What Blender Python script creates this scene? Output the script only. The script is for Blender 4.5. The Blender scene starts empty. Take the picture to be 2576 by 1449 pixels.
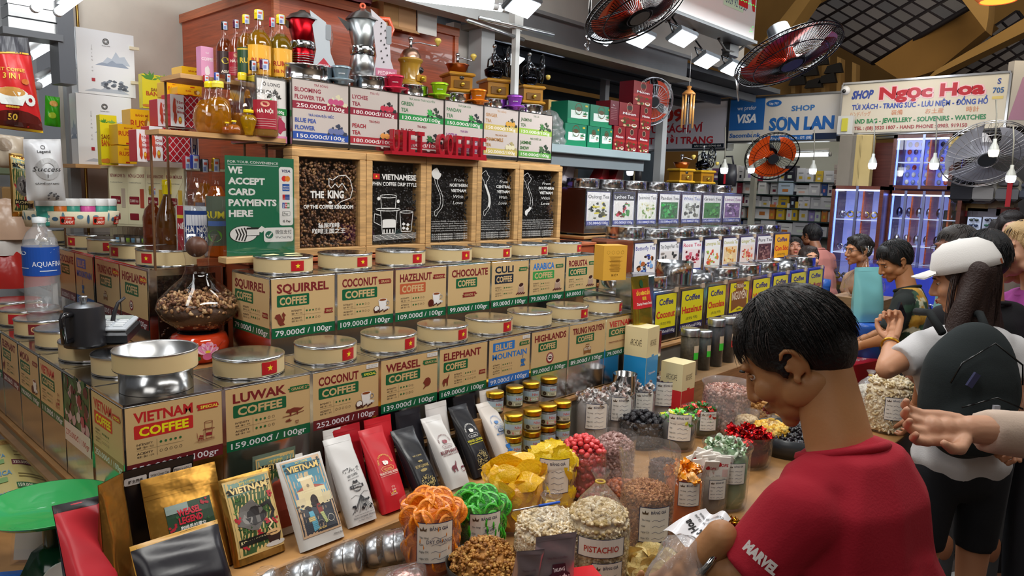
import bpy,bmesh,math,random
import numpy as np
from mathutils import Vector,Matrix,Euler
from math import pi,sin,cos,radians as rad,sqrt,atan2
random.seed(7)
SC=bpy.context.scene
COL=SC.collection
# camera, world, lights, exposure
FPX=1813.36
RC=Matrix(((0.6844621595,0.0787134559,-0.7247866886),(-0.7284015836,0.1157019027,-0.6753104492),(0.0307031797,0.9901602202,0.1365285801)))
EYE=Vector((0,0,1.85))
cam_data=bpy.data.cameras.new('camera');cam=bpy.data.objects.new('camera',cam_data);COL.objects.link(cam)
cam_data.sensor_width=36;cam_data.lens=36*FPX/2576;cam_data.clip_start=0.02;cam_data.clip_end=100
cam.matrix_world=Matrix.Translation(EYE)@RC.to_4x4()
SC.camera=cam
world=bpy.data.worlds.new('world');SC.world=world;world.use_nodes=True
world.node_tree.nodes['Background'].inputs[0].default_value=(0.80,0.83,0.90,1)
world.node_tree.nodes['Background'].inputs[1].default_value=0.24
SC.view_settings.view_transform='Standard';SC.view_settings.look='None'
SC.view_settings.gamma=1;SC.view_settings.use_curve_mapping=False
SC.view_settings.exposure=-0.6
SC.cycles.max_bounces=10;SC.cycles.transparent_max_bounces=24;SC.cycles.transmission_bounces=8
SC.cycles.sample_clamp_indirect=4;SC.cycles.caustics_refractive=False;SC.cycles.caustics_reflective=False
SC.cycles.use_denoising=True
def area(name,loc,aim,sx,sy,power,color=(1,1,1)):
 l=bpy.data.lights.new(name,'AREA');l.shape='RECTANGLE';l.size=sx;l.size_y=sy;l.energy=power;l.color=color
 o=bpy.data.objects.new(name,l);COL.objects.link(o);o.location=loc
 o.rotation_euler=(Vector(aim)-Vector(loc)).to_track_quat('-Z','Y').to_euler();return o
area('stall_tube_light',(1.9,.9,3.7),(1.9,2.2,1.0),2.6,.3,95,(1,.98,.93))
area('stall_tube_light_back',(2.7,2.9,3.1),(2.7,3.2,1.8),2.2,.2,3,(1,.98,.93))
area('stall_front_lamp',(2.7,2.3,2.8),(1.7,.6,1.3),1.6,.2,24,(1,.98,.94))
area('left_tube_light',(0.4,2.6,3.1),(0.9,3.0,1.2),.3,2.0,34,(.97,.99,1))
area('wall_tube_light',(1.1,3.9,3.2),(1.3,4.3,1.9),.25,1.2,9,(.95,.98,1))
area('floodlight_row_glow',(5.2,2.0,3.0),(5.2,2.3,1.0),3.0,.25,105,(.93,.98,1))
area('aisle_light',(3.4,-0.8,3.6),(2.4,1.4,1.0),2.2,1.2,30,(1,.97,.92))
area('aisle_far_light',(5.6,.3,3.5),(7.2,1.8,1.2),1.6,1.0,34,(.97,.98,1))
area('aisle_near_light',(-1.2,0.3,3.4),(1.0,2.2,1.0),1.8,1.0,26,(1,.97,.92))
area('front_wall_fill',(1.5,-4.2,3.4),(1.5,-6,1.6),5,.6,90,(1,.95,.88))  # unseen lamp added to light the front wall for brighter steel reflections
area('side_wall_wash',(-2.6,1.5,3.2),(-4,1.5,1.6),3,.5,40,(.96,.98,1))  # area lamp aimed at the side wall out of view
area('hall_light',(8.0,1.0,5.0),(13,4,6),3.0,3.0,170,(1,.88,.66))
# photo pixel -> point on a known plane / depth
def ray(px,py):return(RC@Vector((px-1288,-(py-724.5),-FPX))).normalized()
def at(px,py,x=None,y=None,z=None,d=None):
 r=ray(px,py)
 t=x/r.x if x is not None else y/r.y if y is not None else(z-EYE.z)/r.z if z is not None else d
 return EYE+r*t
# materials
def lin(h):
 if isinstance(h,str):
  h=h.lstrip('#');h=h if len(h)==6 else ''.join(q*2 for q in h);c=[int(h[i:i+2],16)/255 for i in(0,2,4)]
 else:c=list(h)
 return tuple((v/12.92 if v<=.04045 else((v+.055)/1.055)**2.4)for v in c)
MATS={}
def mat(name,rough=.5,metal=0,trans=0,alpha=1,emis=0,coat=0,bump=0,bscale=40,ior=1.45,col=None,noise=0,nscale=6,sub=0,wood=0):
 """a node material; its colour is the mesh's own colour attribute unless col is given"""
 if name in MATS:return MATS[name]
 m=bpy.data.materials.new(name);m.use_nodes=True;nt=m.node_tree;b=nt.nodes['Principled BSDF']
 b.inputs['Roughness'].default_value=rough;b.inputs['Metallic'].default_value=metal
 b.inputs['Transmission Weight'].default_value=trans;b.inputs['IOR'].default_value=ior
 b.inputs['Coat Weight'].default_value=coat;b.inputs['Alpha'].default_value=alpha
 if col is None:
  a=nt.nodes.new('ShaderNodeAttribute');a.attribute_name='Col';src=a.outputs['Color']
 else:
  a=nt.nodes.new('ShaderNodeRGB');a.outputs[0].default_value=(*lin(col),1);src=a.outputs[0]
 tc=nt.nodes.new('ShaderNodeTexCoord')
 if wood:
  mp=nt.nodes.new('ShaderNodeMapping');mp.inputs['Scale'].default_value=(3,3,40)if wood==1 else(2,2,55)
  nt.links.new(tc.outputs['Object'],mp.inputs[0])
  n=nt.nodes.new('ShaderNodeTexNoise');n.inputs['Scale'].default_value=1.2;n.inputs['Detail'].default_value=6;n.inputs['Distortion'].default_value=1.5
  nt.links.new(mp.outputs[0],n.inputs['Vector'])
 elif noise:
  n=nt.nodes.new('ShaderNodeTexNoise');n.inputs['Scale'].default_value=nscale;n.inputs['Detail'].default_value=5
  nt.links.new(tc.outputs['Object'],n.inputs['Vector'])
 if wood or noise:
  r=nt.nodes.new('ShaderNodeMapRange');amt=noise or.35
  r.inputs[1].default_value=.3;r.inputs[2].default_value=.7;r.inputs[3].default_value=1-amt;r.inputs[4].default_value=1+amt*.5
  nt.links.new(n.outputs['Fac'],r.inputs[0])
  mx=nt.nodes.new('ShaderNodeVectorMath');mx.operation='SCALE'
  nt.links.new(src,mx.inputs[0]);nt.links.new(r.outputs[0],mx.inputs['Scale']);src=mx.outputs[0]
 nt.links.new(src,b.inputs['Base Color'])
 if emis:
  nt.links.new(src,b.inputs['Emission Color']);b.inputs['Emission Strength'].default_value=emis
 if sub:b.inputs['Subsurface Weight'].default_value=sub;b.inputs['Subsurface Radius'].default_value=(.02,.008,.004);b.inputs['Subsurface Scale'].default_value=1
 if bump:
  n2=nt.nodes.new('ShaderNodeTexNoise');n2 .inputs['Scale'].default_value=bscale;n2 .inputs['Detail'].default_value=3
  nt.links.new(tc.outputs['Object'],n2 .inputs['Vector'])
  bp=nt.nodes.new('ShaderNodeBump');bp.inputs['Strength'].default_value=bump;bp.inputs['Distance'].default_value=.01
  nt.links.new(n2 .outputs['Fac'],bp.inputs['Height']);nt.links.new(bp.outputs[0],b.inputs['Normal'])
 MATS[name]=m;return m
def film(name,tint,gloss=.08,amount=.75,bump=.6,bscale=25):
 """clear plastic film or glass: see-through with glossy, crinkled reflections"""
 if name in MATS:return MATS[name]
 m=bpy.data.materials.new(name);m.use_nodes=True;nt=m.node_tree;nt.nodes.remove(nt.nodes['Principled BSDF']);N=nt.nodes.new;K=nt.links.new
 out=nt.nodes['Material Output'];tr=N('ShaderNodeBsdfTransparent');gl=N('ShaderNodeBsdfGlossy');df=N('ShaderNodeBsdfDiffuse');m1=N('ShaderNodeMixShader');m2=N('ShaderNodeMixShader')
 tr.inputs[0].default_value=(*[.93+.07*c for c in lin(tint)],1);gl.inputs[1].default_value=gloss;df.inputs[0].default_value=(*lin(tint),1)
 fr=N('ShaderNodeLayerWeight');fr.inputs[0].default_value=.5;pw=N('ShaderNodeMath');pw.operation='POWER';pw.inputs[1].default_value=4 if bump else 5;ml=N('ShaderNodeMath');ml.operation='MULTIPLY_ADD';ml.inputs[1].default_value=.9;ml.inputs[2].default_value=.05;K(fr.outputs['Facing'],pw.inputs[0]);K(pw.outputs[0],ml.inputs[0]);tc=N('ShaderNodeTexCoord');n2=N('ShaderNodeTexNoise');bp=N('ShaderNodeBump')
 n2 .inputs['Scale'].default_value=bscale;n2 .inputs['Detail'].default_value=4;n2 .inputs['Distortion'].default_value=1.2;bp.inputs['Strength'].default_value=bump;bp.inputs['Distance'].default_value=.02
 K(tc.outputs['Object'],n2 .inputs['Vector']);K(n2 .outputs['Fac'],bp.inputs['Height'])
 if bump:K(bp.outputs[0],gl.inputs['Normal']);K(bp.outputs[0],fr.inputs['Normal'])
 m1 .inputs[0].default_value=1-amount;K(tr.outputs[0],m1 .inputs[1]);K(df.outputs[0],m1 .inputs[2])
 K(ml.outputs[0],m2 .inputs[0]);K(m1 .outputs[0],m2 .inputs[1]);K(gl.outputs[0],m2 .inputs[2]);K(m2 .outputs[0],out.inputs[0])
 MATS[name]=m;return m
MATTE=mat('matte_paint',.7);SATIN=mat('satin_paint',.38);GLOSS=mat('gloss_paint',.14,coat=.3)
PRINT=mat('printed_card',.33);METAL=mat('brushed_metal',.3,1,bump=.05,bscale=15);CHROME=mat('chrome_metal',.12,1)
FOIL=mat('crinkled_foil',.25,.9,bump=.5,bscale=30);CLOTH=mat('woven_cloth',.9,bump=.12,bscale=250)
SKINM=mat('skin',.5,bump=.04,bscale=150,sub=.08);HAIRM=mat('hair',.55,bump=.4,bscale=160)
STEEL=mat('stainless_sheet',.16,1,bump=.14,bscale=9,noise=.12,nscale=4)
GLASS=film('clear_glass','#ffffff',.02,1,0);GLASST=mat('tinted_glass',.03,0,1,ior=1.33)
FILM=film('plastic_film','#ffffff',.08,.95,.7,22);FILMS=film('soft_plastic_film','#f2f2f5',.14,.8,.8,16)
WOOD=mat('light_wood',.45,wood=1);GLOW=mat('lamp_glow',.5,emis=7);GLOW2=mat('soft_glow',.5,emis=2.2)
PLAST=mat('moulded_plastic',.3,bump=.03,bscale=60);SUGAR=mat('candied_fruit',.25,coat=.3,bump=.35,bscale=120,sub=.15)
NUT=mat('nut_shell',.55,bump=.25,bscale=90,noise=.18,nscale=25);ROUGHM=mat('rough_plaster',.85,bump=.2,bscale=12,noise=.16,nscale=2.5)
# mesh building
class MB:
 def __init__(s):s.v=[];s.f=[];s.c=[];s.m=[];s.sm=[];s.M=Matrix.Identity(4);s.ms=[]
 def mi(s,m):
  if m not in s.ms:s.ms.append(m)
  return s.ms.index(m)
 def add(s,vs,fs,col,m=MATTE,smooth=False):
  b=len(s.v);M=s.M
  s.v+=[tuple(M@Vector(p))for p in vs];c=lin(col);k=s.mi(m)
  for f in fs:s.f.append([i+b for i in f]);s.c.append(c);s.m.append(k);s.sm.append(smooth)
  return s
 def box(s,c,size,col,m=MATTE,rot=None,bev=0,taper=1):
  x,y,z=(a/2 for a in size);R=Euler(rot).to_matrix()if rot else Matrix.Identity(3);c=Vector(c)
  if bev:
   e=bev;P=[]
   for sz in(-1,1):
    for(ax,ay,az)in((x,y,z-e),(x-e,y-e,z))if sz==1 else((x-e,y-e,z),(x,y,z-e)):
     t=taper if sz==1 else 1
     for q in((-1,-1,1,0),(1,-1,0,0),(1,1,0,0),(-1,1,0,0)):
      P.append((q[0]*ax*t,q[1]*ay*t,sz*az))
   fs=[(3,2,1,0),(12,13,14,15)]+[(r*4+i,r*4+(i+1)%4,r*4+4+(i+1)%4,r*4+4+i)for r in range(3)for i in range(4)]
   return s.add([c+R@Vector(p)for p in P],fs,col,m)
  P=[(i,j,k)for k in(-z,z)for(i,j)in((-x,-y),(x,-y),(x,y),(-x,y))]
  P=[(p[0]*(taper if p[2]>0 else 1),p[1]*(taper if p[2]>0 else 1),p[2])for p in P]
  return s.add([c+R@Vector(p)for p in P],[(3,2,1,0),(4,5,6,7),(0,1,5,4),(1,2,6,5),(2,3,7,6),(3,0,4,7)],col,m)
 def b2(s,lo,hi,col,m=MATTE,bev=0):
  return s.box([(a+b)/2 for a,b in zip(lo,hi)],[abs(b-a)for a,b in zip(lo,hi)],col,m,bev=bev)
 def lathe(s,prof,col,m=SATIN,n=24,c=(0,0,0),sx=1,sy=1,sq=0,M=None,wob=0,cols=None):
  """prof: list of (r, z); ends with r=0 are closed by a fan"""
  c=Vector(c);vs=[];fs=[];fcs=[]
  for j,(r,z)in enumerate(prof):
   for i in range(n):
    a=2*pi*i/n;k=1
    if sq:k=1/max(abs(cos(a)),abs(sin(a)))**sq
    if wob:k*=1+wob*(sin(5*a+j*1.3)+.6*sin(9*a-j))
    p=Vector((r*k*sx*cos(a),r*k*sy*sin(a),z));vs.append((M@p if M else p)+c)
  for j in range(len(prof)-1):
   for i in range(n):
    i2=(i+1)%n;fs.append((j*n+i,j*n+i2,j*n+n+i2,j*n+n+i));fcs.append(j)
  if prof[0][0]>1e-5 and getattr(s,'cap',True):pass
  if cols is None:return s.add(vs,fs,col,m,True)
  b=len(s.f);s.add(vs,fs,col,m,True)
  for k,j in enumerate(fcs):
   cc=cols[j]
   if isinstance(cc,tuple):s.m[b+k]=s.mi(cc[1]);cc=cc[0]
   s.c[b+k]=lin(cc)
  return s
 def cyl(s,c,r,h,col,m=SATIN,n=24,rot=None,r2=None):
  R=Euler(rot).to_matrix()if rot else None;r2=r if r2 is None else r2
  s.lathe([(0,-h/2),(r,-h/2)],col,m,n,c,M=R);s.lathe([(r,-h/2),(r2,h/2)],col,m,n,c,M=R);s.lathe([(r2,h/2),(0,h/2)],col,m,n,c,M=R)
  return s
 def ball(s,c,r,col,m=SATIN,n=10,k=6,rot=None):
  r=(r,r,r)if not hasattr(r,'__len__')else r;R=Euler(rot).to_matrix()if rot else Matrix.Identity(3)
  vs=[Vector((0,0,-1))]+[Vector((sin(pi*j/k)*cos(2*pi*i/n),sin(pi*j/k)*sin(2*pi*i/n),-cos(pi*j/k)))for j in range(1,k)for i in range(n)]+[Vector((0,0,1))]
  fs=[(0,1+(i+1)%n,1+i)for i in range(n)]+[(1+(j-1)*n+i,1+(j-1)*n+(i+1)%n,1+j*n+(i+1)%n,1+j*n+i)for j in range(1,k-1)for i in range(n)]
  L=len(vs)-1;fs+=[(1+(k-2)*n+i,1+(k-2)*n+(i+1)%n,L)for i in range(n)]
  return s.add([Vector(c)+R@Vector((p.x*r[0],p.y*r[1],p.z*r[2]))for p in vs],fs,col,m,True)
 def tube(s,pts,r,col,m=SATIN,n=8,closed=False,caps=True):
  pts=[Vector(p)for p in pts];L=len(pts);rr=r if hasattr(r,'__len__')else[r]*L;vs=[];up=Vector((0,0,1));last=None
  for j in range(L):
   a=pts[(j-1)%L]if(closed or j)else pts[0];b=pts[(j+1)%L]if(closed or j<L-1)else pts[-1]
   t=(b-a).normalized()if(b-a).length>1e-9 else Vector((0,0,1))
   if last is None:u=t.orthogonal().normalized()
   else:
    u=last-t*last.dot(t);u=u.normalized()if u.length>1e-6 else t.orthogonal().normalized()
   last=u;w=t.cross(u)
   vs+=[pts[j]+(u*cos(2*pi*i/n)+w*sin(2*pi*i/n))*rr[j]for i in range(n)]
  fs=[(j*n+i,j*n+(i+1)%n,((j+1)%L)*n+(i+1)%n,((j+1)%L)*n+i)for j in range(L if closed else L-1)for i in range(n)]
  if caps and not closed:fs+=[tuple(range(n))[::-1],tuple((L-1)*n+i for i in range(n))]
  return s.add(vs,fs,col,m,True)
 def ring(s,c,R,r,col,m=SATIN,n=24,k=6,rot=None,sy=1):
  M=Euler(rot).to_matrix()if rot else Matrix.Identity(3)
  return s.tube([Vector(c)+M@Vector((R*cos(2*pi*i/n),R*sy*sin(2*pi*i/n),0))for i in range(n)],r,col,m,k,True)
 def prism(s,poly,d,col,m=MATTE,M=None):
  """2D outline in x,z extruded along y by d"""
  n=len(poly);vs=[Vector((p[0],0,p[1]))for p in poly]+[Vector((p[0],d,p[1]))for p in poly]
  if M:vs=[M@v for v in vs]
  return s.add(vs,[tuple(range(n)),tuple(range(2*n-1,n-1,-1))]+[(i,i+n,(i+1)%n+n,(i+1)%n)for i in range(n)],col,m)
 def grid(s,fn,nu,nv,col,m=MATTE,smooth=True,colfn=None,closeu=False):
  vs=[fn(i/nu,j/nv)for j in range(nv+1)for i in range(nu+1)];W=nu+1
  fs=[(j*W+i,j*W+i+1,j*W+W+i+1,j*W+W+i)for j in range(nv)for i in range(nu)]
  b=len(s.f);s.add(vs,fs,col,m,smooth)
  if colfn:
   for k in range(len(fs)):s.c[b+k]=lin(colfn((k%nu+.5)/nu,(k//nu+.5)/nv))
  return s
 def mesh(s,name):
  me=bpy.data.meshes.new(name);me.from_pydata([tuple(p)for p in s.v],[],s.f)
  for m in s.ms:me.materials.append(m)
  if s.f:
   me.polygons.foreach_set('material_index',s.m);me.polygons.foreach_set('use_smooth',s.sm)
   a=me.color_attributes.new('Col','FLOAT_COLOR','CORNER');lt=np.array([len(f)for f in s.f])
   cc=np.ones((len(s.f),4),dtype=np.float32);cc[:,:3]=np.array(s.c,dtype=np.float32)
   a.data.foreach_set('color',np.repeat(cc,lt,axis=0).ravel())
  me.update();return me
 def build(s,name,parent=None,**k):
  o=bpy.data.objects.new(name,s.mesh(name));COL.objects.link(o)
  if parent:o.parent=parent
  if k:tag(o,**k)
  return o
def tag(o,label=None,cat=None,group=None,kind=None):
 for a,b in(('label',label),('category',cat),('group',group),('kind',kind)):
  if b:o[a]=b
 return o
def thing(name,label,cat,loc=(0,0,0),rz=0,group=None,rot=None):
 o=bpy.data.objects.new(name,None);COL.objects.link(o);o.empty_display_size=.05
 o.location=loc;o.rotation_euler=rot if rot else(0,0,rz);return tag(o,label,cat,group)
KIDS={}
def dup(root,loc=None,rz=None,label=None,group=None,rot=None,scale=None):
 def cp(o,par):
  c=o.copy();COL.objects.link(c)
  if par:c.parent=par
  for ch in o.children:cp(ch,c)
  return c
 c=cp(root,None)
 if loc is not None:c.location=loc
 if rz is not None:c.rotation_euler=(0,0,rz)
 if rot is not None:c.rotation_euler=rot
 if scale is not None:c.scale=(scale,)*3 if not hasattr(scale,'__len__')else scale
 if label:c['label']=label
 if group:c['group']=group
 return c
# flat print: words and shapes
TXT={}
def glyphs(s,bold):
 k=(s,bold)
 if k in TXT:return TXT[k]
 c=bpy.data.curves.new('t','FONT');c.body=s;c.resolution_u=2;c.size=1;c.offset=bold
 o=bpy.data.objects.new('t',c);me=o.to_mesh()
 vs=[(v.co.x,v.co.y)for v in me.vertices];fs=[tuple(p.vertices)for p in me.polygons]
 o.to_mesh_clear();bpy.data.objects.remove(o);bpy.data.curves.remove(c)
 if vs:x0=min(v[0]for v in vs);x1=max(v[0]for v in vs);vs=[(v[0]-x0,v[1])for v in vs];w=x1-x0
 else:w=0
 TXT[k]=(vs,fs,w);return TXT[k]
class Sheet:
 """print in a w x h frame, origin bottom left; layers stack a fraction of a millimetre apart"""
 def __init__(s,w,h,bg=None,m=None,eps=.00025,cuts=1):
  s.w=w;s.h=h;s.L=[];s.eps=eps;s.n=0;s.cuts=cuts;s.mm=m or PRINT
  if bg:s.rect(0,0,w,h,bg)
 def poly(s,pts,col,m=None):s.L.append((list(pts),[tuple(range(len(pts)))],col,s.n,m));s.n+=1;return s
 def rect(s,x,y,w,h,col,m=None):
  k=max(1,int(s.cuts*w/s.w+.99));pts=[]
  for i in range(k+1):pts+=[(x+w*i/k,y),(x+w*i/k,y+h)]
  s.L.append((pts,[(2*i,2*i+2,2*i+3,2*i+1)for i in range(k)],col,s.n,m));s.n+=1;return s
 def ell(s,x,y,rx,ry,col,n=16,rot=0,m=None):
  return s.poly([(x+rx*cos(2*pi*i/n)*cos(rot)-ry*sin(2*pi*i/n)*sin(rot),y+rx*cos(2*pi*i/n)*sin(rot)+ry*sin(2*pi*i/n)*cos(rot))for i in range(n)],col,m)
 def rrect(s,x,y,w,h,r,col):
  p=[]
  for cx,cy,a0 in((x+w-r,y+r,-90),(x+w-r,y+h-r,0),(x+r,y+h-r,90),(x+r,y+r,180)):
   for i in range(4):a=rad(a0+30*i);p.append((cx+r*cos(a),cy+r*sin(a)))
  return s.poly(p,col)
 def line(s,pts,wd,col,closed=False):
  P=[Vector(p)for p in pts];n=len(P);vs=[];fs=[];seg=n if closed else n-1
  for i in range(seg):
   a,b=P[i],P[(i+1)%n];d=b-a
   if d.length<1e-9:continue
   d.normalize();q=Vector((-d.y,d.x))*wd/2;e=d*wd*.3;k=len(vs)
   vs+=[tuple(a-e+q),tuple(a-e-q),tuple(b+e-q),tuple(b+e+q)];fs.append((k,k+1,k+2,k+3))
  s.L.append((vs,fs,col,s.n,None));s.n+=1;return s
 def circ(s,x,y,r,wd,col,n=14,ry=None):
  return s.line([(x+r*cos(2*pi*i/n),y+(ry or r)*sin(2*pi*i/n))for i in range(n)],wd,col,True)
 def text(s,t,x,y,h,col,w=None,al='l',bold=.018,slant=0,rot=0,maxw=None):
  """h: capital height; w: forced width; al l/c/r about x"""
  vs,fs,tw=glyphs(t,bold)
  if not vs:return s
  k=h/.73;kx=(w/tw)if w else k
  if maxw and tw*kx>maxw:kx=maxw/tw
  W=tw*kx;ox={'l':0,'c':-W/2,'r':-W}[al];cr,sr=cos(rot),sin(rot);out=[]
  for a,b in vs:
   p,q=ox+a*kx+slant*b*k,b*k;out.append((x+p*cr-q*sr,y+p*sr+q*cr))
  s.L.append((out,fs,col,s.n,None));s.n+=1;return s
 def arc(s,t,x,y,r,h,col,span=180,bold=.01,a0=90):
  n=len(t)
  for i,ch in enumerate(t):
   if ch==' ':continue
   a=rad(a0+span/2-span*(i+.5)/n);s.text(ch,x+r*cos(a),y+r*sin(a),h,col,al='c',rot=a-pi/2,bold=bold)
  return s
 def into(s,mb,fn=None):
  fn=fn or(lambda u,v,e:Vector((u,-e,v)));st=min(s.eps,.0022/max(1,s.n))
  for vs,fs,col,n,m in s.L:
   if getattr(s,'cut',0):
    bm=bmesh.new();B_=[bm.verts.new((a,b,0))for a,b in vs]
    for f in fs:
     try:bm.faces.new([B_[i]for i in f])
     except ValueError:pass
    for k in range(1,s.cut):
     for ax,L in((0,s.w),(1,s.h)):
      c=L*k/s.cut;lo=min(v.co[ax]for v in bm.verts);hi=max(v.co[ax]for v in bm.verts)
      if lo<c<hi:bmesh.ops.bisect_plane(bm,geom=bm.verts[:]+bm.edges[:]+bm.faces[:],dist=1e-7,plane_co=(c if ax==0 else 0,c if ax else 0,0),plane_no=(1-ax,ax,0))
    bm.verts.index_update();vs=[(v.co.x,v.co.y)for v in bm.verts];fs=[tuple(v.index for v in f.verts)for f in bm.faces];bm.free()
   mb.add([fn(a,b,st*(n+1)+.0002)for a,b in vs],fs,col,m or s.mm)
  return mb
 def build(s,name,parent=None,fn=None,M=None,**k):
  mb=MB()
  if M:mb.M=M
  return s.into(mb,fn).build(name,parent,**k)
def front(x,y,z):return lambda u,v,e:Vector((x+u,y-e,z+v))
def side(x,y,z):return lambda u,v,e:Vector((x-e,y-u,z+v))
def wrap(r,z,a0,e0=0,c=(0,0)):return lambda u,v,e:Vector((c[0]+(r+e+e0)*cos(a0+u/r),c[1]+(r+e+e0)*sin(a0+u/r),z+v))
def star(s,x,y,r,col='#f5e335'):
 return s.poly([(x+(r if i%2==0 else r*.4)*cos(pi/2+pi*i/5),y+(r if i%2==0 else r*.4)*sin(pi/2+pi*i/5))for i in range(10)],col)
def blob(s,x,y,rx,ry,col,seed=1,n=14,j=.25):
 rr=random.Random(seed);return s.poly([(x+rx*(1+rr.uniform(-j,j))*cos(2*pi*i/n),y+ry*(1+rr.uniform(-j,j))*sin(2*pi*i/n))for i in range(n)],col)
def brush(s,x,y,w,h,col,seed=1):
 rr=random.Random(seed)
 for i in range(6):s.rect(x+rr.uniform(-.06,.06)*w,y+h*i/6,w*(1+rr.uniform(-.06,.1)),h/6*1.15,col)
 return s
def struct(mb,name,**k):return mb.build(name,kind='structure',**k)
# the hall and the stall's fixed structure
def B(name,lo,hi,col,m=MATTE,parent=None,bev=0,**k):
 return MB().b2(lo,hi,col,m,bev).build(name,parent,**k)
fl=MB();fl.b2((-3,-6,-.1),(16,7,-.006),'#4a433f',MATTE);FLOOR=struct(fl,'floor')
tile_me=None
for i in range(14):
 for j in range(9):
  x,y=1.6+i*.4,-2.7+j*.4
  if tile_me is None:
   tile_me=MB().box((0,0,0),(.392,.392,.012),'#5d5450',mat('terrazzo',.35,noise=.25,nscale=30),bev=.003).mesh('tile')
  o=bpy.data.objects.new('floor_tile',tile_me);COL.objects.link(o);o.location=(x,y,0);o.parent=FLOOR
struct(MB().b2((1.3,4.72,0),(2.6,4.8,3.6),'#d9d2c6',ROUGHM),'wall_back')
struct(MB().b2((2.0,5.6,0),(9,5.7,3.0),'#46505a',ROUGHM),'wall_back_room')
struct(MB().b2((-2.2,5.55,0),(.9,5.6,2.0),'#8d8a86',ROUGHM),'wall_left')
p0=at(170,120,y=4.66)
post=thing('corner_post','grey steel post standing at the plaster wall edge beside the hanging red pouch','post',(p0 .x,4.66,0))
MB().box((0,0,1.6),(.05,.06,3.2),'#9a9c9e',SATIN,bev=.005).build('post',post)
MB().tube([(.05,-.03,.9),(.052,-.03,2.3),(.045,-.03,3.0)],.008,'#b08d4a',METAL).build('conduit',post)
# stall carcass
def carcass(name,lo,hi,col,label,m=SATIN,cat='counter',board='#a97c4c'):
 t=thing(name,label,cat,((lo[0]+hi[0])/2,lo[1],0));L=Vector((lo[0]-(lo[0]+hi[0])/2,0,lo[2]));Hh=Vector((hi[0]-(lo[0]+hi[0])/2,hi[1]-lo[1],hi[2]))
 MB().b2(L,(Hh.x,Hh.y,Hh.z-.02),col,m).build('body',t)
 MB().b2((L.x-.012,-.012,Hh.z-.02),(Hh.x+.012,Hh.y,Hh.z),board,WOOD,bev=.003).build('top_board',t)
 return t
carcass('tier_counter',(.70,2.15,0),(3.4,2.58,.83),'#8f8a80','low wooden tier under the nearest row of cream coffee tins')
carcass('tier_counter',(1.42,2.66,0),(4.12,3.06,1.09),'#857f76','second wooden tier under the squirrel coffee tin row')
carcass('tier_counter',(.70,2.6,0),(1.08,4.7,.83),'#8f8a80','side tier under the elephant and moka coffee tins')
carcass('tier_counter',(1.1,2.62,0),(1.39,3.27,1.08),'#8b6a48','small corner ledge under the glass bean decanter')
carcass('tier_counter',(1.14,3.29,0),(1.53,4.6,1.09),'#857f76','back side tier under the highlands coffee tins')
cc=carcass('wood_counter',(1.56,3.08,0),(4.15,3.5,1.49),'#9c4a2c','red brown wooden counter carrying the framed coffee bean panels',board='#b5623c')
carcass('table_counter',(.70,1.0,0),(4.5,2.135,.6),'#6e4a30','long low table under the bags of nuts and dried fruit')
carcass('table_counter',(4.53,1.5,0),(5.45,2.135,.6),'#5e4230','end table under the blueberry pan and the teal pouch')
carcass('table_counter',(-1.2,1.75,0),(.67,4.7,.66),'#6e5a48','side table under the green scale pan and yellow price sheets')
carcass('tier_counter',(3.55,2.27,0),(7.1,2.62,.93),'#77736c','steel tier under the yellow labelled coffee tins')
carcass('tier_counter',(4.15,2.74,0),(7.3,3.05,1.2),'#77736c','steel tier under the white labelled tea tins')
carcass('tier_counter',(4.18,3.2,0),(7.2,3.48,1.52),'#77736c','top steel tier under the oolong tea tin row')
MB().b2((3.42,1.98,.601),(5.5,2.25,.78),'#8a6a48',WOOD,bev=.004).build('display_step',None,label='wooden step under the dark spice jars and the blue drink carton',cat='step')
MB().b2((.72,1.86,.602),(2.38,2.12,.715),'#b98a55',WOOD,bev=.006).build('display_ledge',None,label='brown wooden ledge that the row of coffee pouches stands on',cat='ledge')
# red brown wardrobe cabinet behind the liquor and tea tins
cx=1.965
cb=thing('wood_cabinet','tall red brown wood veneer cabinet behind the tea tins and moka pots','cabinet',(cx,3.56,0))
VEN=mat('wood_veneer',.35,wood=2,coat=.15)
MB().b2((0,0,1.4),(1.26,1.13,2.84),'#b4522c',VEN).build('body',cb)
for lo,hi,nm in(((-.012,-.012,1.4),(.02,.012,2.86),'edge_strip'),((0,-.02,2.80),(1.27,.004,2.85),'top_edge'),((1.24,-.012,1.4),(1.27,.01,2.84),'edge_strip'),((-.014,-.01,2.8),(.004,1.14,2.85),'top_edge')):
 MB().b2(lo,hi,'#c56a3f',VEN).build(nm,cb)
B('white_partition',(3.24,3.6,1.4),(3.55,3.68,2.9),'#d8d4cf',SATIN,label='white painted panel beside the red brown cabinet',cat='panel')
for k,(a,b,c,d,col,lb)in enumerate(((965,1003,8,62,'#b98d5b','left brown cardboard box poking out over the cabinet top'),(1003,1047,16,72,'#c0946a','second brown cardboard box over the cabinet, beside the white paper'),(1050,1098,26,82,'#dcdad6','white folded paper hanging beside the cardboard boxes'))):
 q0=at(a,d,y=3.5);q1=at(b,c,y=3.5)
 t=thing('cardboard_box' if k<2 else 'paper_sheet',lb,'box' if k<2 else 'paper',((q0 .x+q1 .x)/2,3.5,q0 .z));hh=q1 .z-q0 .z;w=q1 .x-q0 .x
 mb=MB().box((0,.1 if k<2 else 0,hh/2),(w,.2 if k<2 else.01,hh),col,MATTE)
 mb.build('carton' if k<2 else 'sheet',t)
 if k<2:MB().box((0,-.015,0),(w,.05,.003),col,MATTE,rot=(.6,0,0)).build('flap',t)
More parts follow.
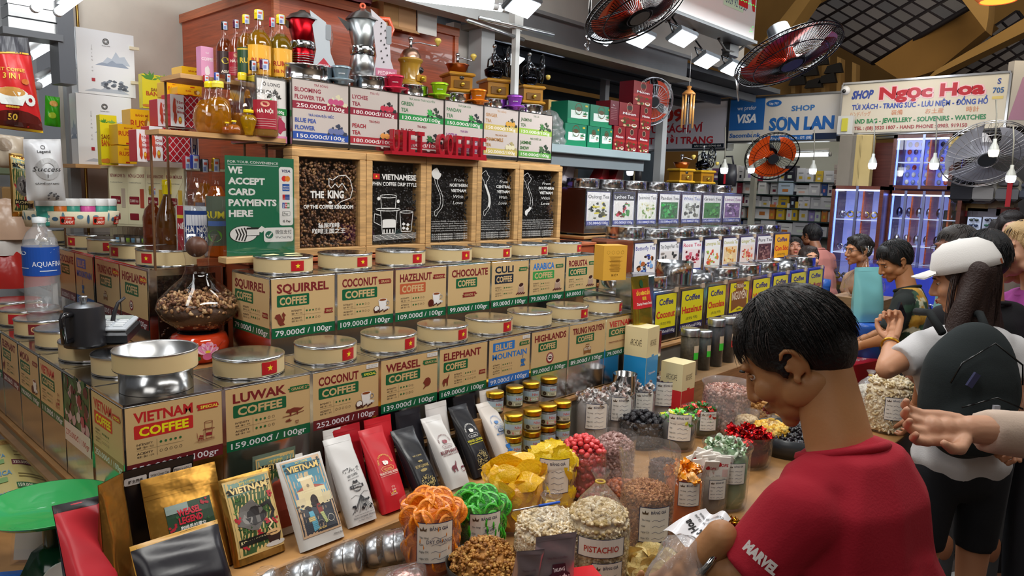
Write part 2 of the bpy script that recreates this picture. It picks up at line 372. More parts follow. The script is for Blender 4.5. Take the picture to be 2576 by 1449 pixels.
# roof frame of the stall, running along the aisle
GREY='#9b9fa4'
beam=thing('roof_beam','long grey painted steel beam over the shelf of green boxes','beam',(4.6,3.5,2.86))
MB().b2((-1.3,0,.03),(1.4,.1,.2),'#7d8085',ROUGHM).build('web',beam)
MB().b2((-1.3,-.05,0),(1.4,.12,.03),'#a09a90',ROUGHM).build('flange',beam)
MB().b2((-1.3,-.04,.2),(1.4,.11,.225),'#8b8d90',ROUGHM).build('flange',beam)
B('fascia_panel',(3.3,3.55,3.09),(7.2,3.6,3.5),'#c9c6c0',ROUGHM,label='off white fascia panel above the grey beam behind the floodlights',cat='panel')
bm=thing('roof_beam','light grey steel channel carrying the ceiling tubes over the cabinet','beam',(2.7,3.3,2.86))
MB().b2((-1.2,0,0),(.86,.12,.1),'#b9bdbf',ROUGHM).build('web',bm);MB().b2((-1.2,-.05,.1),(.86,.15,.115),'#a9adb0',ROUGHM).build('flange',bm)
def post_(px,py,y,w,label,z0=0,z1=3.1,col='#b8babb',name='steel_post'):
 q=at(px,py,y=y);t=thing(name,label,'post',(q.x,y,z0));MB().b2((-w/2,0,0),(w/2,w,z1-z0),col,SATIN,bev=.004).build('post',t)
 MB().b2((-w/2-.02,-.005,z1-z0-.14),(w/2+.02,w+.01,z1-z0-.02),col,SATIN).build('bracket',t);return t
post_(1674,300,3.62,.075,'pale grey steel post rising between the red boxes and the far signs',z1=2.86)
post_(1228,110,3.45,.12,'broad grey post at the end of the white panel behind the grinders',z1=3.0)
post_(1530,190,4.6,.07,'white post behind the top of the green drink boxes',z1=3.2,col='#cfd3d8')
post_(1304,70,3.1,.035,'thin white pole hanging beside the black hand wheel grinder',z0=2.42,z1=2.95,col='#c9cccb')
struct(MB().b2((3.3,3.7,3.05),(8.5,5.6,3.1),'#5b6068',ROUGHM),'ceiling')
struct(MB().b2((-.2,2.6,3.42),(3.2,4.8,3.46),'#b6b2aa',ROUGHM),'ceiling_stall')
for k,yy in enumerate((3.95,4.4,4.9)):
 MB().b2((3.4,yy,2.96),(8.4,yy+.05,3.04),'#676c73',SATIN).build('ceiling_joist',None,label=('nearest','middle','last')[k]+' dark steel joist under the dim store ceiling',cat='joist')
for k,(px,py)in enumerate(((1295,98),(1410,128))):
 q=at(px,py,z=3.04);MB().box((q.x,q.y,3.035),(.42,.3,.01),'#c3cfe2',mat('dim_panel',.5,emis=.5)).build('ceiling_panel',None,label=('pale blue ceiling panel behind the hand wheel grinder','pale blue ceiling panel above the yellow boxes')[k],cat='light panel')
sh=thing('steel_shelf','grey steel shelf carrying green and red drink boxes','shelf',(4.7,3.4,2.12))
MB().b2((-.72,0,0),(.62,.45,.06),'#9fb0b5',SATIN,bev=.005).build('board',sh)
MB().b2((-.62,.35,-1.0),(-.56,.41,0),'#6d7479',SATIN).build('support',sh);MB().b2((-.1,.35,-1.0),(-.03,.41,0),'#6d7479',SATIN).build('support',sh)
MB().b2((-.7,.05,-.09),(.6,.4,0),'#7b8489',SATIN).build('rail',sh)
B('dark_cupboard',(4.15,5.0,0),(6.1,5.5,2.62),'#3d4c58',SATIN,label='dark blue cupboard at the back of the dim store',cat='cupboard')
# vaulted market hall far behind
YEL=mat('yellow_render',.85,noise=.14,nscale=1.2,bump=.1,bscale=6)
struct(MB().b2((17,-8,0),(17.2,16,9),'#b08548',YEL),'wall_hall')
struct(MB().b2((4.5,10.8,0),(17,11,9),'#a47c44',YEL),'wall_hall_side')
def quad3(c4,u,v):
 a,b,c,d=c4;return a*(1-u)*(1-v)+b*u*(1-v)+c*u*v+d*(1-u)*v
def far(px,py,x):return at(px,py,x=x)
PANE=None
for g,(cs,nu,nv,lb)in enumerate((([(2000,52,15),(2195,160,13.6),(2440,18,12.8),(2250,-90,14.4)],5,9,'large dark gridded roof light under the vault'),([(2350,172,15),(2480,212,14),(2640,130,13.4),(2560,30,14.4)],5,6,'smaller dark gridded roof light at the vault edge'))):
 P4=[far(a,b,x)for a,b,x in cs];t=thing('roof_light',lb,'roof light',P4[0])
 inv=Matrix.Translation(-P4[0]);nrm=(P4[1]-P4[0]).cross(P4[3]-P4[0]).normalized()
 for i in range(nu):
  for j in range(nv):
   q=[quad3(P4,(i+a)/nu,(j+b)/nv)-P4[0]for a,b in((.06,.08),(.94,.08),(.94,.92),(.06,.92))]
   mb=MB();e=nrm*.02
   mb.add([p-e for p in q]+[p+e for p in q],[(0,1,2,3),(7,6,5,4),(0,4,5,1),(1,5,6,2),(2,6,7,3),(3,7,4,0)],('#8f8a88','#7d7b7d','#999290','#857f80')[(i*7+j*3)%4],mat('dusty_glass',.4))
   mb.build('pane',t)
 bars=MB()
 for i in range(nu+1):bars.tube([quad3(P4,i/nu,0)-P4[0],quad3(P4,i/nu,1)-P4[0]],.045,'#241c20',MATTE,4)
 for j in range(nv+1):bars.tube([quad3(P4,0,j/nv)-P4[0],quad3(P4,1,j/nv)-P4[0]],.03,'#2b2226',MATTE,4)
 bars.build('glazing_bars',t)
def slab(name,pts,d,col,label,cat='beam'):
 P=[at(a,b,x=x)for a,b,x in pts];n=len(P);mb=MB();nr=Vector((1,0,0))*d
 o=P[0].copy();vs=[p-o for p in P]+[p-o+nr for p in P]
 mb.add(vs,[tuple(range(n)),tuple(range(2*n-1,n-1,-1))]+[(i,i+n,(i+1)%n+n,(i+1)%n)for i in range(n)],col,YEL)
 t=mb.build(name,None,label=label,cat=cat);t.location=o;return t
slab('vault_beam',[(1915,110,12.5),(1960,112,12.5),(2045,-10,12.5),(2010,-10,12.5)],.4,'#b58d50','slanting yellow concrete brace beside the big tilted fan')
slab('vault_beam',[(2330,200,12.4),(2352,178,12.4),(2600,32,12.4),(2640,50,12.4)],.35,'#b48b4e','yellow concrete beam crossing under the small roof light')
slab('vault_beam',[(2405,-20,12),(2480,78,12),(2486,45,12),(2490,-20,12)],.4,'#ba9154','yellow bracket hanging beside the glowing orange lamp')
slab('vault_beam',[(2270,205,13.2),(2200,160,13.2),(2420,20,13.2),(2500,60,13.2),(2360,175,13.2)],.4,'#a5793d','broad yellow concrete arch face between the two roof lights','arch')
slab('vault_beam',[(1900,260,13.6),(1960,60,13.6),(2010,45,13.6),(2000,240,13.6)],.3,'#a17b45','dim yellow wall pier behind the big tilted fan','pier')
for k in range(5):
 px=1990+k*38;slab('wall_rib',[(px,235,13.2),(px+10,235,13.2),(px+12,105+k*14,13.2),(px+2,100+k*14,13.2)],.2,'#b18a52',('first','second','third','fourth','fifth')[k]+' yellow rib of the hall wall from the big fan','rib')
for k,(px,py)in enumerate(((2000,180),(2040,192),(2065,165),(2085,210),(2100,185),(2010,215),(2050,222))):
 q=at(px,py,x=12.9);MB().prism([(-.15,0),(.15,0),(.1,.12),(-.1,.16)],.1,'#1e1a18',MATTE,Matrix.Rotation(pi/2,3,'Z')).build('vent_opening',None,label='dark slanted vent opening in the yellow hall wall',cat='vent',group='dark vents of the hall wall').location=q
struct(MB().b2((-2.5,5.6,0),(1.4,5.7,4.2),'#c2c7cc',ROUGHM),'wall_next_stall')
struct(MB().b2((-4,-6.2,0),(12,-6,5),'#b8a48c',ROUGHM),'wall_front')
struct(MB().b2((-4.2,-6,0),(-4,7,5),'#b0a698',ROUGHM),'wall_side')
struct(MB().b2((-4,-6,4.6),(4.5,2.5,4.7),'#4a3f36',ROUGHM),'ceiling_aisle')
for k in range(4):
 MB().box((0,0,0),(1.2,.06,.05),'#ffffff',GLOW).build('tube_lamp',None,label=('first','second','third','fourth')[k]+' tube lamp over the aisle behind the viewer',cat='lamp').location=(-1.5+1.7*k,-1.2,3.6)
# coffee and tea tins
CREAM='#d4b380';MAROON='#7e2629';GREEN='#14613c';INK='#33282a';REDT='#c0282c';BLUE='#2f78c8'
def ic_cup(s,x,y,k,bean=True,nut=False):
 s.ell(x,y-.30*k,.62*k,.16*k,'#cfcac6');s.ell(x,y-.27*k,.5*k,.12*k,'#ece8e4')
 s.poly([(x-.36*k,y+.3*k),(x-.3*k,y-.1*k),(x-.12*k,y-.28*k),(x+.16*k,y-.28*k),(x+.32*k,y-.05*k),(x+.36*k,y+.3*k)],'#f2efee')
 s.circ(x+.42*k,y+.06*k,.13*k,.05*k,'#e4e0de');s.ell(x,y+.3*k,.36*k,.1*k,'#e7e2df');s.ell(x,y+.3*k,.3*k,.075*k,'#8a4320')
 if nut:s.ell(x-.5*k,y-.32*k,.27*k,.25*k,'#4a241d');s.ell(x-.5*k,y-.28*k,.2*k,.18*k,'#f3efe9')
 if bean:
  for i in range(9):s.ell(x-.65*k+.13*i*k,y-.52*k+.06*k*(i%3),.07*k,.05*k,'#4c201c',8)
def ic_sack(s,x,y,k):
 s.poly([(x-.3*k,y+.15*k),(x-.42*k,y-.35*k),(x-.2*k,y-.5*k),(x+.3*k,y-.5*k),(x+.4*k,y-.2*k),(x+.28*k,y+.2*k)],'#b99a86')
 s.ell(x,y+.2*k,.36*k,.16*k,'#cfb5a2',rot=.2);s.ell(x,y+.28*k,.28*k,.16*k,'#41211f',rot=.2)
 for i in range(11):s.ell(x-.55*k+.1*i*k,y-.5*k+.05*k*(i%3),.08*k,.055*k,'#5b2026',8)
def ic_phin(s,x,y,k,c='#8c3a2c',fill='#9a2430'):
 s.line([(x-.12*k,y+.7*k),(x-.1*k,y+.2*k),(x+.42*k,y+.2*k),(x+.46*k,y+.72*k)],.03*k,c);s.circ(x+.17*k,y+.72*k,.3*k,.03*k,c,ry=.08*k)
 s.circ(x+.17*k,y+.18*k,.42*k,.03*k,c,ry=.06*k);s.line([(x-.08*k,y+.15*k),(x-.04*k,y-.5*k),(x+.38*k,y-.5*k),(x+.44*k,y+.15*k)],.03*k,c)
 s.rect(x-.03*k,y-.3*k,.41*k,.22*k,fill);s.line([(x-.7*k,y+.05*k),(x-.62*k,y-.55*k),(x-.24*k,y-.55*k),(x-.18*k,y+.05*k)],.03*k,c)
 for a,b in((-.52,-.4),(-.36,-.43),(-.45,-.22),(-.32,-.26)):s.ell(x+a*k,y+b*k,.08*k,.06*k,fill,8)
 for i in range(5):s.line([(x-.9*k+i*.1*k,y-.6*k-i*.03*k),(x+.6*k,y-.45*k-i*.05*k)],.012*k,c)
ANI={'civet':[(-.6,.1),(-.45,.3),(-.3,.28),(.1,.36),(.4,.3),(.65,.22),(.95,.28),(.7,.1),(.45,.05),(.42,-.25),(.34,-.25),(.3,-.02),(-.1,.02),(-.16,-.25),(-.24,-.25),(-.28,.02),(-.45,.05)],'squirrel':[(-.5,.55),(-.15,.6),(0,.35),(.1,.1),(.15,.3),(.05,.5),(.2,.75),(.3,.58),(.45,.45),(.3,.3),(.32,.05),(.2,-.2),(.35,-.4),(-.1,-.45),(-.3,-.2),(-.4,.1),(-.62,.3)],'elephant':[(-.45,.2),(-.2,.38),(.1,.36),(.3,.5),(.45,.7),(.5,.95),(.58,.7),(.5,.45),(.4,.2),(.34,-.5),(.2,-.5),(.16,-.1),(-.1,-.1),(-.15,-.5),(-.32,-.5),(-.36,-.1),(-.5,-.3)],'weasel':[(-.35,.25),(-.15,.5),(.2,.55),(.45,.35),(.5,0),(.3,-.25),(-.1,-.3),(-.35,-.5),(-.45,-.45),(-.2,-.2),(-.3,.0),(-.45,.1)]}
def ic_ani(s,kind,x,y,k,c):s.poly([(x+a*k,y+b*k)for a,b in ANI[kind]],c)
def ic_leaves(s,x,y,k,c='#2f8c3a',seed=1,n=7):
 r=random.Random(seed)
 for i in range(n):
  a=r.uniform(.2,2.9);l=k*r.uniform(.4,.75);s.poly([(x,y),(x+l*.5*cos(a-.3),y+l*.5*sin(a-.3)),(x+l*cos(a),y+l*sin(a)),(x+l*.5*cos(a+.3),y+l*.5*sin(a+.3))],c)
def ic_heap(s,x,y,k,c,seed=1,n=22,hi=None):
 r=random.Random(seed)
 for i in range(n):
  a=r.uniform(-1,1);b=r.uniform(0,1-abs(a));q=c if(not hi or i%3)else hi
  s.ell(x+a*.5*k,y+b*.55*k,.1*k,.06*k,q,7,rot=r.uniform(0,3))
def icon(s,kind,x,y,k,c=MAROON):
 if kind=='coco':ic_cup(s,x,y,k,nut=True)
 elif kind=='cup':ic_cup(s,x,y,k);s.ell(x-.5*k,y-.32*k,.26*k,.26*k,'#5a2019')
 elif kind=='sack':ic_sack(s,x,y,k)
 elif kind=='phin':ic_phin(s,x,y,k)
 elif kind=='high':s.ell(x,y,.36*k,.36*k,'#8c2730');s.ell(x,y,.24*k,.24*k,'#efe2d6');s.ell(x,y,.2*k,.12*k,'#3a2020');s.line([(x-.15*k,y),(x,y+.03*k),(x+.15*k,y)],.04*k,'#efe2d6');s.arc('HIGHLANDS',x,y-.01*k,.26*k,.07*k,'#efe2d6',170)
 elif kind=='trung':
  s.poly([(x-.4*k,y-.3*k),(x-.42*k,y+.15*k),(x-.2*k,y+.2*k),(x-.2*k,y+.4*k),(x+.2*k,y+.4*k),(x+.2*k,y+.2*k),(x+.42*k,y+.15*k),(x+.4*k,y-.3*k),(x,y-.2*k)],'#8c5a2c')
  s.text('TRUNG',x,y+.24*k,.1*k,'#f0e2c8',al='c',maxw=.36*k);s.text('NGUYÊN',x,y-.03*k,.2*k,'#f3e9d2',al='c',w=.76*k)
 elif kind=='mount':
  s.poly([(x-.3*k,y+.3*k),(x-.25*k,y),(x-.1*k,y-.15*k),(x+.1*k,y-.15*k),(x+.25*k,y),(x+.3*k,y+.3*k)],'#2b6fb8');s.circ(x+.33*k,y+.12*k,.1*k,.04*k,'#2b6fb8')
  s.poly([(x-.4*k,y-.5*k),(x-.1*k,y-.1*k),(x,y-.35*k),(x+.12*k,y-.1*k),(x+.45*k,y-.5*k),(x+.25*k,y-.42*k),(x+.1*k,y-.5*k),(x-.1*k,y-.42*k)],'#2b6fb8')
  s.line([(x,y+.4*k),(x-.06*k,y+.55*k),(x+.05*k,y+.65*k),(x,y+.8*k)],.05*k,'#2b6fb8')
 elif kind in ANI:
  ic_ani(s,kind,x,y,k,'#7c3428')
  if kind=='civet':
   s.line([(x-.85*k,y-.22*k),(x,y-.2*k),(x+.9*k,y-.05*k)],.05*k,'#7c3428')
   ic_leaves(s,x-.4*k,y-.65*k,.5*k,'#7c3428',3);s.line([(x+.2*k,y-.7*k),(x+.25*k,y-.9*k),(x+.4*k,y-.9*k),(x+.45*k,y-.7*k),(x+.2*k,y-.7*k)],.04*k,'#7c3428')
def coffee_label(w,h,title,price,band=GREEN,tcol=MAROON,box=GREEN,txt=CREAM,badge=None,bcol=GREEN,ik=None,rat=(3,3),ipos=None,tw=None,sticker=False,small=False,bg=CREAM):
 s=Sheet(w,h,bg)
 s.rect(0,0,w,.175*h,band);s.text(price,.5*w,.035*h,.095*h,'#e9e6ea',w=.9*w,al='c',bold=.012)
 if title=='BLUE MOUNTAIN':
  s.rrect(.09*w,.735*h,.52*w,.19*h,.015*h,BLUE);s.text('BLUE',.35*w,.765*h,.125*h,CREAM,al='c',w=.4*w,bold=.03)
  s.text('MOUNTAIN',.08*w,.56*h,.125*h,BLUE,w=.84*w,bold=.03)
 else:
  s.text(title,.08*w,.765*h,.15*h,tcol,w=(tw or.6)*w,bold=.035)
  bw=(tw or.6)*w if len(title)<8 else.5*w;x0=.08*w if len(title)<9 else.18*w
  s.rrect(x0,.525*h,bw,.2*h,.02*h,box);s.text('COFFEE',x0+bw/2,.56*h,.13*h,txt,al='c',w=bw*.84,bold=.035)
 if rat:
  xa=.1*w if ik not in('squirrel','elephant')else.3*w
  for k,(nm,v)in enumerate((('INTENSITY',rat[0]),('ACIDITY',rat[1]))):
   y=(.425-.13*k)*h;s.text(nm,xa,y,.033*h,INK,w=.16*w,bold=.008);s.text('強度 / 强さ / 강도',xa,y-.045*h,.024*h,INK,w=.17*w,bold=0)
   for i in range(5):
    X=xa+.24*w+.05*w*i
    if i<v:s.ell(X,y,.014*w,.014*w,'#2e6a3a',10)
    else:s.circ(X,y,.014*w,.003*w,INK,10)
  s.line([(xa,.36*h),(xa+.47*w,.365*h)],.002*w,INK);s.line([(xa+.2*w,.24*h),(xa+.2*w,.48*h)],.002*w,INK)
 if badge:
  bx,by=((.745*w,.79*h)if len(title)<9 or title=='BLUE MOUNTAIN' else(.76*w,.82*h))if ik not in('squirrel','elephant')else(.84*w,.36*h)
  q=.23 if ik not in('squirrel','elephant')else.13
  brush(s,bx-.01*w,by-.02*h,q*w,.085*h,bcol,len(title));s.text(badge,bx+q*w/2,by,.045*h,'#f4ee50' if badge=='SPECIAL' else CREAM,al='c',w=q*.85*w,bold=.02)
 if ik:px,py,k=ipos or(.8,.38,.22);icon(s,ik,px*w,py*h,k*w)
 if small:s.text('TRADITIONAL CLASSIC',.08*w,.36*h,.03*h,MAROON,w=.5*w);s.line([(.08*w,.34*h),(.55*w,.345*h)],.002*w,MAROON)
 if sticker:s.rect(.8*w,.91*h,.19*w,.075*h,'#e9e7e4');s.text('MFG 10/01/2025',.82*w,.955*h,.018*h,'#555',w=.15*w,bold=0);s.text('EXP 10/01/2026',.82*w,.925*h,.018*h,'#555',w=.15*w,bold=0)
 return s
def lid(parent,cx,cy,r,h=.066,kind='cream',flag=None,name='lid',a=None,txt=None):
 """round lid sitting on the tin's neck"""
 e=bpy.data.objects.new(name,None);COL.objects.link(e);e.parent=parent;e.location=(cx,cy,0)
 if kind=='cream':
  MB().lathe([(r,0),(r+.003,.003),(r+.001,.007)],'#c8c8c8',CHROME,40).lathe([(r+.001,.007),(r+.001,h-.008)],'#dcc494',SATIN,40).lathe([(r+.001,h-.008),(r+.004,h-.005),(r+.002,h),(r-.004,h+.001),(0,h)],'#c9ced2',STEEL,40).build('band',e)
 elif kind=='open':
  MB().lathe([(r-.012,-.0),(r-.012,.062),(r+.002,.066),(r+.004,.07)],'#c8c8c8',STEEL,44).lathe([(r+.003,.07),(r+.003,h-.008)],'#dcc494',SATIN,44).lathe([(r+.003,h-.008),(r+.006,h-.003),(r+.003,h),(r-.002,h-.004),(r-.002,.07),(0,.068)],'#bdbdbd',METAL,44).build('band',e)
 else:
  MB().lathe([(r,0),(r+.002,.003),(r,h*.3),(r,h-.006),(r+.003,h-.003),(r,h),(r-.006,h-.001),(0,h-.001)]if kind=='steel' else[(r,0),(r,h),(r+.002,h),(r-.003,h),(r-.003,.012),(0,.01)],'#d2d2d4',STEEL,36).build('band',e)
 ac=atan2(-(parent.location.y+cy),-(parent.location.x+cx))
 if flag is not None:
  s=Sheet(.058,.042,'#c22229',cuts=5);star(s,.029,.021,.012);s.build('flag_sticker',e,wrap(r,(h-.042)/2+(0 if kind=='cream' else.03),ac+flag,.002))
 if txt:
  s=Sheet(.11,.042,'#7e2629',cuts=8);s.text(txt,.055,.01,.022,CREAM,al='c',w=.09,bold=.03);s.build('flag_sticker',e,wrap(r,(h-.042)/2,ac-.6,.002))
 return e
def tin_body(t,w,d,h,label_low=None,col='#cfcfcf'):
 MB().box((0,d/2,h/2),(w,d,h),col,STEEL,bev=.006).build('body',t)
 r=MB();z=h-.001
 for a,b,c in(((0,.004,z),(w-.004,.006,.006),0),((0,d-.004,z),(w-.004,.006,.006),0),((-w/2+.004,d/2,z),(.006,d-.004,.006),0),((w/2-.004,d/2,z),(.006,d-.004,.006),0)):r.box(a,b,'#e2e2e2',CHROME)
 for sx in(-1,1):r.box((sx*(w/2-.001),.001,h/2),(.006,.006,h-.01),'#dcdcdc',CHROME)
 r.build('edge_rim',t)
def tin(x0,x1,y,z,d,h,label,sheet,cat='tin',name='coffee_tin',group=None,side_sheet=None,lab_top=.008,lidk=None,gap=.004,yx=0):
 w=x1-x0-gap;t=thing(name,label,cat,((x0+x1)/2,y,z-h),group=group);tin_body(t,w,d,h)
 if sheet:sheet.build('label',t,front(-sheet.w/2,-.001,h-lab_top-sheet.h))
 if side_sheet:side_sheet.build('label',t,side(-w/2-.001,(d+side_sheet.w)/2,h-lab_top-side_sheet.h))
 if lidk:
  e=lid(t,lidk.get('dx',0),d/2+lidk.get('dy',0),lidk.get('r',.115),lidk.get('h',.066),lidk.get('kind','cream'),lidk.get('flag'),txt=lidk.get('txt'));e.location.z=h+.001+lidk.get('up',0)
  if lidk.get('up'):MB().lathe([(lidk['r']*.97,-lidk['up']),(lidk['r']*.97,0)],'#c8c8c8',STEEL,32).build('neck',e)
 return t
FX=[.703,1.0,1.313,1.604,1.897,2.181,2.461,2.743,3.05,3.36];YF=2.164
G2=dict(badge='GRADE 2',bcol='#1d6b3e');G1=dict(badge='GRADE 1',bcol='#8c2427')
F=[('VIETNAM','250.000đ / 100gr',dict(band='#6e2428',tcol=REDT,box='#c92d2c',txt='#f5ea20',badge='SPECIAL',bcol='#c0282c',ik='phin',rat=(5,0),ipos=(.82,.42,.15),tw=.6),'VIETNAM coffee tin with a tall open cream lid on the near corner'),('LUWAK','159.000đ / 100gr',dict(ik='civet',rat=(3,3),ipos=(.78,.42,.15),tw=.62,**G2),'LUWAK coffee tin with a red civet drawing and price 159.000đ'),('COCONUT','252.000đ / 100gr',dict(band='#6e2428',badge='SPECIAL',bcol=GREEN,ik='coco',rat=(5,0),sticker=True,tw=.6),'COCONUT coffee tin with a green SPECIAL badge in the nearest row'),('WEASEL','139.000đ / 100gr',dict(ik='weasel',rat=(3,2),ipos=(.8,.4,.15),sticker=True,tw=.6,**G2),'WEASEL coffee tin priced 139.000đ behind the black and red pouches'),('ELEPHANT','169.000đ / 100gr',dict(ik='elephant',rat=(3,1),ipos=(.12,.34,.13),tw=.78,**G1),'ELEPHANT coffee tin priced 169.000đ in the nearest row'),('BLUE MOUNTAIN','99.000đ / 100gr',dict(band='#2f6fc0',ik='mount',rat=(3,3),ipos=(.82,.4,.16),sticker=True,**G2),'BLUE MOUNTAIN coffee tin with blue letters in the nearest row'),('HIGHLANDS','99.000đ / 100gr',dict(ik='high',rat=None,ipos=(.5,.34,.28),tw=.86),'HIGHLANDS coffee tin with a round maroon seal, price 99.000đ'),('TRUNG NGUYEN','89.000đ / 100gr',dict(ik='trung',rat=None,ipos=(.5,.33,.25),tw=.88),'TRUNG NGUYEN coffee tin with a brown shield, price 89.000đ'),('VIETNAM','79.000đ / 100gr',dict(tcol=REDT,rat=None,small=True,tw=.7),'VIETNAM traditional classic coffee tin behind the blue carton')]
LK=[dict(kind='open',r=.118,h=.128),dict(flag=.35),dict(flag=.55,r=.112),dict(flag=.6,r=.11),dict(flag=.65,r=.108),dict(flag=.65,r=.108),dict(r=.108),dict(flag=.7,r=.108),dict(flag=1.0,r=.105)]
for k,(ti,pr,kw,lb)in enumerate(F):
 w=FX[k+1]-FX[k];ss=None
 if k==0:ss=coffee_label(.26,.207,'VIETNAM','250.000đ / 100gr',band='#9a7a4c',tcol=REDT,box='#d43a2a',txt='#f5ea20',badge='SPECIAL',bcol='#c0282c',rat=(5,0))
 tin(FX[k],FX[k+1],YF,1.198,.275,.367,lb,coffee_label(w-.012,.207,ti,pr,**kw),group='cream coffee tins of the nearest row',side_sheet=ss,lidk=LK[k])
SXS=[1.44,1.751,2.068,2.397,2.708,3.013,3.336,3.655];YS=2.68
S=[('SQUIRREL','79.000đ / 100gr',dict(ik='squirrel',rat=(3,3),ipos=(.14,.3,.16),tw=.82,**G1),'SQUIRREL coffee tin on the corner of the second row'),('COCONUT','109.000đ / 100gr',dict(ik='coco',rat=(3,2),tw=.62,**G1),'COCONUT coffee tin priced 109.000đ in the second row'),('HAZELNUT','109.000đ / 100gr',dict(box='#c3603c',ik='cup',rat=(3,2),tw=.62,**G1),'HAZELNUT coffee tin with an orange COFFEE box in the second row'),('CHOCOLATE','99.000đ / 100gr',dict(rat=None,tw=.86),'CHOCOLATE coffee tin priced 99.000đ in the second row'),('CULI','89.000đ / 100gr',dict(tcol='#1d2a3c',box='#1d2a3c',ik='sack',rat=(4,2),tw=.5,**G2),'CULI coffee tin with a black COFFEE box in the second row'),('ARABICA','79.000đ / 100gr',dict(tcol=BLUE,box='#3b9a4c',ik='sack',rat=(2,3),tw=.61,**G2),'ARABICA coffee tin with a blue title in the second row'),('ROBUSTA','69.000đ / 100gr',dict(ik='sack',rat=(2,3),tw=.6,**G2),'ROBUSTA coffee tin priced 69.000đ at the end of the second row')]
SL=[.25,.45,.5,.6,.65,.75,.9]
for k,(ti,pr,kw,lb)in enumerate(S):
 w=SXS[k+1]-SXS[k];sh=coffee_label(w-.014,.245,ti,pr,**kw);ss=None
 if k==0:ss=coffee_label(.32,.245,'SQUIRREL','79.000đ / 100gr',ik='squirrel',ipos=(.12,.3,.14),tw=.82,rat=(3,3),**G1)
 if k==3:brush(sh,.35*sh.w,.32*sh.h,.3*sh.w,.1*sh.h,'#8c2427',4);sh.text('GRADE 1',.5*sh.w,.345*sh.h,.05*sh.h,CREAM,al='c',w=.24*sh.w)
 t=tin(SXS[k],SXS[k+1],YS,1.463,.33,.371,lb,sh,group='cream coffee tins of the second row',side_sheet=ss,lidk=dict(flag=SL[k],r=.122,h=.07))
 if k==0:
  pp=MB()
  for a,b,r in((-.05,.02,.3),(.02,-.05,-.2),(.06,.03,.1)):pp.box((a,.165+b,.371+.074),(.07,.035,.0006),'#f0e8b0',MATTE,rot=(0,0,r))
  pp.build('paper_note',t)
LYs=[2.442,2.722,3.005,3.29,3.56,3.84,4.12]
Ls=[('photo','275.000đ / 100gr',{},'tin with a red coffee cherry photo beside the near corner tin'),('VIETNAM','111.000đ / 100gr',dict(tcol=REDT,ik='phin',ipos=(.8,.4,.14)),'VIETNAM tin with green price band on the side row'),('MOKA','190.000đ / 100gr',dict(ik='cup',tw=.5,badge='GRADE 1',bcol='#8c2427'),'MOKA coffee tin on the side row'),('ELEPHANT','280.000đ / 100gr',dict(band='#6e2428',ik='elephant',ipos=(.12,.34,.13),tw=.8),'ELEPHANT coffee tin on the side row under the lid marked FEE'),('LUWAK','300.000đ / 100gr',dict(ik='civet',ipos=(.78,.42,.15)),'cream LUWAK tin on the side row by the left picture edge'),('ROBUSTA','90.000đ / 100gr',{},'last cream tin on the side row')]
LLK=[dict(r=.108,dx=.02),dict(r=.108),dict(r=.112),dict(r=.118,txt='COFFEE'),dict(r=.112,flag=-.75),dict(r=.112)]
for k,(ti,pr,kw,lb)in enumerate(Ls):
 d=LYs[k+1]-LYs[k]-.004;t=thing('coffee_tin',lb,'tin',(.703+.14,LYs[k],.83),group='cream coffee tins of the side row');tin_body(t,.28,d,.367)
 if ti=='photo':
  sh=Sheet(d-.012,.23,'#3c5a3a');rr=random.Random(3)
  for i in range(60):blob(sh,rr.uniform(.1,.9)*sh.w,rr.uniform(.3,.98)*sh.h,.02,.02,rr.choice(('#8c2f3c','#b0485a','#2e4a30','#c9b8b0','#5a2430','#466a44','#caa0a4')),i,7)
  sh.poly([(0,0),(sh.w,0),(sh.w,.3*sh.h),(0,.3*sh.h)],'#e2d2c6');sh.text(pr,sh.w/2,.1*sh.h,.09*sh.h,'#b0444a',al='c',w=.9*sh.w)
 else:sh=coffee_label(d-.012,.195,ti,pr,**kw)
 sh.build('label',t,side(-.141,(d+sh.w)/2,.367-.008-sh.h));L=LLK[k]
 e=lid(t,L.get('dx',0),d/2,L['r'],.066,'cream',L.get('flag'),txt=L.get('txt'));e.location.z=.368
XB=1.2
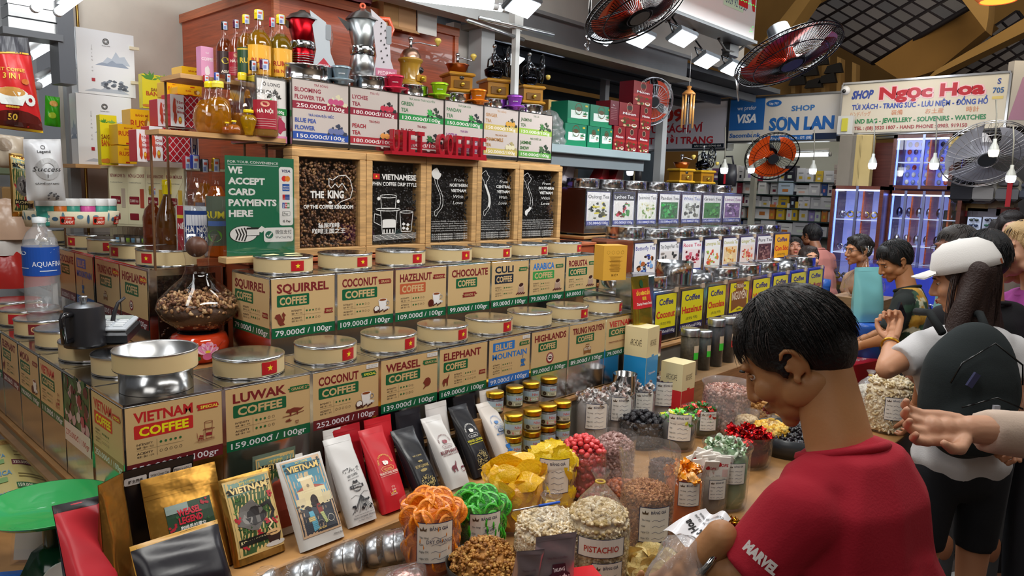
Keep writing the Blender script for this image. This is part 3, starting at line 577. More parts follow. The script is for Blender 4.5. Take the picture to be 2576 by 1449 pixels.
for k,(y0,y1,dd,labs,lb)in enumerate(((3.29,3.99,.33,[('TRUNG NGUYEN','150.000đ | 100gr','trung'),('HIGHLANDS','150.000đ | 100gr','high')],'long steel tin with TRUNG NGUYEN and HIGHLANDS labels and a bean window'),(4.0,4.60,.3,[('CHOCOLATE','110.000đ | 100gr',None),('BLUE MOUNTAIN','120.000đ | 100gr','mount')],'long steel tin with CHOCOLATE and BLUE MOUNTAIN labels'),(4.66,5.5,.1,[('SQUIRREL','130.000đ | 100gr',None),('VANILLA','130.000đ | 100gr',None)],'steel tin with SQUIRREL and VANILLA labels behind the water bottle'))):
 d=y1-y0-.006;t=thing('coffee_tin',lb,'tin',(XB+dd/2,y0,1.09),group='long tins behind the side row');tin_body(t,dd,d,.362)
 for j,(ti,pr,ik)in enumerate(labs):
  w=d/2-.02;sh=coffee_label(w,.265,ti,pr,band='#6e2428' if ti!='BLUE MOUNTAIN' else '#2f6fc0',ik=ik,ipos=(.4,.34,.2),rat=None,tw=.86,badge='SPECIAL' if k==0 else None,bcol='#d0402c')
  if k==0:pass
  sh.build('label',t,side(-dd/2-.001,d-.008-j*(w+.015),.362-.012-.265))
 if k==0:
  MB().b2((-.13,-.004,.03),(.13,.0,.33),'#1c1512',mat('bean_window',.08,coat=1)).build('window',t)
  beans_w=MB();rr=random.Random(5)
  for i in range(140):beans_w.ball((rr.uniform(-.12,.12),-.004,rr.uniform(.04,.25)),(.007,.003,.005),rr.choice(('#3a241a','#523222','#2a1a14')),SATIN,6,4)
  beans_w.build('beans',t,kind='stuff')
 if k<2:
  for j,yy in enumerate((.16,.50)[:2]):
   e=lid(t,.0,yy if k==0 else yy-.02,.15 if k==0 else.13,.075,'cream',(.05-1.0 if(k,j)==(0,0)else-1.2)if(k,j)!=(1,0)else-.45);e.location.z=.363
 else:
  e=lid(t,.0,.3,.1,.075,'cream',None);e.location.z=.363
B('white_post',(1.17,4.62,1.05),(1.195,4.65,1.5),'#d9d8d6',SATIN,label='thin white post between the VANILLA and SQUIRREL labels',cat='post')
# right stall: yellow coffee tins
def yellow_label(w,h,name,price,sub=None,col='#d22a2c',bg='#e9dc1e',navy='#2b2a78'):
 s=Sheet(w,h,'#2c2a52');s.rect(.03*w,.17*h,.94*w,.81*h,bg)
 if name=='NGUYEN':s.text('Coffee',.5*w,.84*h,.09*h,navy,al='c',w=.6*w,bold=.03);icon(s,'trung',.5*w,.55*h,.95*w);s.text('Legendee',.5*w,.22*h,.05*h,INK,al='c',maxw=.4*w)
 else:
  s.text('Coffee',.5*w,.73*h,.15*h,navy,al='c',w=.66*w,bold=.03);s.text(name,.5*w,.42*h,.17*h,col,al='c',w=.86*w,bold=.03)
  s.text(sub or '(코코넛 커피)',.5*w,.25*h,.06*h,'#333',al='c',w=.5*w,bold=.005)
 s.text(price,.5*w,.045*h,.08*h,'#e8e6ee',al='c',w=.9*w,bold=.01);return s
def clip_(t,w,h):MB().box((w*.36,-.004,h-.006),(.03,.01,.03),'#c9b29a',GLOSS).build('clip',t)
YX=[3.62,3.93,4.25,4.56,4.89,5.24,5.60,5.95,6.31,6.68];YY=2.30
q=at(1642,727,y=YY);X0=[at(a,b,y=YY).x for a,b in((1590,733),(1645,727),(1709.5,724),(1777,710),(1833,702),(1891,694),(1943,686),(1988,682),(2033,677),(2074,672))]
YN=[('C…','','yellow coffee tin half hidden behind the gold and red snack bag'),('Coconut','150.000vnd/100g','yellow labelled Coconut coffee tin'),('Hazelnut','120.000vnd/100g','yellow labelled Hazelnut coffee tin'),('Chocolate','150.000vnd/100g','yellow labelled Chocolate coffee tin'),('NGUYEN','90.000vnd/100g','yellow labelled tin with the red brown NGUYEN shield'),('Weasel','150.000vnd/100g','yellow labelled Weasel coffee tin'),('Elephant','150.000vnd/100g','yellow labelled tin with a small brown picture, second after Weasel'),('Luwak','200.000vnd/100g','yellow labelled tin just before the Blue Mountain one'),('Blue Mountain','150.000vnd/100g','yellow Blue Mountain coffee tin at the row end')]
YK=[dict(kind='steel',r=.12,h=.075),dict(kind='steel',r=.13,h=.08),dict(kind='openS',r=.125,h=.075,up=.07),dict(kind='openS',r=.105,h=.06),dict(kind='steel',r=.125,h=.07),dict(kind='steel',r=.125,h=.075),dict(kind='steel',r=.12,h=.075),dict(kind='openS',r=.12,h=.07),dict(kind='steel',r=.13,h=.08)]
for k,(nm,pr,lb)in enumerate(YN):
 if k==0:x0,x1=X0[1]-.3,X0[1]
 else:x0,x1=X0[k],X0[k+1]
 w=x1-x0
 t=tin(x0,x1,YY,1.262,.3,.33,lb,yellow_label(w-.05,.26,nm,pr,col='#b3203c' if nm in('Blue Mountain',)else '#d22a2c'),group='yellow labelled coffee tins',lidk=YK[k],lab_top=.02);clip_(t,w,.33)
def tea_label(w,h,name,price,c,pic,top=None):
 s=Sheet(w,h,'#3f3f6c');s.rect(.02*w,.02*h,.96*w,.96*h,top or '#e6e2e2');s.text(name,.5*w,.8*h,.11*h,c,al='c',w=.88*w,bold=.012)
 if top:s.rect(.02*w,.75*h,.96*w,.23*h,'#2e2c33');s.text(name,.5*w,.81*h,.11*h,'#f0eef2',al='c',w=.88*w,bold=.012)
 s.rect(.08*w,.17*h,.84*w,.55*h,pic[0]);rr=random.Random(len(name)*7+int(w*1e4))
 for i in range(26):blob(s,rr.uniform(.16,.84)*w,rr.uniform(.22,.66)*h,rr.uniform(.03,.1)*w,rr.uniform(.02,.07)*h,rr.choice(pic[1:]),i*3+1,7)
 s.rect(.02*w,.02*h,.96*w,.13*h,'#2f3d8c');s.text(price,.5*w,.045*h,.075*h,'#eceaf4',al='c',w=.86*w,bold=.01);return s
YM=2.80;X1=[at(a,b,y=YM).x for a,b in((1592.6,607),(1656,603),(1714,597),(1771,592),(1818,588),(1862,582),(1905,580),(1948,578),(1990,579))]
TM=[('Butterfly Tea','150.000vnd/100g','#3a3a8c',('#e8e2e0','#3d4d9a','#7aa6d6','#b0602c','#3c2a20'),'Butterfly Tea tin with a dark bowl picture, largest of the white tins'),('Tiny Dragon Pearl Tea','170.000vnd/100g','#333',('#d9d0cc','#555','#333','#8a8078'),'Tiny Dragon Pearl Tea tin'),('Rose Tea','180.000vnd/100g','#c23a5c',('#e8d4d4','#a8283c','#d0687a','#6a1c28'),'Rose Tea tin with a pink picture'),('Lemongrass Tea','150.000vnd/100g','#a8a01c',('#e8e4dc','#e07a3c','#d8503c','#9ab84c'),'Lemongrass Tea tin with orange drinks picture'),('Chamomile Tea','150.000vnd/100g','#a8a01c',('#e6c79a','#d99a4a','#c8782c','#f0dca0'),'Chamomile Tea tin with golden picture'),('Ginger Tea','160.000vnd/100g','#a8a01c',('#ead8d0','#c23a2c','#e0705c','#ecd0a0'),'Ginger Tea tin with a red cup picture'),('Pure Tea','150.000vnd/100g','#333',('#5a3a3c','#3a2428','#8c6460','#a88078'),'Pure Tea tin with a dark brown picture')]
for k,(nm,pr,c,pic,lb)in enumerate(TM):
 w=X1[k+1]-X1[k];t=tin(X1[k],X1[k+1],YM,1.515,.3 if k else.36,.315,lb,tea_label(w-.04,.265,nm,pr,c,pic),name='tea_tin',group='white labelled tea tins',lab_top=.015,lidk=dict(kind='steel',r=.14 if k==0 else.115+.012*(k%3),h=.09 if k==0 else.07));clip_(t,w,.31)
w=X1[8]-X1[7];s=yellow_label(w-.04,.27,'Con Sóc','75.000vnd/100g',bg='#f0b020');t=tin(X1[7],X1[8],YM,1.515,.3,.315,'orange labelled Con Sóc coffee tin at the end of the tea row',s,group='white labelled tea tins',lidk=dict(kind='steel',r=.12,h=.07))
YT=3.25;X2=[at(a,b,y=YT).x for a,b in((1472.6,476),(1540,478),(1601,479),(1657,480),(1714,481),(1767,482),(1820,484),(1869,485))]
TT=[('Oolong Tea','150.000đ/100g','#333',('#dcdad4','#2c302a','#4a4a28','#d8c840'),'Oolong Tea tin at the near end of the top tea row'),('Lychee Tea','190.000đ/100g','#333',('#e2dcd8','#22262c','#6a2c20','#c02c48','#3c8c3c'),'Lychee Tea tin with a dark title band'),('Jasmine Tea','150.000đ/100g','#555',('#e8e6dc','#c8c080','#e0dcc8','#7a9a50'),'Jasmine Tea tin with a pale picture'),('Pandan Tea','150.000vnd/100g','#333',('#2a6a34','#35a04a','#1c4a28','#59b86a'),'Pandan Tea tin with a bright green leaf picture'),('White Tea','185.000đ/100g','#5a6aa8',('#e6e6e0','#6a6a60','#4a4a44','#9a9a90'),'White Tea tin with grey leaves picture'),('Green Tea','100.000đ/100g','#333',('#3a7a34','#2c5c28','#5aa850','#448c3c'),'Green Tea tin with a grassy picture'),('Lotus Tea','170.000đ/100g','#8c4a8c',('#7a5a8c','#d8c4dc','#4a3458','#a07ab0'),'Lotus Tea tin with a purple picture at the row end')]
for k,(nm,pr,c,pic,lb)in enumerate(TT):
 w=X2[k+1]-X2[k];t=tin(X2[k],X2[k+1],YT,1.868,.32,.335,lb,tea_label(w-.04,.255,nm,pr,c,pic,top='#e6e2e2' if k==1 else None),name='tea_tin',group='top row of tea tins',lab_top=.02,lidk=dict(kind='steel',r=.125,h=.075))
 fb=MB();fb.grid(lambda u,v,w=w:Vector(((u-.5)*(w-.03),-.006-.004*sin(9*u+5*v),.04+.29*v)),8,8,'#ffffff',FILM);fb.build('plastic_wrap',t)
# six big tea tins on top of the frame wall
def bigtea(w,h,top,bot):
 s=Sheet(w,h,'#c4b8b2')
 for(vn,l1,l2,price,c,band,pic),y in((top,.5),(bot,0)):
  y*=h;H=h*.5;s.text(vn,.5*w,y+.84*H,.08*H,c,al='c',maxw=.8*w,bold=.015);s.text(l1,.04*w,y+.62*H,.14*H,c,maxw=.62*w,bold=.03)
  if l2:s.text(l2,.04*w,y+.38*H,.14*H,c,maxw=.66*w,bold=.03)
  s.rect(0,y+.06*H,w,.25*H,band);s.text(price,.5*w,y+.11*H,.13*H,'#e8e2e0',al='c',w=.86*w,bold=.012)
  ic_heap(s,.8*w,y+.3*H,.34*w,pic[0],3);
  if pic[1]=='leaf':ic_leaves(s,.72*w,y+.34*H,.2*w,pic[2],5)
  else:
   for i in range(3):s.ell((.68+.09*i)*w,y+.4*H,.055*w,.1*H,pic[2])
 return s
TEA=[(('TRÀ BÔNG','BLOOMING','FLOWER TEA','250.000đ /100g','#8c2438','#8c2438',('#d8d0b0','r','#c0507c')),('TRÀ HOA ĐẬU BIẾC','BLUE PEA','FLOWER','150.000đ/100g','#3d55a0','#2f4fa0',('#3c4258','r','#6c74a0')),'BLOOMING FLOWER TEA and BLUE PEA FLOWER tin under the red moka pot'),(('TRÀ VẢI','LYCHEE','TEA','180.000đ/100g','#8c2438','#8c2438',('#2e2a2c','r','#c03048')),('TRÀ ĐÀO','PEACH','TEA','180.000đ/100g','#a0303c','#a8323c',('#2e2a2c','r','#e09a50')),'LYCHEE TEA and PEACH TEA tin under the silver moka pot'),(('TRÀ XANH THÁI NGUYÊN','GREEN','TEA','120.000đ/100g','#2c6a3c','#2a8a44',('#2e3a2c','leaf','#3aa84a')),('TRÀ ĐEN','BLACK','TEA','100.000đ/100g','#7c2430','#a0303c',('#24262a','leaf','#2a6a34')),'GREEN TEA and BLACK TEA tin behind the red sign letters'),(('TRÀ SÂM DỨA','PANDAN','TEA','150.000đ/100g','#2c6a3c','#2a8a44',('#23282a','leaf','#2f8c3a')),('TRÀ SEN','LOTUS','TEA','170.000đ/100g','#8c4a8c','#a05a90',('#4a4a4c','r','#c9b0c4')),'PANDAN TEA and LOTUS TEA tin under the orange filter cup'),(('TRÀ GỪNG','GINGER','TEA','150.000đ/100g','#a8763c','#c2ad62',('#3a3c30','r','#cf9a3c')),('TRÀ HOA CÚC','CHAMOMILE','TEA','150.000đ/100g','#a8763c','#c2ad62',('#a89a6a','r','#d8cfae')),'GINGER TEA and CHAMOMILE TEA tin with khaki price bands'),(('TRÀ LÀI','JASMINE','TEA','150.000đ/100g','#3a5a30','#92b64a',('#3a4a34','leaf','#3f7a3a')),('TRÀ TUYẾT LÀI','JASMINE','SNOW','150.000đ/100g','#3a6a34','#5a9a44',('#2e4030','leaf','#4a6a44')),'JASMINE TEA and JASMINE SNOW tin at the end by the shelf')]
YB=3.1;XT=[1.787,2.104,2.408,2.728,3.035,3.34,3.665]
for k,(a,b,lb)in enumerate(TEA):
 w=XT[k+1]-XT[k];tin(XT[k],XT[k+1],YB,2.327,.3,.31,lb,bigtea(w-.012,.28,a,b),name='tea_tin',group='big tea tins on top of the frames',lab_top=.004)
# framed bean panels, signs, bottles, gadgets on the tea tins
def sz(px,p):return px*(RC.transposed()@(Vector(p)-EYE)).z/-FPX
def text3d(mb,s,h,d,col,m,org=(0,0,0),bold=.02,w=None):
 c=bpy.data.curves.new('t','FONT');c.body=s;c.resolution_u=3;c.size=h/.73;c.offset=bold*h;c.extrude=d/2
 o=bpy.data.objects.new('t',c);me=o.to_mesh();k=(w/(max(v.co.x for v in me.vertices)-min(v.co.x for v in me.vertices)))if w else 1;x0=min(v.co.x for v in me.vertices)
 mb.add([Vector(org)+Vector(((v.co.x-x0)*k,-v.co.z,v.co.y))for v in me.vertices],[tuple(p.vertices)for p in me.polygons],col,m)
 o.to_mesh_clear();bpy.data.objects.remove(o);bpy.data.curves.remove(c);return mb
XF=[1.776,2.194,2.589,2.978,3.343,3.764]
FL=['wooden framed panel of brown beans reading THE KING OF THE COFFEE KINGDOM','wooden framed panel reading VIETNAMESE PHIN COFFEE DRIP STYLE','wooden framed dark panel reading From NORTHERN VIETNAM With Love','wooden framed dark panel reading From CENTRAL VIETNAM With Love','wooden framed dark panel reading From SOUTHERN VIETNAM With Love']
WH='#e4e2de'
VN=[(.1,.95),(.2,.98),(.3,1.0),(.36,.97),(.46,.9),(.55,.88),(.5,.82),(.36,.76),(.34,.70),(.45,.6),(.58,.5),(.66,.4),(.68,.28),(.62,.18),(.5,.12),(.4,.08),(.3,0),(.22,.03),(.2,.1),(.3,.14),(.42,.16),(.5,.22),(.55,.32),(.52,.42),(.45,.5),(.34,.6),(.22,.7),(.18,.78),(.08,.82),(.0,.9)]
for k in range(5):
 x0,x1=XF[k]+.002,XF[k+1]-.002;w=x1-x0;h=.508;t=thing('bean_frame',FL[k],'frame',((x0+x1)/2,3.1,1.497),group='framed coffee bean panels');fw=.036
 for a,b,c,d_ in((-w/2,w/2,0,fw),(-w/2,w/2,h-fw,h),(-w/2,-w/2+fw,fw,h-fw),(w/2-fw,w/2,fw,h-fw)):MB().b2((a,-.02,c),(b,.06,d_),'#cfa36c',WOOD,bev=.003).build('frame_bar',t)
 MB().b2((-w/2+.01,.05,.01),(w/2-.01,.058,h-.01),'#1a1614' if k else '#2a1b12',MATTE).build('backing',t)
 iw,ih=w-2*fw,h-2*fw;r=random.Random(k+20);cols=('#6e4a31','#8a6242','#4a2f20','#a07850','#5c3b28')if k==0 else('#1c1a1c','#26231f','#2e2a2c','#151416','#35302e')
 bm_=MB();N=1000 if k==0 else 420
 for i in range(N):
  u,v=r.uniform(-.5,.5),r.uniform(-.49,.47-.03*abs(sin(i)));bm_.ball((u*iw,.012+r.uniform(0,.012),fw+ih*(v+.5)),(.0085,.005,.0062),r.choice(cols),SATIN,6,4,rot=(0,r.uniform(0,3),0))
 bm_.build('beans',t,kind='stuff')
 MB().b2((-iw/2,-.001,fw),(iw/2,.002,fw+ih),'#ffffff',GLASS).build('glass_pane',t)
 s=Sheet(iw,ih);W,H_=iw,ih
 if k==0:
  s.text('THE',.2*W,.56*H_,.075*H_,WH,w=.22*W,bold=.04);s.text('KING',.48*W,.56*H_,.085*H_,WH,w=.27*W,bold=.04);s.text('OF THE COFFEE KINGDOM',.5*W,.44*H_,.042*H_,WH,al='c',w=.82*W,bold=.035)
  s.text('猫屎咖啡',.5*W,.23*H_,.045*H_,WH,al='c',w=.36*W,bold=.02);s.text('咖啡王国之王',.5*W,.165*H_,.045*H_,WH,al='c',w=.55*W,bold=.02)
  s.line([(.5*W,.7*H_),(.5*W,.78*H_),(.56*W,.76*H_),(.66*W,.81*H_),(.78*W,.82*H_),(.86*W,.77*H_),(.9*W,.66*H_),(.86*W,.56*H_),(.7*W,.52*H_),(.62*W,.47*H_)],.004,WH)
  s.line([(.5*W,.7*H_),(.54*W,.67*H_),(.6*W,.72*H_),(.66*W,.68*H_),(.72*W,.73*H_),(.8*W,.65*H_)],.004,WH);s.ell(.52*W,.51*H_,.03*W,.014*H_,WH)
 elif k==1:
  s.rect(.05*W,.79*H_,.13*W,.065*H_,'#c22a26');star(s,.115*W,.822*H_,.018*H_);s.text('VIETNAMESE',.22*W,.79*H_,.065*H_,WH,w=.72*W,bold=.035);s.text('PHIN COFFEE DRIP STYLE',.04*W,.715*H_,.045*H_,WH,w=.91*W,bold=.02)
  for pts in([(.2,.58),(.22,.44),(.5,.44),(.52,.58)],[(.2,.42),(.24,.14),(.5,.14),(.54,.42)],[(.6,.4),(.63,.16),(.84,.16),(.88,.4)],[(.2,.36),(.08,.38),(.07,.28),(.2,.24)]):s.line([(a*W,b*H_)for a,b in pts],.0035,WH)
  s.circ(.36*W,.59*H_,.17*W,.0035,WH,ry=.02*H_);s.circ(.36*W,.43*H_,.25*W,.0035,WH,ry=.018*H_);s.circ(.74*W,.4*H_,.14*W,.003,WH,ry=.015*H_)
  s.rect(.24*W,.21*H_,.27*W,.09*H_,WH);s.ell(.375*W,.3*H_,.135*W,.014*H_,WH)
  for i in range(4):s.rect((.26+.06*i)*W,.14*H_,.025*W,.05*H_,WH)
  for a,b in((.68,.25),(.68,.2),(.76,.19),(.77,.24)):s.poly([((a-.04)*W,b*H_),(a*W,(b-.02)*H_),((a+.04)*W,b*H_),(a*W,(b+.025)*H_)],WH)
  for a,b in((.16,.56),(.56,.53)):s.ell(a*W,b*H_,.03*W,.022*H_,WH)
  for i in range(6):s.line([((.05+.14*i)*W,.12*H_),((.2+.14*i)*W,.07*H_)],.002,WH);s.line([(.05*W,(.12-.012*i)*H_),(.95*W,(.14-.012*i)*H_)],.0015,WH)
 else:
  ms=[(x*.42*W+.04*W,y*.62*H_+.34*H_)for x,y in VN];s.line(ms,.003,WH,True)
  fill={2:VN[:8]+VN[-3:],3:VN[8:14]+VN[21:27],4:VN[13:22]}[k];s.poly([(x*.42*W+.04*W,y*.62*H_+.34*H_)for x,y in fill],WH)
  s.text('From',.7*W,.8*H_,.04*H_,WH,al='c',slant=.35,bold=-.004,w=.24*W);s.text(('NORTHERN','CENTRAL','SOUTHERN')[k-2],.7*W,.73*H_,.04*H_,WH,al='c',w=.44*W,bold=.03);s.text('VIETNAM',.7*W,.66*H_,.04*H_,WH,al='c',w=.38*W,bold=.03)
  s.text('With',.68*W,.58*H_,.045*H_,WH,al='c',slant=.35,bold=-.004,w=.26*W);s.text('Love',.68*W,.5*H_,.045*H_,WH,al='c',slant=.35,bold=-.004,w=.24*W)
  for i,tx in enumerate((('In the North, COFFEE – an energizing drink, can be found','in every alley and ancient quarter. Whether it\'s a simple','phin-filtered coffee or specialties like egg coffee...','Northerners prefer to slowly savor each sip, appreciating','the aroma and meticulous brewing process.'),('Central Vietnam favors a rich, robust flavor in their','coffee. The long-standing production tradition and dark','roasting methods have created a distinct phin-filtered','coffee brand in this region. Locals enjoy sipping coffee','while people-watching or engaging in leisure activities'),('In the vibrant South, where only two seasons exist','rainy and sunny, coffee drinking is an integral part of life.','Traditional Southerners make coffee with simple phin','or cloth filters, enjoyed with ice and condensed milk','as a refreshing drink in the warm climate.'))[k-2]):s.text(tx,.06*W,(.27-.03*i)*H_,.016*H_,WH,w=.88*W,bold=0)
  for i in range(3):s.text('北方人更喜欢慢慢品味每一口咖啡欣赏香气',.06*W,(.1-.03*i)*H_,.017*H_,WH,w=.88*W,bold=0)
 s.build('print',t,front(-iw/2,-.003,fw))
MB().b2((1.79,3.10,2.0055),(3.76,3.38,2.0155),'#c79a62',WOOD).build('shelf_board',None,label='thin wooden board over the bean frames under the big tea tins',cat='board')
p0,p1=at(980,400,y=3.04),at(1218,408,y=3.04);L=p1 .x-p0 .x
t=thing('letter_sign','red metal letters VIET COFFEE standing on the bean frames','sign',(p0 .x,3.04,2.006));RD='#a3202c'
MB().b2((0,-.02,0),(L,.05,.018),RD,GLOSS).build('base_plate',t)
adv=L/11.2;xx=.01
for i,ch in enumerate('VIET COFFEE'):
 if ch==' ':xx+=adv*1.3;continue
 mb=MB();ww=adv*(.4 if ch=='I' else.72);text3d(mb,'U' if ch=='V' else ch,.115,.03,RD,GLOSS,(xx,0,.016),.03,w=ww);mb.build('letter',t);xx+=adv*(.62 if ch=='I' else 1.05)
q=at(572,640,y=2.99);q2=at(738,640,y=2.99);w=q2 .x-q.x+.01;h=at(650,400,y=2.99).z-1.515;t=thing('card_sign','green WE ACCEPT CARD PAYMENTS HERE sign in a clear holder','sign',(q.x,2.99,1.494))
MB().b2((-.02,-.03,0),(w+.02,.045,.028),'#d9b27c',WOOD,bev=.003).build('wooden_foot',t)
s=Sheet(w,h,'#1c6a4a');W,H_=w,h;s.text('FOR YOUR CONVENIENCE',.04*W,.93*H_,.025*H_,WH,w=.72*W,bold=.005);s.line([(.04*W,.915*H_),(.76*W,.915*H_)],.002,WH)
for i,tx in enumerate(('WE','ACCEPT','CARD','PAYMENTS','HERE')):s.text(tx,.04*W,(.83-.108*i)*H_,.065*H_,WH,w=(.2,.52,.38,.69,.34)[i]*W,bold=.045)
s.rrect(.77*W,.3*H_,.21*W,.61*H_,.012,WH);s.text('VISA',.875*W,.855*H_,.03*H_,'#1e2a5c',al='c',w=.14*W,bold=.03,slant=.2);s.ell(.85*W,.79*H_,.04*W,.03*H_,'#d8302c');s.ell(.9*W,.79*H_,.04*W,.03*H_,'#e8872c')
s.rect(.82*W,.66*H_,.11*W,.075*H_,'#2a5ca8');s.text('AMERICAN',.875*W,.70*H_,.014*H_,WH,al='c',w=.1*W);s.text('EXPRESS',.875*W,.675*H_,.014*H_,WH,al='c',w=.09*W);s.rect(.82*W,.57*H_,.04*W,.055*H_,'#c22a2c');s.rect(.86*W,.57*H_,.07*W,.055*H_,'#2c4a8c')
for i,c in enumerate(('#1e4a9c','#b8283c','#2a8a4c')):s.rect((.815+.038*i)*W,.48*H_,.036*W,.06*H_,c);s.text('JCB'[i],(.833+.038*i)*W,.495*H_,.03*H_,WH,al='c',bold=.03)
s.rrect(.815*W,.4*H_,.12*W,.05*H_,.004,'#333');s.rrect(.82*W,.404*H_,.11*W,.042*H_,.003,WH);s.text('Pay',.835*W,.413*H_,.024*H_,'#222',w=.07*W);s.text('G Pay',.82*W,.335*H_,.024*H_,'#444',w=.12*W)
s.ell(.24*W,.22*H_,.2*W,.085*H_,'#222',24);s.ell(.24*W,.22*H_,.192*W,.08*H_,WH,24)
for i in range(4):s.line([((.13+.04*i)*W,(.165-.005*i)*H_),((.16+.042*i)*W,.215*H_),((.13+.04*i)*W,(.265+.005*i)*H_)],.006,'#222')
s.rrect(.28*W,.2*H_,.19*W,.085*H_,.004,'#222');s.rrect(.285*W,.205*H_,.18*W,.06*H_,.003,WH);s.poly([(.42*W,.25*H_),(.5*W,.3*H_),(.56*W,.27*H_),(.5*W,.23*H_)],WH)
s.rrect(.53*W,.13*H_,.45*W,.15*H_,.012,WH);s.ell(.61*W,.205*H_,.06*W,.04*H_,'#2c6a54');s.text('微信支付',.7*W,.215*H_,.035*H_,'#555',w=.25*W,bold=.01);s.text('WeChat Pay',.7*W,.165*H_,.025*H_,'#777',w=.25*W);s.line([(.58*W,.2*H_),(.6*W,.185*H_),(.645*W,.225*H_)],.005,WH)
s.build('printed_sheet',t,front(0,.006,.03));MB().b2((-.01,-.004,.022),(w+.01,-.001,h+.07),'#ffffff',GLASS).build('acrylic_front',t);MB().b2((-.01,.012,.022),(w+.01,.015,h+.07),'#ffffff',GLASS).build('acrylic_back',t)
# bottles
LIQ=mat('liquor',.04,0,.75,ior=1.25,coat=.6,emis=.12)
def stamp(t,r,z,h,a):s=Sheet(r*1.1,h,'#cfd6e4',cuts=4);s.rect(.1*s.w,.1*h,.5*s.w,.35*h,'#7c8cc0');s.rect(.2*s.w,.6*h,.6*s.w,.2*h,'#d05a4a');s.build('tax_stamp',t,wrap(r,z,a,.0015))
def bottle(cx,top,base,wpx,y,label,liq='#c8741a',cap='#e8c81e',caph=.11,lab=None,kind='std',lv=.72,name='liquor_bottle',st=True,group='liquor bottles on the stepped shelf',z=None):
 p=at(cx,base,y=y)if z is None else at(cx,base,z=z);h=at(cx,top,y=p.y).z-p.z;r=sz(wpx,p)/2;t=thing(name,label,'bottle',p,group=group)
 if kind=='std':P=[(0,0),(r*.9,0),(r,.02*h),(r,.52*h),(r*.93,.58*h),(r*.7,.655*h),(r*.42,.73*h),(r*.33,.79*h),(r*.31,.93*h)]
 elif kind=='squat':P=[(0,0),(r*.8,0),(r,.06*h),(r*1.0,.5*h),(r*.85,.62*h),(r*.45,.72*h),(r*.38,.76*h),(r*.38,.93*h)]
 elif kind=='flask':P=[(0,0),(r*.75,0),(r*.92,.08*h),(r,.3*h),(r*.9,.48*h),(r*.6,.62*h),(r*.36,.74*h),(r*.3,.8*h),(r*.3,.93*h)]
 elif kind=='urn':P=[(0,0),(r*.55,0),(r*.5,.05*h),(r*.65,.2*h),(r,.55*h),(r*.98,.65*h),(r*.7,.76*h),(r*.5,.8*h),(r*.5,.93*h)]
 gl=MB();lq=MB();n=26;k=[i for i,q in enumerate(P)if q[1]<=lv*h];cut=P[:k[-1]+1];a,b=P[k[-1]],P[min(k[-1]+1,len(P)-1)]
 f=(lv*h-a[1])/max(b[1]-a[1],1e-6);rl=a[0]+(b[0]-a[0])*max(0,min(1,f));e=.002;IN=[(max(q[0]-e,0),q[1]+.004)for q in cut]+[(rl-e,lv*h),(0,lv*h)]
 lq.lathe(IN,liq,LIQ,n).build('liquor',t);gl.lathe(P,'#ffffff',GLASS,n).build('glass',t)
 cr=P[-1][0]*1.18;MB().lathe([(cr,h*(1-caph)),(cr*1.02,h*(1-caph*.5)),(cr,h*.99),(cr*.85,h),(0,h)],cap,GLOSS if cap!='#c9a22c' else METAL,20).lathe([(cr*1.06,h*(1-caph*.45)),(cr*1.06,h*(1-caph*.38))],cap,GLOSS,20).build('cap',t)
 ac=atan2(-p.y,-p.x)
 if lab:
  z0,z1,bg,span,items=lab;s=Sheet(r*span,(z1-z0)*h,bg,cuts=9)
  for it in items:
   if it[0]=='t':s.text(it[1],it[2]*s.w,it[3]*s.h,it[4]*s.h,it[5],al='c',maxw=.9*s.w,bold=.03)
   elif it[0]=='r':s.rect(it[1]*s.w,it[2]*s.h,it[3]*s.w,it[4]*s.h,it[5])
   elif it[0]=='e':s.ell(it[1]*s.w,it[2]*s.h,it[3]*s.w,it[4]*s.h,it[5])
  s.build('label',t,wrap(r,z0*h,ac-span/2,.001))
 if st:stamp(t,cr*1.03,h*.86,h*.13,ac-.3)
 return t
rum=(.1,.5,'#f2b23a',2.0,[('e',.5,.7,.3,.25,'#f6c860'),('t','RUM',.45,.38,.17,'#b8401c'),('t','Hà Nội',.5,.14,.12,'#b8401c')]);asia=(.12,.5,'#3a2424',1.9,[('t','ASIA',.5,.08,.12,'#e8e0d0'),('e',.5,.6,.2,.14,'#d8c23a')])
hanoi=(.1,.47,'#a02232',2.1,[('t','HÀ NỘI',.5,.56,.12,'#efe6dc'),('r',.1,.1,.8,.01,'#e8d8d0'),('r',.1,.18,.8,.01,'#e8d8d0'),('r',.1,.26,.8,.01,'#e8d8d0'),('r',.1,.34,.8,.01,'#e8d8d0'),('e',.5,.86,.16,.1,'#d9a080')])
vodka=(.06,.46,'#24407e',2.0,[('r',.08,.1,.84,.8,'#e4e6ee'),('r',.12,.14,.76,.5,'#24407e'),('t','HÀ NỘI',.5,.48,.12,'#fff'),('t','VODKA',.5,.24,.12,'#fff')])
green=(.12,.5,'#2c4a2c',2.0,[('r',0,.9,1,.06,'#d8b83a'),('t','RUM',.5,.4,.2,'#d8b83a')])
def riser(x0,x1,y0,y1,z,lb,col='#e9e4d2'):
 p=thing('display_riser',lb,'shelf',((x0+x1)/2,y0,z));w=x1-x0;MB().b2((-w/2,0,-.02),(w/2,y1-y0,0),'#c99b66',WOOD).build('board',p);[MB().b2((a-.004,y1-y0-.01,-.6),(a+.004,y1-y0,-.02),'#6a4a30',SATIN).build('leg',p)for a in(-w/2+.02,w/2-.02)]
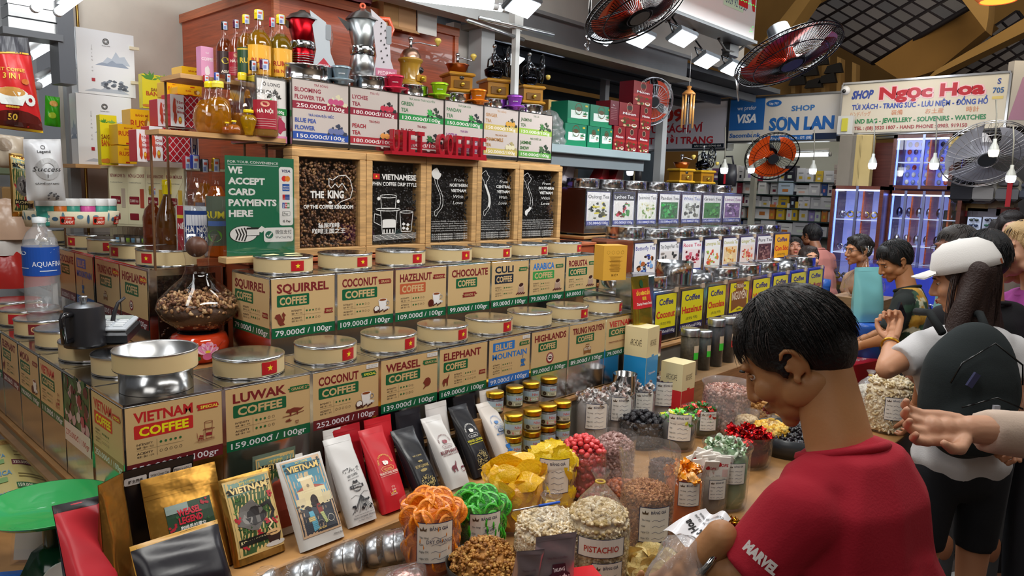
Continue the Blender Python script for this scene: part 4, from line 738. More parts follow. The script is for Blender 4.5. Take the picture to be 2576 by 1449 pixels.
TB=[(568,55,200,44,3.42,'brandy bottle with a black cap and dark brown crest label, top left','#8a4014','#20222a',asia,'std'),(597,50,205,42,3.36,'clear bottle with purple cap and red HÀ NỘI label, second on top','#b05a2a','#5a1a3a',hanoi,'std'),(622,38,205,50,3.30,'rum bottle with yellow cap and green label on the top step','#b0761a','#f0d21e',green,'std'),(654,26,215,62,3.25,'tallest rum bottle with yellow cap and orange label','#b98a14','#f0d21e',rum,'std'),(687,45,205,42,3.36,'bottle with a bright red cap behind the two yellow capped rums','#c8a060','#d22034',None,'std'),(708,38,212,60,3.24,'olive rum bottle with yellow cap beside the red moka pot','#98801a','#f0d21e',rum,'std')]
riser(1.36,1.775,3.28,3.5,at(654,212,y=3.3).z,'wooden top step under the rum bottles')
zt=at(654,212,y=3.3).z
for cx_,tp,bs,wp,yy,lb,lq,cp,lab,kd in TB:
 yb=yy;b=at(cx_,bs,y=yb);dz=zt-b.z
 bottle(cx_,tp,bs-dz/sz(1,b),wp,yb,lb,lq,cp,.13,lab,kd)
zm=at(640,345,y=3.18).z;riser(1.2,1.77,3.12,3.27,zm,'wooden middle step under the square honey bottle')
MID=[(612,183,60,3.22,'clear honey brandy bottle with yellow rooster cap in the middle','#c07a2a','#e8cc28',None,'flask',.36),(640,153,48,3.21,'brandy bottle with black cap behind the red HÀ NỘI bottle','#c8821c','#1c1c22',asia,'std',.62),(551,205,62,3.16,'big square honey jar bottle with bulky yellow cap','#d08a14','#f0de50',None,'squat',.7),(534,206,90,3.2,'round pear shaped bottle of herb liquor with yellow wax neck','#c87e18','#f2d81c',None,'flask',.62),(626,276,42,3.13,'yellow urn shaped bottle of fruit liquor','#d8a814','#f0d21e',None,'urn',.78),(668,150,64,3.14,'tall clear bottle with purple cap and big red HÀ NỘI label','#d8a050','#5c1c3c',hanoi,'std',.3),(572,307,30,3.10,'small amber flask with yellow cap behind the sign','#c86a14','#f0d21e',None,'flask',.6),(589,303,34,3.08,'small orange flask with yellow cap in front of the amber flask','#e08420','#f0d21e',None,'flask',.62),(549,183,34,3.26,'bottle with a blue cap behind the square honey jar bottle','#8a4a1c','#2440a0',None,'std',.4),(577,186,36,3.25,'dark bottle with black cap right of the blue capped bottle','#7a3c18','#1c1c24',None,'std',.5),(522,190,40,3.27,'bottle with red cap at the left end of the middle step','#b09080','#a81c2c',None,'std',.4),(457,256,54,3.68,'vodka bottle with blue cap and navy HÀ NỘI label, right of its twin','#dfe6ee','#2440a0',vodka,'std',.5),(473,255,54,3.78,'vodka bottle with blue cap behind the other vodka bottle','#dfe6ee','#2440a0',vodka,'std',.5)]
for cx_,tp,wp,yy,lb,lq,cp,lab,kd,lv in MID:
 b=at(cx_,345,y=yy);zz=zm if yy<3.5 else at(350,410,y=3.8).z;bottle(cx_,tp,345-(zz-b.z)/sz(1,b),wp,yy,lb,lq,cp,.12,lab,kd,lv,st=kd=='std')
LOW=[(395,468,640,62,3.8,'dark amber herb bottle with olive cap behind the big cream lid','#8c3a0c','#b09a2c',None,'squat',.8),(425,452,645,62,3.7,'brown flask of snake liquor with tall yellow wax neck','#7a4a1c','#f2dc14',None,'flask',.78),(478,392,660,62,3.52,'clear bottle with red cap and red NẾP MỚI label','#e4e8e0','#a82434',(.08,.5,'#a82434',2.0,[('t','NẾP MỚI',.5,.45,.13,'#f0e8e0'),('r',0,.7,1,.08,'#d8c03a')]),'std',.5),(497,390,665,62,3.4,'clear bottle with deep blue cap and navy label','#e0e6ea','#24389c',vodka,'std',.5),(520,400,640,56,3.48,'whisky bottle with a black cap and grey yellow tag','#c07820','#1c1e22',(.05,.55,'#6a6470',1.8,[('e',.5,.7,.2,.1,'#d8c850')]),'std',.75),(548,398,662,56,3.36,'rum bottle with gold cap and green RUM label beside the card sign','#c0641a','#c9a22c',(.12,.62,'#5c6658',2.0,[('t','RUM',.4,.56,.14,'#d8cc3a'),('r',.1,.4,.8,.1,'#5c7cc0'),('e',.4,.2,.3,.12,'#6aa83c')]),'std',.72)]
MB().b2((1.42,3.31,1.44),(1.556,3.95,1.485),'#a5552f',WOOD).build('side_shelf',None,label='red brown side shelf under the lowest liquor bottles',cat='shelf')
for cx_,tp,bs,wp,yy,lb,lq,cp,lab,kd,lv in LOW:
 b=at(cx_,bs,y=yy);bottle(cx_,tp,bs+(b.z-1.486)/sz(1,b),wp,yy,lb,lq,cp,.2 if 'wax' in lb else.13,lab,kd,lv,st='wax' not in lb)
s=Sheet(.15,.28,'#e6e2de');s.text('Ô LONG',.075,.25,.016,'#333',al='c');s.text('OOLONG',.05,.215,.018,'#333',al='c',maxw=.13);ic_heap(s,.09,.2,.07,'#3a3a34');ic_leaves(s,.06,.16,.07,'#2fc04a',3)
s.rect(0,.125,.15,.03,'#2a8a44');s.text('100g',.12,.132,.014,'#fff',al='c');s.rect(0,.0,.15,.03,'#e890c0');blob(s,.11,.075,.035,.035,'#b83a5c',3);s.text('HỒNG',.1,.11,.012,'#b83a5c',al='c')
t=thing('tea_tin','narrow white tea tin with a green 100g band left of the big tea tins','tin',(1.705,3.13,2.018));tin_body(t,.15,.25,.3);s.build('label',t,front(-.075,-.001,.01))
# round glossy lids standing on the big tea tins, with coffee makers on top
def topof(cx_,base,y):p=at(cx_,base,y=y);p.z=2.328;return p
TL=[(763,.145,.075,3.24,'big round steel tea tin lid under the red moka pot'),(924,.115,.07,3.22,'round steel tea tin lid under the silver moka pot'),(1032,.1,.065,3.24,'round steel lid under the round ochre grinder'),(1150,.1,.065,3.26,'round steel lid under the copper bowl grinder'),(1242,.1,.065,3.26,'round steel lid under the nearer hand wheel grinder'),(1330,.1,.065,3.26,'round steel lid under the second hand wheel grinder')]
LT=[]
for px,r,h,yy,lb in TL:
 p=at(px,215,y=yy);p.z=2.3285;t=thing('tin_lid',lb,'lid',p,group='steel lids on the big tea tins');MB().lathe([(r,0),(r+.002,.003),(r,.01),(r,h-.008),(r+.003,h-.004),(r,h),(r-.006,h-.002),(0,h-.002)],'#d4d4d6',CHROME,40).build('band',t);LT.append((p,h))
def moka(p,k,body,label,tall,handle):
 t=thing('moka_pot',label,'coffee maker',p);n=8;m=METAL;f=tall
 MB().lathe([(0,0),(.062*k,0),(.05*k,.07*f),(.045*k,.085*f)],body if body!='steel' else '#c6cacc',m,n).build('boiler',t);MB().lathe([(.05*k,.085*f),(.052*k,.09*f),(.052*k,.112*f),(.05*k,.117*f)],'#c6cacc',CHROME,24).build('collar',t)
 MB().lathe([(.044*k,.117*f),(.047*k,.13*f),(.068*k,.215*f),(.066*k,.216*f)],body if body!='steel' else '#b9c0c2',m,n).build('jug',t)
 MB().lathe([(.072*k,.215*f),(.05*k,.24*f),(.018*k,.255*f),(.012*k,.262*f),(0,.263*f)],'#c9c9c9',METAL,n).build('jug_lid',t)
 MB().add([(-.055*k,-.015,.2*f),(-.055*k,.015,.2*f),(-.105*k,0,.222*f),(-.06*k,0,.17*f)],[(0,2,1),(0,3,2),(1,2,3)],'#c6cacc',METAL).build('spout',t)
 hp=[(.05*k,0,.23*f),(.11*k,0,.235*f),(.125*k,0,.2*f),(.1*k,0,.14*f),(.09*k,0,.12*f)]
 if handle:MB().tube([Vector(a)*1.0 for a in hp]if handle!='card' else hp,[.012*k]*5,'#e0603c',GLOSS,8).build('handle',t);MB().ring((0,0,.272*f),.012,.006,'#e0603c',GLOSS,14,6,rot=(pi/2,0,0)).build('knob',t)
 card=MB();card.prism([(.03*k,0),(.13*k,0),(.105*k,.07*f),(.098*k,.17*f),(.085*k,.21*f),(.02*k,.255*f),(.035*k,.15*f),(.045*k,.08*f)],.006,'#c9c4cc' if body=='steel' else '#bcc4cc',PRINT,Matrix.Translation((0,-.045*k,0)).to_3x3());card.M=Matrix();card.build('display_card',t).location=(0,-.05*k,0)
 s=Sheet(.1*k,.25*f);s.rrect(.055*k,.13*f,.022*k,.07*f,.006,'#8f959c');
 if body=='steel':
  for i in range(12):s.ell((.03+.045*random.random())*k,(.06+.16*i/12)*f,.004,.005,'#1c1a1c',8)
  s.rect(.01*k,.005*f,.09*k,.03*f,'#c0708c');s.text('PEDRINI',.055*k,.011*f,.014*f,'#f0d8e0',al='c',maxw=.08*k)
 else:s.poly([(.01*k,.0),(.08*k,0),(.045*k,.045*f)],'#b83040');s.text('PEDRINI',.045*k,.006*f,.01*f,'#f0d8e0',al='c',maxw=.055*k)
 s.build('card_print',t,front(.03*k,-.052*k,0))
 if body!='steel':
  rg=MB();[rg.ring((0,0,(.012+.011*i)*f),(.0625-.009*i/5)*k,.0018,'#d8d8d8',CHROME,8,4)for i in range(5)];rg.build('rings',t)
  MB().ball((.105*k,.01,.15*f),(.03,.03,.06*f),'#c89090',FILM,12,8).build('plastic_bubble',t)
 return t
P,h=LT[0];moka((P.x,P.y,P.z+h),1.15,'#a8141e','red and silver eight sided moka pot beside the rum bottles',1.02,None).rotation_euler.z=-.35
P,h=LT[1];moka((P.x-.03,P.y,P.z+h),1.25,'steel','tall silver moka pot with an orange handle',1.3,'orange').rotation_euler.z=-.35
def phin(px,base,col,label):
 p=at(px,base,y=3.115);p.z=2.33;t=thing('filter_cup',label,'coffee filter',p,group='coloured drip filter cups on the tea tins');m=mat('anodised_metal',.28,.55)
 MB().lathe([(0,.0),(.034,.0),(.036,.012),(.06,.016),(.064,.02),(.062,.024),(.03,.022)],col,m,36).build('saucer',t);MB().lathe([(.034,.022),(.045,.072),(.046,.076)],col,m,36).build('cup',t);MB().lathe([(.05,.075),(.05,.08),(.044,.086),(.02,.09),(0,.09)],col,m,36).build('cup_lid',t)
 ac=atan2(-p.y,-p.x);s=Sheet(.03,.006);s.text('VIETCOFFEE',.015,0,.005,'#e8e8ea',al='c',maxw=.03);s.build('print',t,wrap(.041,.045,ac-.3,.002));t.rotation_euler=(0,0,0);return t
for px,c,lb in((858,'#93a7b3','grey blue drip filter cup beside the silver moka pot'),(993,'#d22a4a','crimson drip filter cup before the round grinder'),(1106,'#a5d81e','lime green drip filter cup before the copper bowl grinder'),(1204,'#e8821a','orange drip filter cup before the hand wheel grinder'),(1297,'#a04fc8','purple drip filter cup at the end of the row')):phin(px,200,c,lb)
OCH=mat('varnished_wood',.25,coat=.5,noise=.12,nscale=12)
def crank(t,z,a,L=.1,kn='#dcc05c'):
 c=MB();c.tube([(0,0,z-.03),(0,0,z+.02)],.008,'#c0c0c4',CHROME,8);c.ball((0,0,z+.02),.012,'#c8c8cc',CHROME);c.tube([(0,0,z),(L*.3*cos(a),L*.3*sin(a),z+.006),(L*.7*cos(a),L*.7*sin(a),z-.004),(L*cos(a),L*sin(a),z-.008)],.0035,'#c0c0c4',CHROME,6);c.build('crank',t)
 k=MB();k.lathe([(0,0),(.006,.0),(.008,.008),(.016,.018),(.017,.026),(.01,.034),(0,.035)],kn,OCH,14,(L*cos(a),L*sin(a),z-.006));k.build('crank_knob',t)
def grinder(p,rz,kind,label,col='#b98322',s=1.0):
 t=thing('coffee_grinder',label,'grinder',p,rz);t.scale=(s,s,s)
 if kind=='round':
  MB().lathe([(0,0),(.062,0),(.064,.006),(.06,.014),(.055,.018),(.05,.03),(.05,.10),(.052,.108),(.06,.118),(.06,.125),(.05,.13)],'#b58a2c',OCH,32).build('body',t);MB().lathe([(.05,.128),(.048,.145),(.034,.168),(.012,.178),(0,.18)],'#c7a08a',METAL,28).build('dome',t)
  MB().box((.03,-.045,.035),(.05,.03,.03),'#b8862c',OCH,bev=.003).ball((.03,-.068,.035),.011,'#d6b43c',METAL).build('drawer',t);MB().ball((.035,-.04,.075),(.016,.006,.016),'#1c1c1c',GLOSS).build('badge',t);crank(t,.2,-.6,.13)
  return t
 MB().box((0,0,.012),(.15,.15,.018),col,OCH,bev=.006).box((0,0,.055),(.125,.125,.07),'#a8741c',OCH).build('body',t);MB().box((0,0,.098),(.15,.15,.02),col,OCH,bev=.007).build('top_board',t)
 MB().box((0,-.064,.045),(.09,.008,.042),'#7a5420',OCH,bev=.002).ball((0,-.076,.045),.012,'#d9b94a',METAL,12,8).build('drawer',t)
 if kind=='bowl':
  MB().lathe([(.02,.108),(.045,.115),(.06,.15),(.064,.155),(.061,.156),(.045,.122),(0,.118)],'#a8623c',METAL,30).build('bowl',t);crank(t,.185,-.5,.085);MB().ball((.0,-.064,.08),(.014,.004,.01),'#2a2a2c',GLOSS).build('badge',t)
 else:
  MB().lathe([(0,.108),(.05,.108),(.052,.112),(.03,.116),(.05,.13),(.056,.16),(.05,.165),(.03,.182),(.01,.19),(0,.19)],'#23242a',CHROME,28).build('hopper',t)
  f=MB();f.tube([(0,0,.18),(0,0,.29)],.007,'#a8adb2',CHROME,8);f.ball((0,0,.29),.013,'#c0c4c8',CHROME);f.lathe([(.016,.2),(.02,.215),(.014,.23),(.016,.25)],'#5a5e64',CHROME,14)
  for a in(0,2.1,4.2):f.tube([(.045*cos(a),.045*sin(a),.17),(.04*cos(a),.04*sin(a),.22),(.005,0,.25)],.005,'#6a6e74',CHROME,6)
  f.tube([(0,0,.215),(.07,-.0,.215)],.01,'#5a5e64',CHROME,8);f.ball((.03,0,.215),.018,'#6c7076',CHROME);f.build('gear_frame',t)
  w_=MB();R=Euler((pi/2,0,pi/2-.35)).to_matrix();c=Vector((.085,0,.215));w_.ring(c,.078,.006,'#5a5e64',CHROME,32,6,rot=(pi/2,0,pi/2-.35))
  for i in range(5):a=2*pi*i/5;w_.ring(c+R@Vector((.05*cos(a),.05*sin(a),0)),.02,.004,'#7a7e84',CHROME,14,5,rot=(pi/2,0,pi/2-.35))
  w_.ball(c,.014,'#6a6e74',CHROME);w_.build('hand_wheel',t);MB().lathe([(0,0),(.008,0),(.015,.014),(.012,.026),(0,.028)],'#dcc25c',OCH,14,(.1,-.05,.15)).build('crank_knob',t)
 return t
for i,(kd,rz,lb,s)in enumerate((('round',-.2,'round ochre coffee grinder with a long crank',1.15),('bowl',-.35,'square wooden grinder with a copper bowl',1.1),('wheel',-.35,'wooden grinder with black hopper and hand wheel, nearer one',1.12),('wheel',-.35,'wooden grinder with hand wheel behind the purple filter cup',1.12))):
 P,h=LT[i+2];grinder((P.x,P.y,P.z+h),rz,kd,lb,s=s)
for px,base,kd,lb,s in((1712,460,'bowl','tall ochre grinder with copper bowl standing on the far tea lids',1.2),(1765,458,'wheel','dark hand wheel grinder standing on the far tea lids',1.2)):
 p=at(px,base,y=3.38);p.z=1.943;grinder(p,-.35,kd,lb,'#d0a028',s)
# drink boxes on the shelf
def carton(name,p,w,d,h,col,sheet,label,group,rz=0,shsd=None,topcol=None):
 t=thing(name,label,'box',p,rz,group);MB().b2((-w/2,0,0),(w/2,d,h),col,PRINT,bev=.002).build('carton',t)
 if topcol:MB().b2((-w/2+.001,.001,h),(w/2-.001,d-.001,h+.0015),topcol,PRINT).build('top_flap',t)
 if sheet:sheet.build('print',t,front(-sheet.w/2,-.0005,0))
 if shsd:shsd.build('side_print',t,side(-w/2-.0005,(d+shsd.w)/2,0))
 return t
def s_green(w,h):
 s=Sheet(w,h,'#1c7a5c');s.rect(.15*w,.25*h,.8*w,.36*h,'#e2ece6');s.poly([(0,0),(w,0),(w,.3*h),(0,.2*h)],'#1a8a60');s.circ(.5*w,.68*h,.16*w,.006,'#6a5638');s.ell(.5*w,.68*h,.13*w,.1*h,'#5c4a32');s.text('DỪA',.42*w,.42*h,.09*h,'#3c8c6c',al='c',maxw=.5*w)
 s.ell(.78*w,.36*h,.14*w,.07*h,'#f0f2f0');s.ell(.78*w,.39*h,.1*w,.03*h,'#8a6a4c');ic_leaves(s,.8*w,.45*h,.2*w,'#2a7a4a',3);s.rrect(.8*w,.82*h,.12*w,.08*h,.003,'#c8b83a');return s
def s_red(w,h):
 s=Sheet(w,h,'#8c1822');s.rect(0,.35*h,w,.1*h,'#b02a28');s.ell(.5*w,.82*h,.14*w,.1*h,'#3c2c24');s.circ(.5*w,.82*h,.14*w,.004,'#c8b89a');s.text('Moon',.5*w,.52*h,.1*h,'#f2eeee',al='c',w=.66*w,slant=.2,bold=.03);r=random.Random(4)
 for i in range(16):blob(s,r.uniform(.1,.9)*w,r.uniform(.03,.38)*h,.08*w,.05*h,r.choice(('#6a3a1c','#b05a24','#3c5a24','#d8b48c','#8c2a1c')),i,7)
 s.ell(.75*w,.1*h,.14*w,.07*h,'#f0e6dc');s.ell(.75*w,.12*h,.1*w,.04*h,'#a05a2c');return s
def s_yel(w,h):
 s=Sheet(w,h,'#d8ac48');s.poly([(0,0),(w,0),(w,.3*h),(.5*w,.38*h),(0,.3*h)],'#8c4a2c');r=random.Random(6);s.rect(.12*w,.55*h,.14*w,.3*h,'#2a2824');s.text('8',.2*w,.6*h,.14*h,'#e8d020',al='c',bold=.04)
 for i in range(14):s.ell(r.uniform(.1,.9)*w,r.uniform(.05,.38)*h,.04*w,.05*h,r.choice(('#b02424','#8c1c1c','#3c6a2c','#c0c0c0')))
 return s
for k,(x0,x1,yt,yb_,row)in enumerate(((1427,1482,233,305,1),(1484,1540,235,308,1),(1420,1475,295,365,0),(1477,1508,299,367,0),(1509,1540,303,371,0))):
 yy=3.42;a=at(x0,yb_,y=yy);b=at(x1,yb_,y=yy);h=.16;z=2.181+(h+.002)*row;w=b.x-a.x-.006;s1=s_green(w,h)
 t=carton('drink_box',(a.x+w/2,yy,z),w,.16,h,'#1f7f60',s1,('left green coconut drink box of the upper pair','right green coconut drink box of the upper pair','left green coconut drink box standing on the shelf','middle green coconut drink box standing on the shelf','green coconut drink box on the shelf next to the red ones')[k],'green coconut drink boxes')
for k,(x0,x1,row,lb)in enumerate(((1542,1571,0,'red drink box on the shelf beside the green ones'),(1572,1602,0,'middle red drink box on the shelf'),(1603,1632,0,'red drink box at the shelf end'),(1530,1552,1,'dark red drink box seen on its plain side, upper row'),(1553,1604,1,'red drink box with two printed sides in the upper row'),(1606,1634,1,'red drink box at the right end of the upper row'),(1586,1634,2,'topmost red drink box half hidden by the grey beam'))):
 yy=3.41;h=.188;a=at(x0,380,y=yy);b=at(x1,380,y=yy);w=b.x-a.x-.004;s1=s_red(w,h)
 if k==3:s1=Sheet(w,h,'#6c1428');s1 .rect(.1*w,.7*h,.6*w,.01*h,WH);s1 .text('Moon',.4*w,.8*h,.04*h,WH,al='c');[s1 .rect(.1*w,(.6-.07*i)*h,.7*w,.008*h,'#c89a9a')for i in range(6)]
 carton('drink_box',(a.x+w/2,yy,2.181+(h+.002)*row),w,.14,h,'#7c1626',s1,lb,'red coffee drink boxes')
for k,(x0,x1,lb)in enumerate(((1378,1416,'left yellow coffee box behind the crinkled plastic bag'),(1420,1490,'wide yellow coffee box behind the green ones'),(1491,1516,'short brown side of the last yellow coffee box'))):
 yy=3.72;a=at(x0,300,y=yy);b=at(x1,300,y=yy);carton('coffee_box',((a.x+b.x)/2,yy,2.181),b.x-a.x-.004,.1,.36,'#b8823c',s_yel(b.x-a.x-.004,.36)if k<2 else None,lb,'yellow coffee boxes at the shelf back')
p=at(1380,350,y=3.5);t=thing('plastic_bag','crumpled clear plastic bag at the left end of the grey shelf','bag',(p.x,3.5,2.181))
def crumple(u,v,w=.13,d=.1,h=.25,s=1):a=2*pi*u;k=(1-v**2.2)**.5*(1+.12*sin(7*a+s)+.08*sin(13*v*6+3*a));return Vector((w*k*cos(a),.0+d*k*sin(a),h*v))
MB().grid(lambda u,v:crumple(u,v),40,16,'#cfd4da',FILMS).build('film',t)
# calligraphy gift boxes and snacks along the plaster wall
def s_ink(w,h,side_=False):
 s=Sheet(w,h,'#e8ebef');r=random.Random(9)
 def mt(x,y,W,H_,c):s.poly([(x,y),(x+.2*W,y+.5*H_),(x+.35*W,y+.4*H_),(x+.5*W,y+H_),(x+.62*W,y+.6*H_),(x+.8*W,y+.7*H_),(x+W,y)],c)
 if side_:mt(0,.42*h,w,.22*h,'#aab6c8');mt(0,.36*h,w,.1*h,'#8292aa');return s
 mt(.42*w,.5*h,.5*w,.2*h,'#b9c5d4');mt(.3*w,.46*h,.6*w,.1*h,'#93a1b6');mt(.1*w,.04*h,.8*w,.1*h,'#b3bcc8')
 for i in range(28):blob(s,r.uniform(.4,.85)*w,r.uniform(.1,.24)*h,.04*w,.02*h,r.choice(('#5a626e','#7c8694','#444c58','#98a2b0')),i,8)
 s.circ(.5*w,.84*h,.05*w,.004,'#555');s.circ(.5*w,.84*h,.03*w,.003,'#555');s.text('TRUONG THINH',.5*w,.765*h,.012*h,'#555',al='c',maxw=.2*w)
 for i,ch in enumerate('GIAN CO'):s.text(ch,.25*w,(.68-.055*i)*h,.022*h,'#666',al='c',bold=0)
 s.rect(.23*w,.2*h,.06*w,.05*h,'#b02a38');s.line([(.25*w,.7*h),(.25*w,.76*h)],.001,'#666');return s
for k,(x0,x1,yt,yb_)in enumerate(((199,342,68,258),(199,336,243,415))):
 yy=4.35;a=at(x0,yb_,y=yy);b=at(x1,yb_,y=yy);zt2=at(x0,yt,y=yy).z;z0=at((x0+x1)/2,(240,415)[k],y=yy).z;h=zt2-z0-(.03 if k else 0);w=b.x-a.x
 if k==1:h=zz0-z0-.002
 zz0=z0
 sd=s_ink(.1,h,True);t=carton('gift_box',((a.x+b.x)/2,yy,z0),w,.11,h,'#dde0e4',s_ink(w,h),('upper white gift box with blue ink mountains against the plaster wall','lower white gift box with blue ink mountains under the first')[k],'white ink painted gift boxes',shsd=sd)
 for z_ in(.25,.8):MB().box((w/2,-.004,h*z_),(.05,.01,.016),'#e6dcc0',SATIN).build('clasp',t)
zg=zz0;riser(1.22,1.7,4.28,4.6,zg-.001,'pale shelf step under the white gift boxes','#b9b4aa')
def s_text(w,h,bg,items,cuts=1):
 s=Sheet(w,h,bg,cuts=cuts)
 for it in items:
  if it[0]=='t':s.text(it[1],it[2]*w,it[3]*h,it[4]*h,it[5],al='c',maxw=.92*w,bold=.025)
  elif it[0]=='r':s.rect(it[1]*w,it[2]*h,it[3]*w,it[4]*h,it[5])
  elif it[0]=='e':s.ell(it[1]*w,it[2]*h,it[3]*w,it[4]*h,it[5])
  elif it[0]=='l':ic_leaves(s,it[1]*w,it[2]*h,it[3]*w,it[4],it[5])
  elif it[0]=='b':blob(s,it[1]*w,it[2]*h,it[3]*w,it[4]*h,it[5],it[6])
 return s
def lattice(w,h,bg,c):
 s=Sheet(w,h,bg)
 for i in range(-4,5):
  for sg in(1,-1):
   pts=[];x0=(.5+i*.25)*w
   a=max(0,min(1,(0 if sg>0 else 1)));s.line([(max(0,min(w,x0-sg*.5*w)),h*max(0,min(1,.5-(x0-max(0,min(w,x0-sg*.5*w)))/w*sg))),(max(0,min(w,x0+sg*.5*w)),h*max(0,min(1,.5+(max(0,min(w,x0+sg*.5*w))-x0)/w*sg)))],.003,c)
 return s
rusk=lambda w,h:s_text(w,h,'#efb71c',[('t','BÁNH MÌ',.55,.78,.07,'#b03a1c'),('t','RUSK',.45,.45,.22,'#c04a1c'),('b',.78,.45,.1,.3,'#a86a2c',3),('b',.84,.42,.07,.25,'#f0dca0',5),('r',.4,.03,.22,.08,'#b8281c')])
shrimp=lambda w,h:s_text(w,h,'#f2eff0',[('t','Tôm',.7,.72,.09,'#b03030'),('t','Chà',.72,.56,.08,'#b03030'),('t','Bông',.74,.42,.08,'#b03030'),('b',.3,.6,.12,.3,'#d8543c',2),('b',.34,.3,.14,.2,'#c84a34',4),('e',.68,.2,.13,.12,'#c86a24'),('e',.68,.23,.1,.06,'#f0c43c')])
SN=[(330,383,275,357,4.0,rusk,'wide'),(458,508,168,225,3.62,rusk,'w'),(420,460,205,245,3.7,rusk,'w'),(446,508,220,240,3.6,rusk,'w'),(297,346,312,365,3.85,rusk,'w'),(297,345,366,412,3.85,rusk,'w'),(397,428,249,318,3.6,shrimp,'s'),(429,465,237,318,3.55,shrimp,'s'),(345,376,325,407,3.62,shrimp,'s'),(377,411,317,405,3.58,shrimp,'s')]
SLB=['yellow rusk box lying on the two lower rusk boxes','topmost yellow rusk box beside the pink coffee box','yellow rusk box left of the topmost one','flat yellow rusk box under the topmost one','upper yellow rusk box beside the banana cookie pack','lowest yellow rusk box under the other','white shrimp snack box, left of the upper pair','white shrimp snack box with lattice side, right of the upper pair','white shrimp snack box, left of the lower pair','white shrimp snack box with lattice side, right of the lower pair']
for k,(x0,x1,yt,yb_,yy,fn,kd)in enumerate(SN):
 a=at(x0,yb_,y=yy);b=at(x1,yb_,y=yy);h=at((x0+x1)/2,yt,y=yy).z-at((x0+x1)/2,yb_,y=yy).z;w=b.x-a.x-.003;z0=at((x0+x1)/2,yb_,y=yy).z
 t=carton('snack_box',((a.x+b.x)/2,yy,z0),w,.12 if kd!='s' else.1,h-.002,'#e8b420' if fn is rusk else '#c02230',fn(w,h-.002),SLB[k],'yellow rusk boxes' if fn is rusk else 'white shrimp snack boxes')
 if kd=='s' and k in(7,9):
  s=lattice(.13,h-.004,'#c02230','#eadfe0');t2=thing('snack_box',('red lattice side box right of the upper shrimp boxes','red lattice side box right of the lower shrimp boxes')[k==9],'box',(b.x+.068,yy+.012,z0));MB().b2((-.065,0,0),(.065,.1,h-.004),'#c02230',PRINT).build('carton',t2);s.build('print',t2,front(-.065,-.0005,0))
ban=lambda w,h:s_text(w,h,'#dccd1c',[('l',.3,.84,.5,'#4a8c2c',2),('l',.7,.84,.5,'#7aa84c',4),('t','SAIGON',.5,.52,.09,'#8c4a1c'),('t','BANANA',.5,.38,.13,'#b84a1c'),('b',.3,.08,.3,.05,'#c87a2c',3)])
for k,(x0,x1,yt,yb_,yy,lb)in enumerate(((256,298,290,415,4.0,'yellow green SAIGON BANANA cookie pack standing on the sticker shelf'),(360,440,190,275,4.25,'yellow green banana cookie pack hung behind the rusk boxes'),(507,538,118,205,3.45,'pink lattice COFFEE box left of the brandy bottles'))):
 a=at(x0,yb_,y=yy);b=at(x1,yb_,y=yy);z0=at((x0+x1)/2,yb_,y=yy).z;h=at((x0+x1)/2,yt,y=yy).z-z0;w=b.x-a.x
 s=ban(w,h)if k<2 else s_text(w,h,'#dc9ac0',[('t','COFFEE',.5,.6,.09,'#f4e6ee'),('t','THE',.5,.8,.04,'#f4e6ee'),('b',.5,.3,.2,.15,'#e8e0e4',3)])
 carton('snack_pack',((a.x+b.x)/2,yy,z0),w,.05,h,'#dccd1c' if k<2 else '#c87aa8',s,lb,None)
st=[('Vietnam Flower Tea','90.000đ / box'),('Nón Lá Cookie','25.000đ / box'),('Sài Gòn Banana Cookie','30.000đ / box'),('Bánh Mì Rusk','30.000đ / box')]
A=at(272,417,y=4.02);Bp=at(462,404,y=3.62);zt=A.z;L=Vector((Bp.x-A.x,Bp.y-A.y,0));ang=atan2(L.y,L.x);W=L.length
t=thing('sticker_board','cream board with four cookie price stickers under the snack boxes','sign board',(A.x,A.y,zt-.3),ang);w=W/4
for k,(a,b)in enumerate(st):
 h=.28;s=Sheet(w-.004,h,'#efe8c2');ww=w-.004;s.text(a.upper(),.06*ww,.84*h,.06*h,'#8c2a30',w=.88*ww,bold=.02);s.rrect(.08*ww,.36*h,.55*ww,.14*h,.004,'#8c2430');s.text(b,.12*ww,.4*h,.05*h,'#f0e6d8',w=.46*ww);s.rrect(.08*ww,.08*h,.5*ww,.12*h,.004,'#8c2430')
 s.rect(.68*ww,.3*h,.22*ww,.34*h,('#c9b8a4','#b8503c','#e0b83c','#e0b83c')[k]);s.text('Traditional flavour',.08*ww,.74*h,.02*h,'#777',w=.7*ww,bold=0)
 s.build('sticker',t,front(k*w+.002,-.001,.01))
MB().b2((0,0,0),(W,.012,.3),'#e9e2bd',SATIN).build('board',t)
t=thing('snack_shelf','cream shelf top carrying the rusk, shrimp and vodka rows','shelf',(A.x,A.y,zt));mb=MB();pts=[(0,.01),(L.x,L.y+.01),(1.76-A.x,3.62-A.y),(1.76-A.x,4.3-A.y),(.05,4.3-A.y)]
mb.add([(a,b,-.012)for a,b in pts]+[(a,b,0)for a,b in pts],[(4,3,2,1,0),(5,6,7,8,9)]+[(i,(i+1)%5,5+(i+1)%5,5+i)for i in range(5)],'#e9e2bd',SATIN).build('board',t)
MB().b2((.1,.3,-.6),(.4,.33,-.012),'#d8d0ac',SATIN).build('support',t)
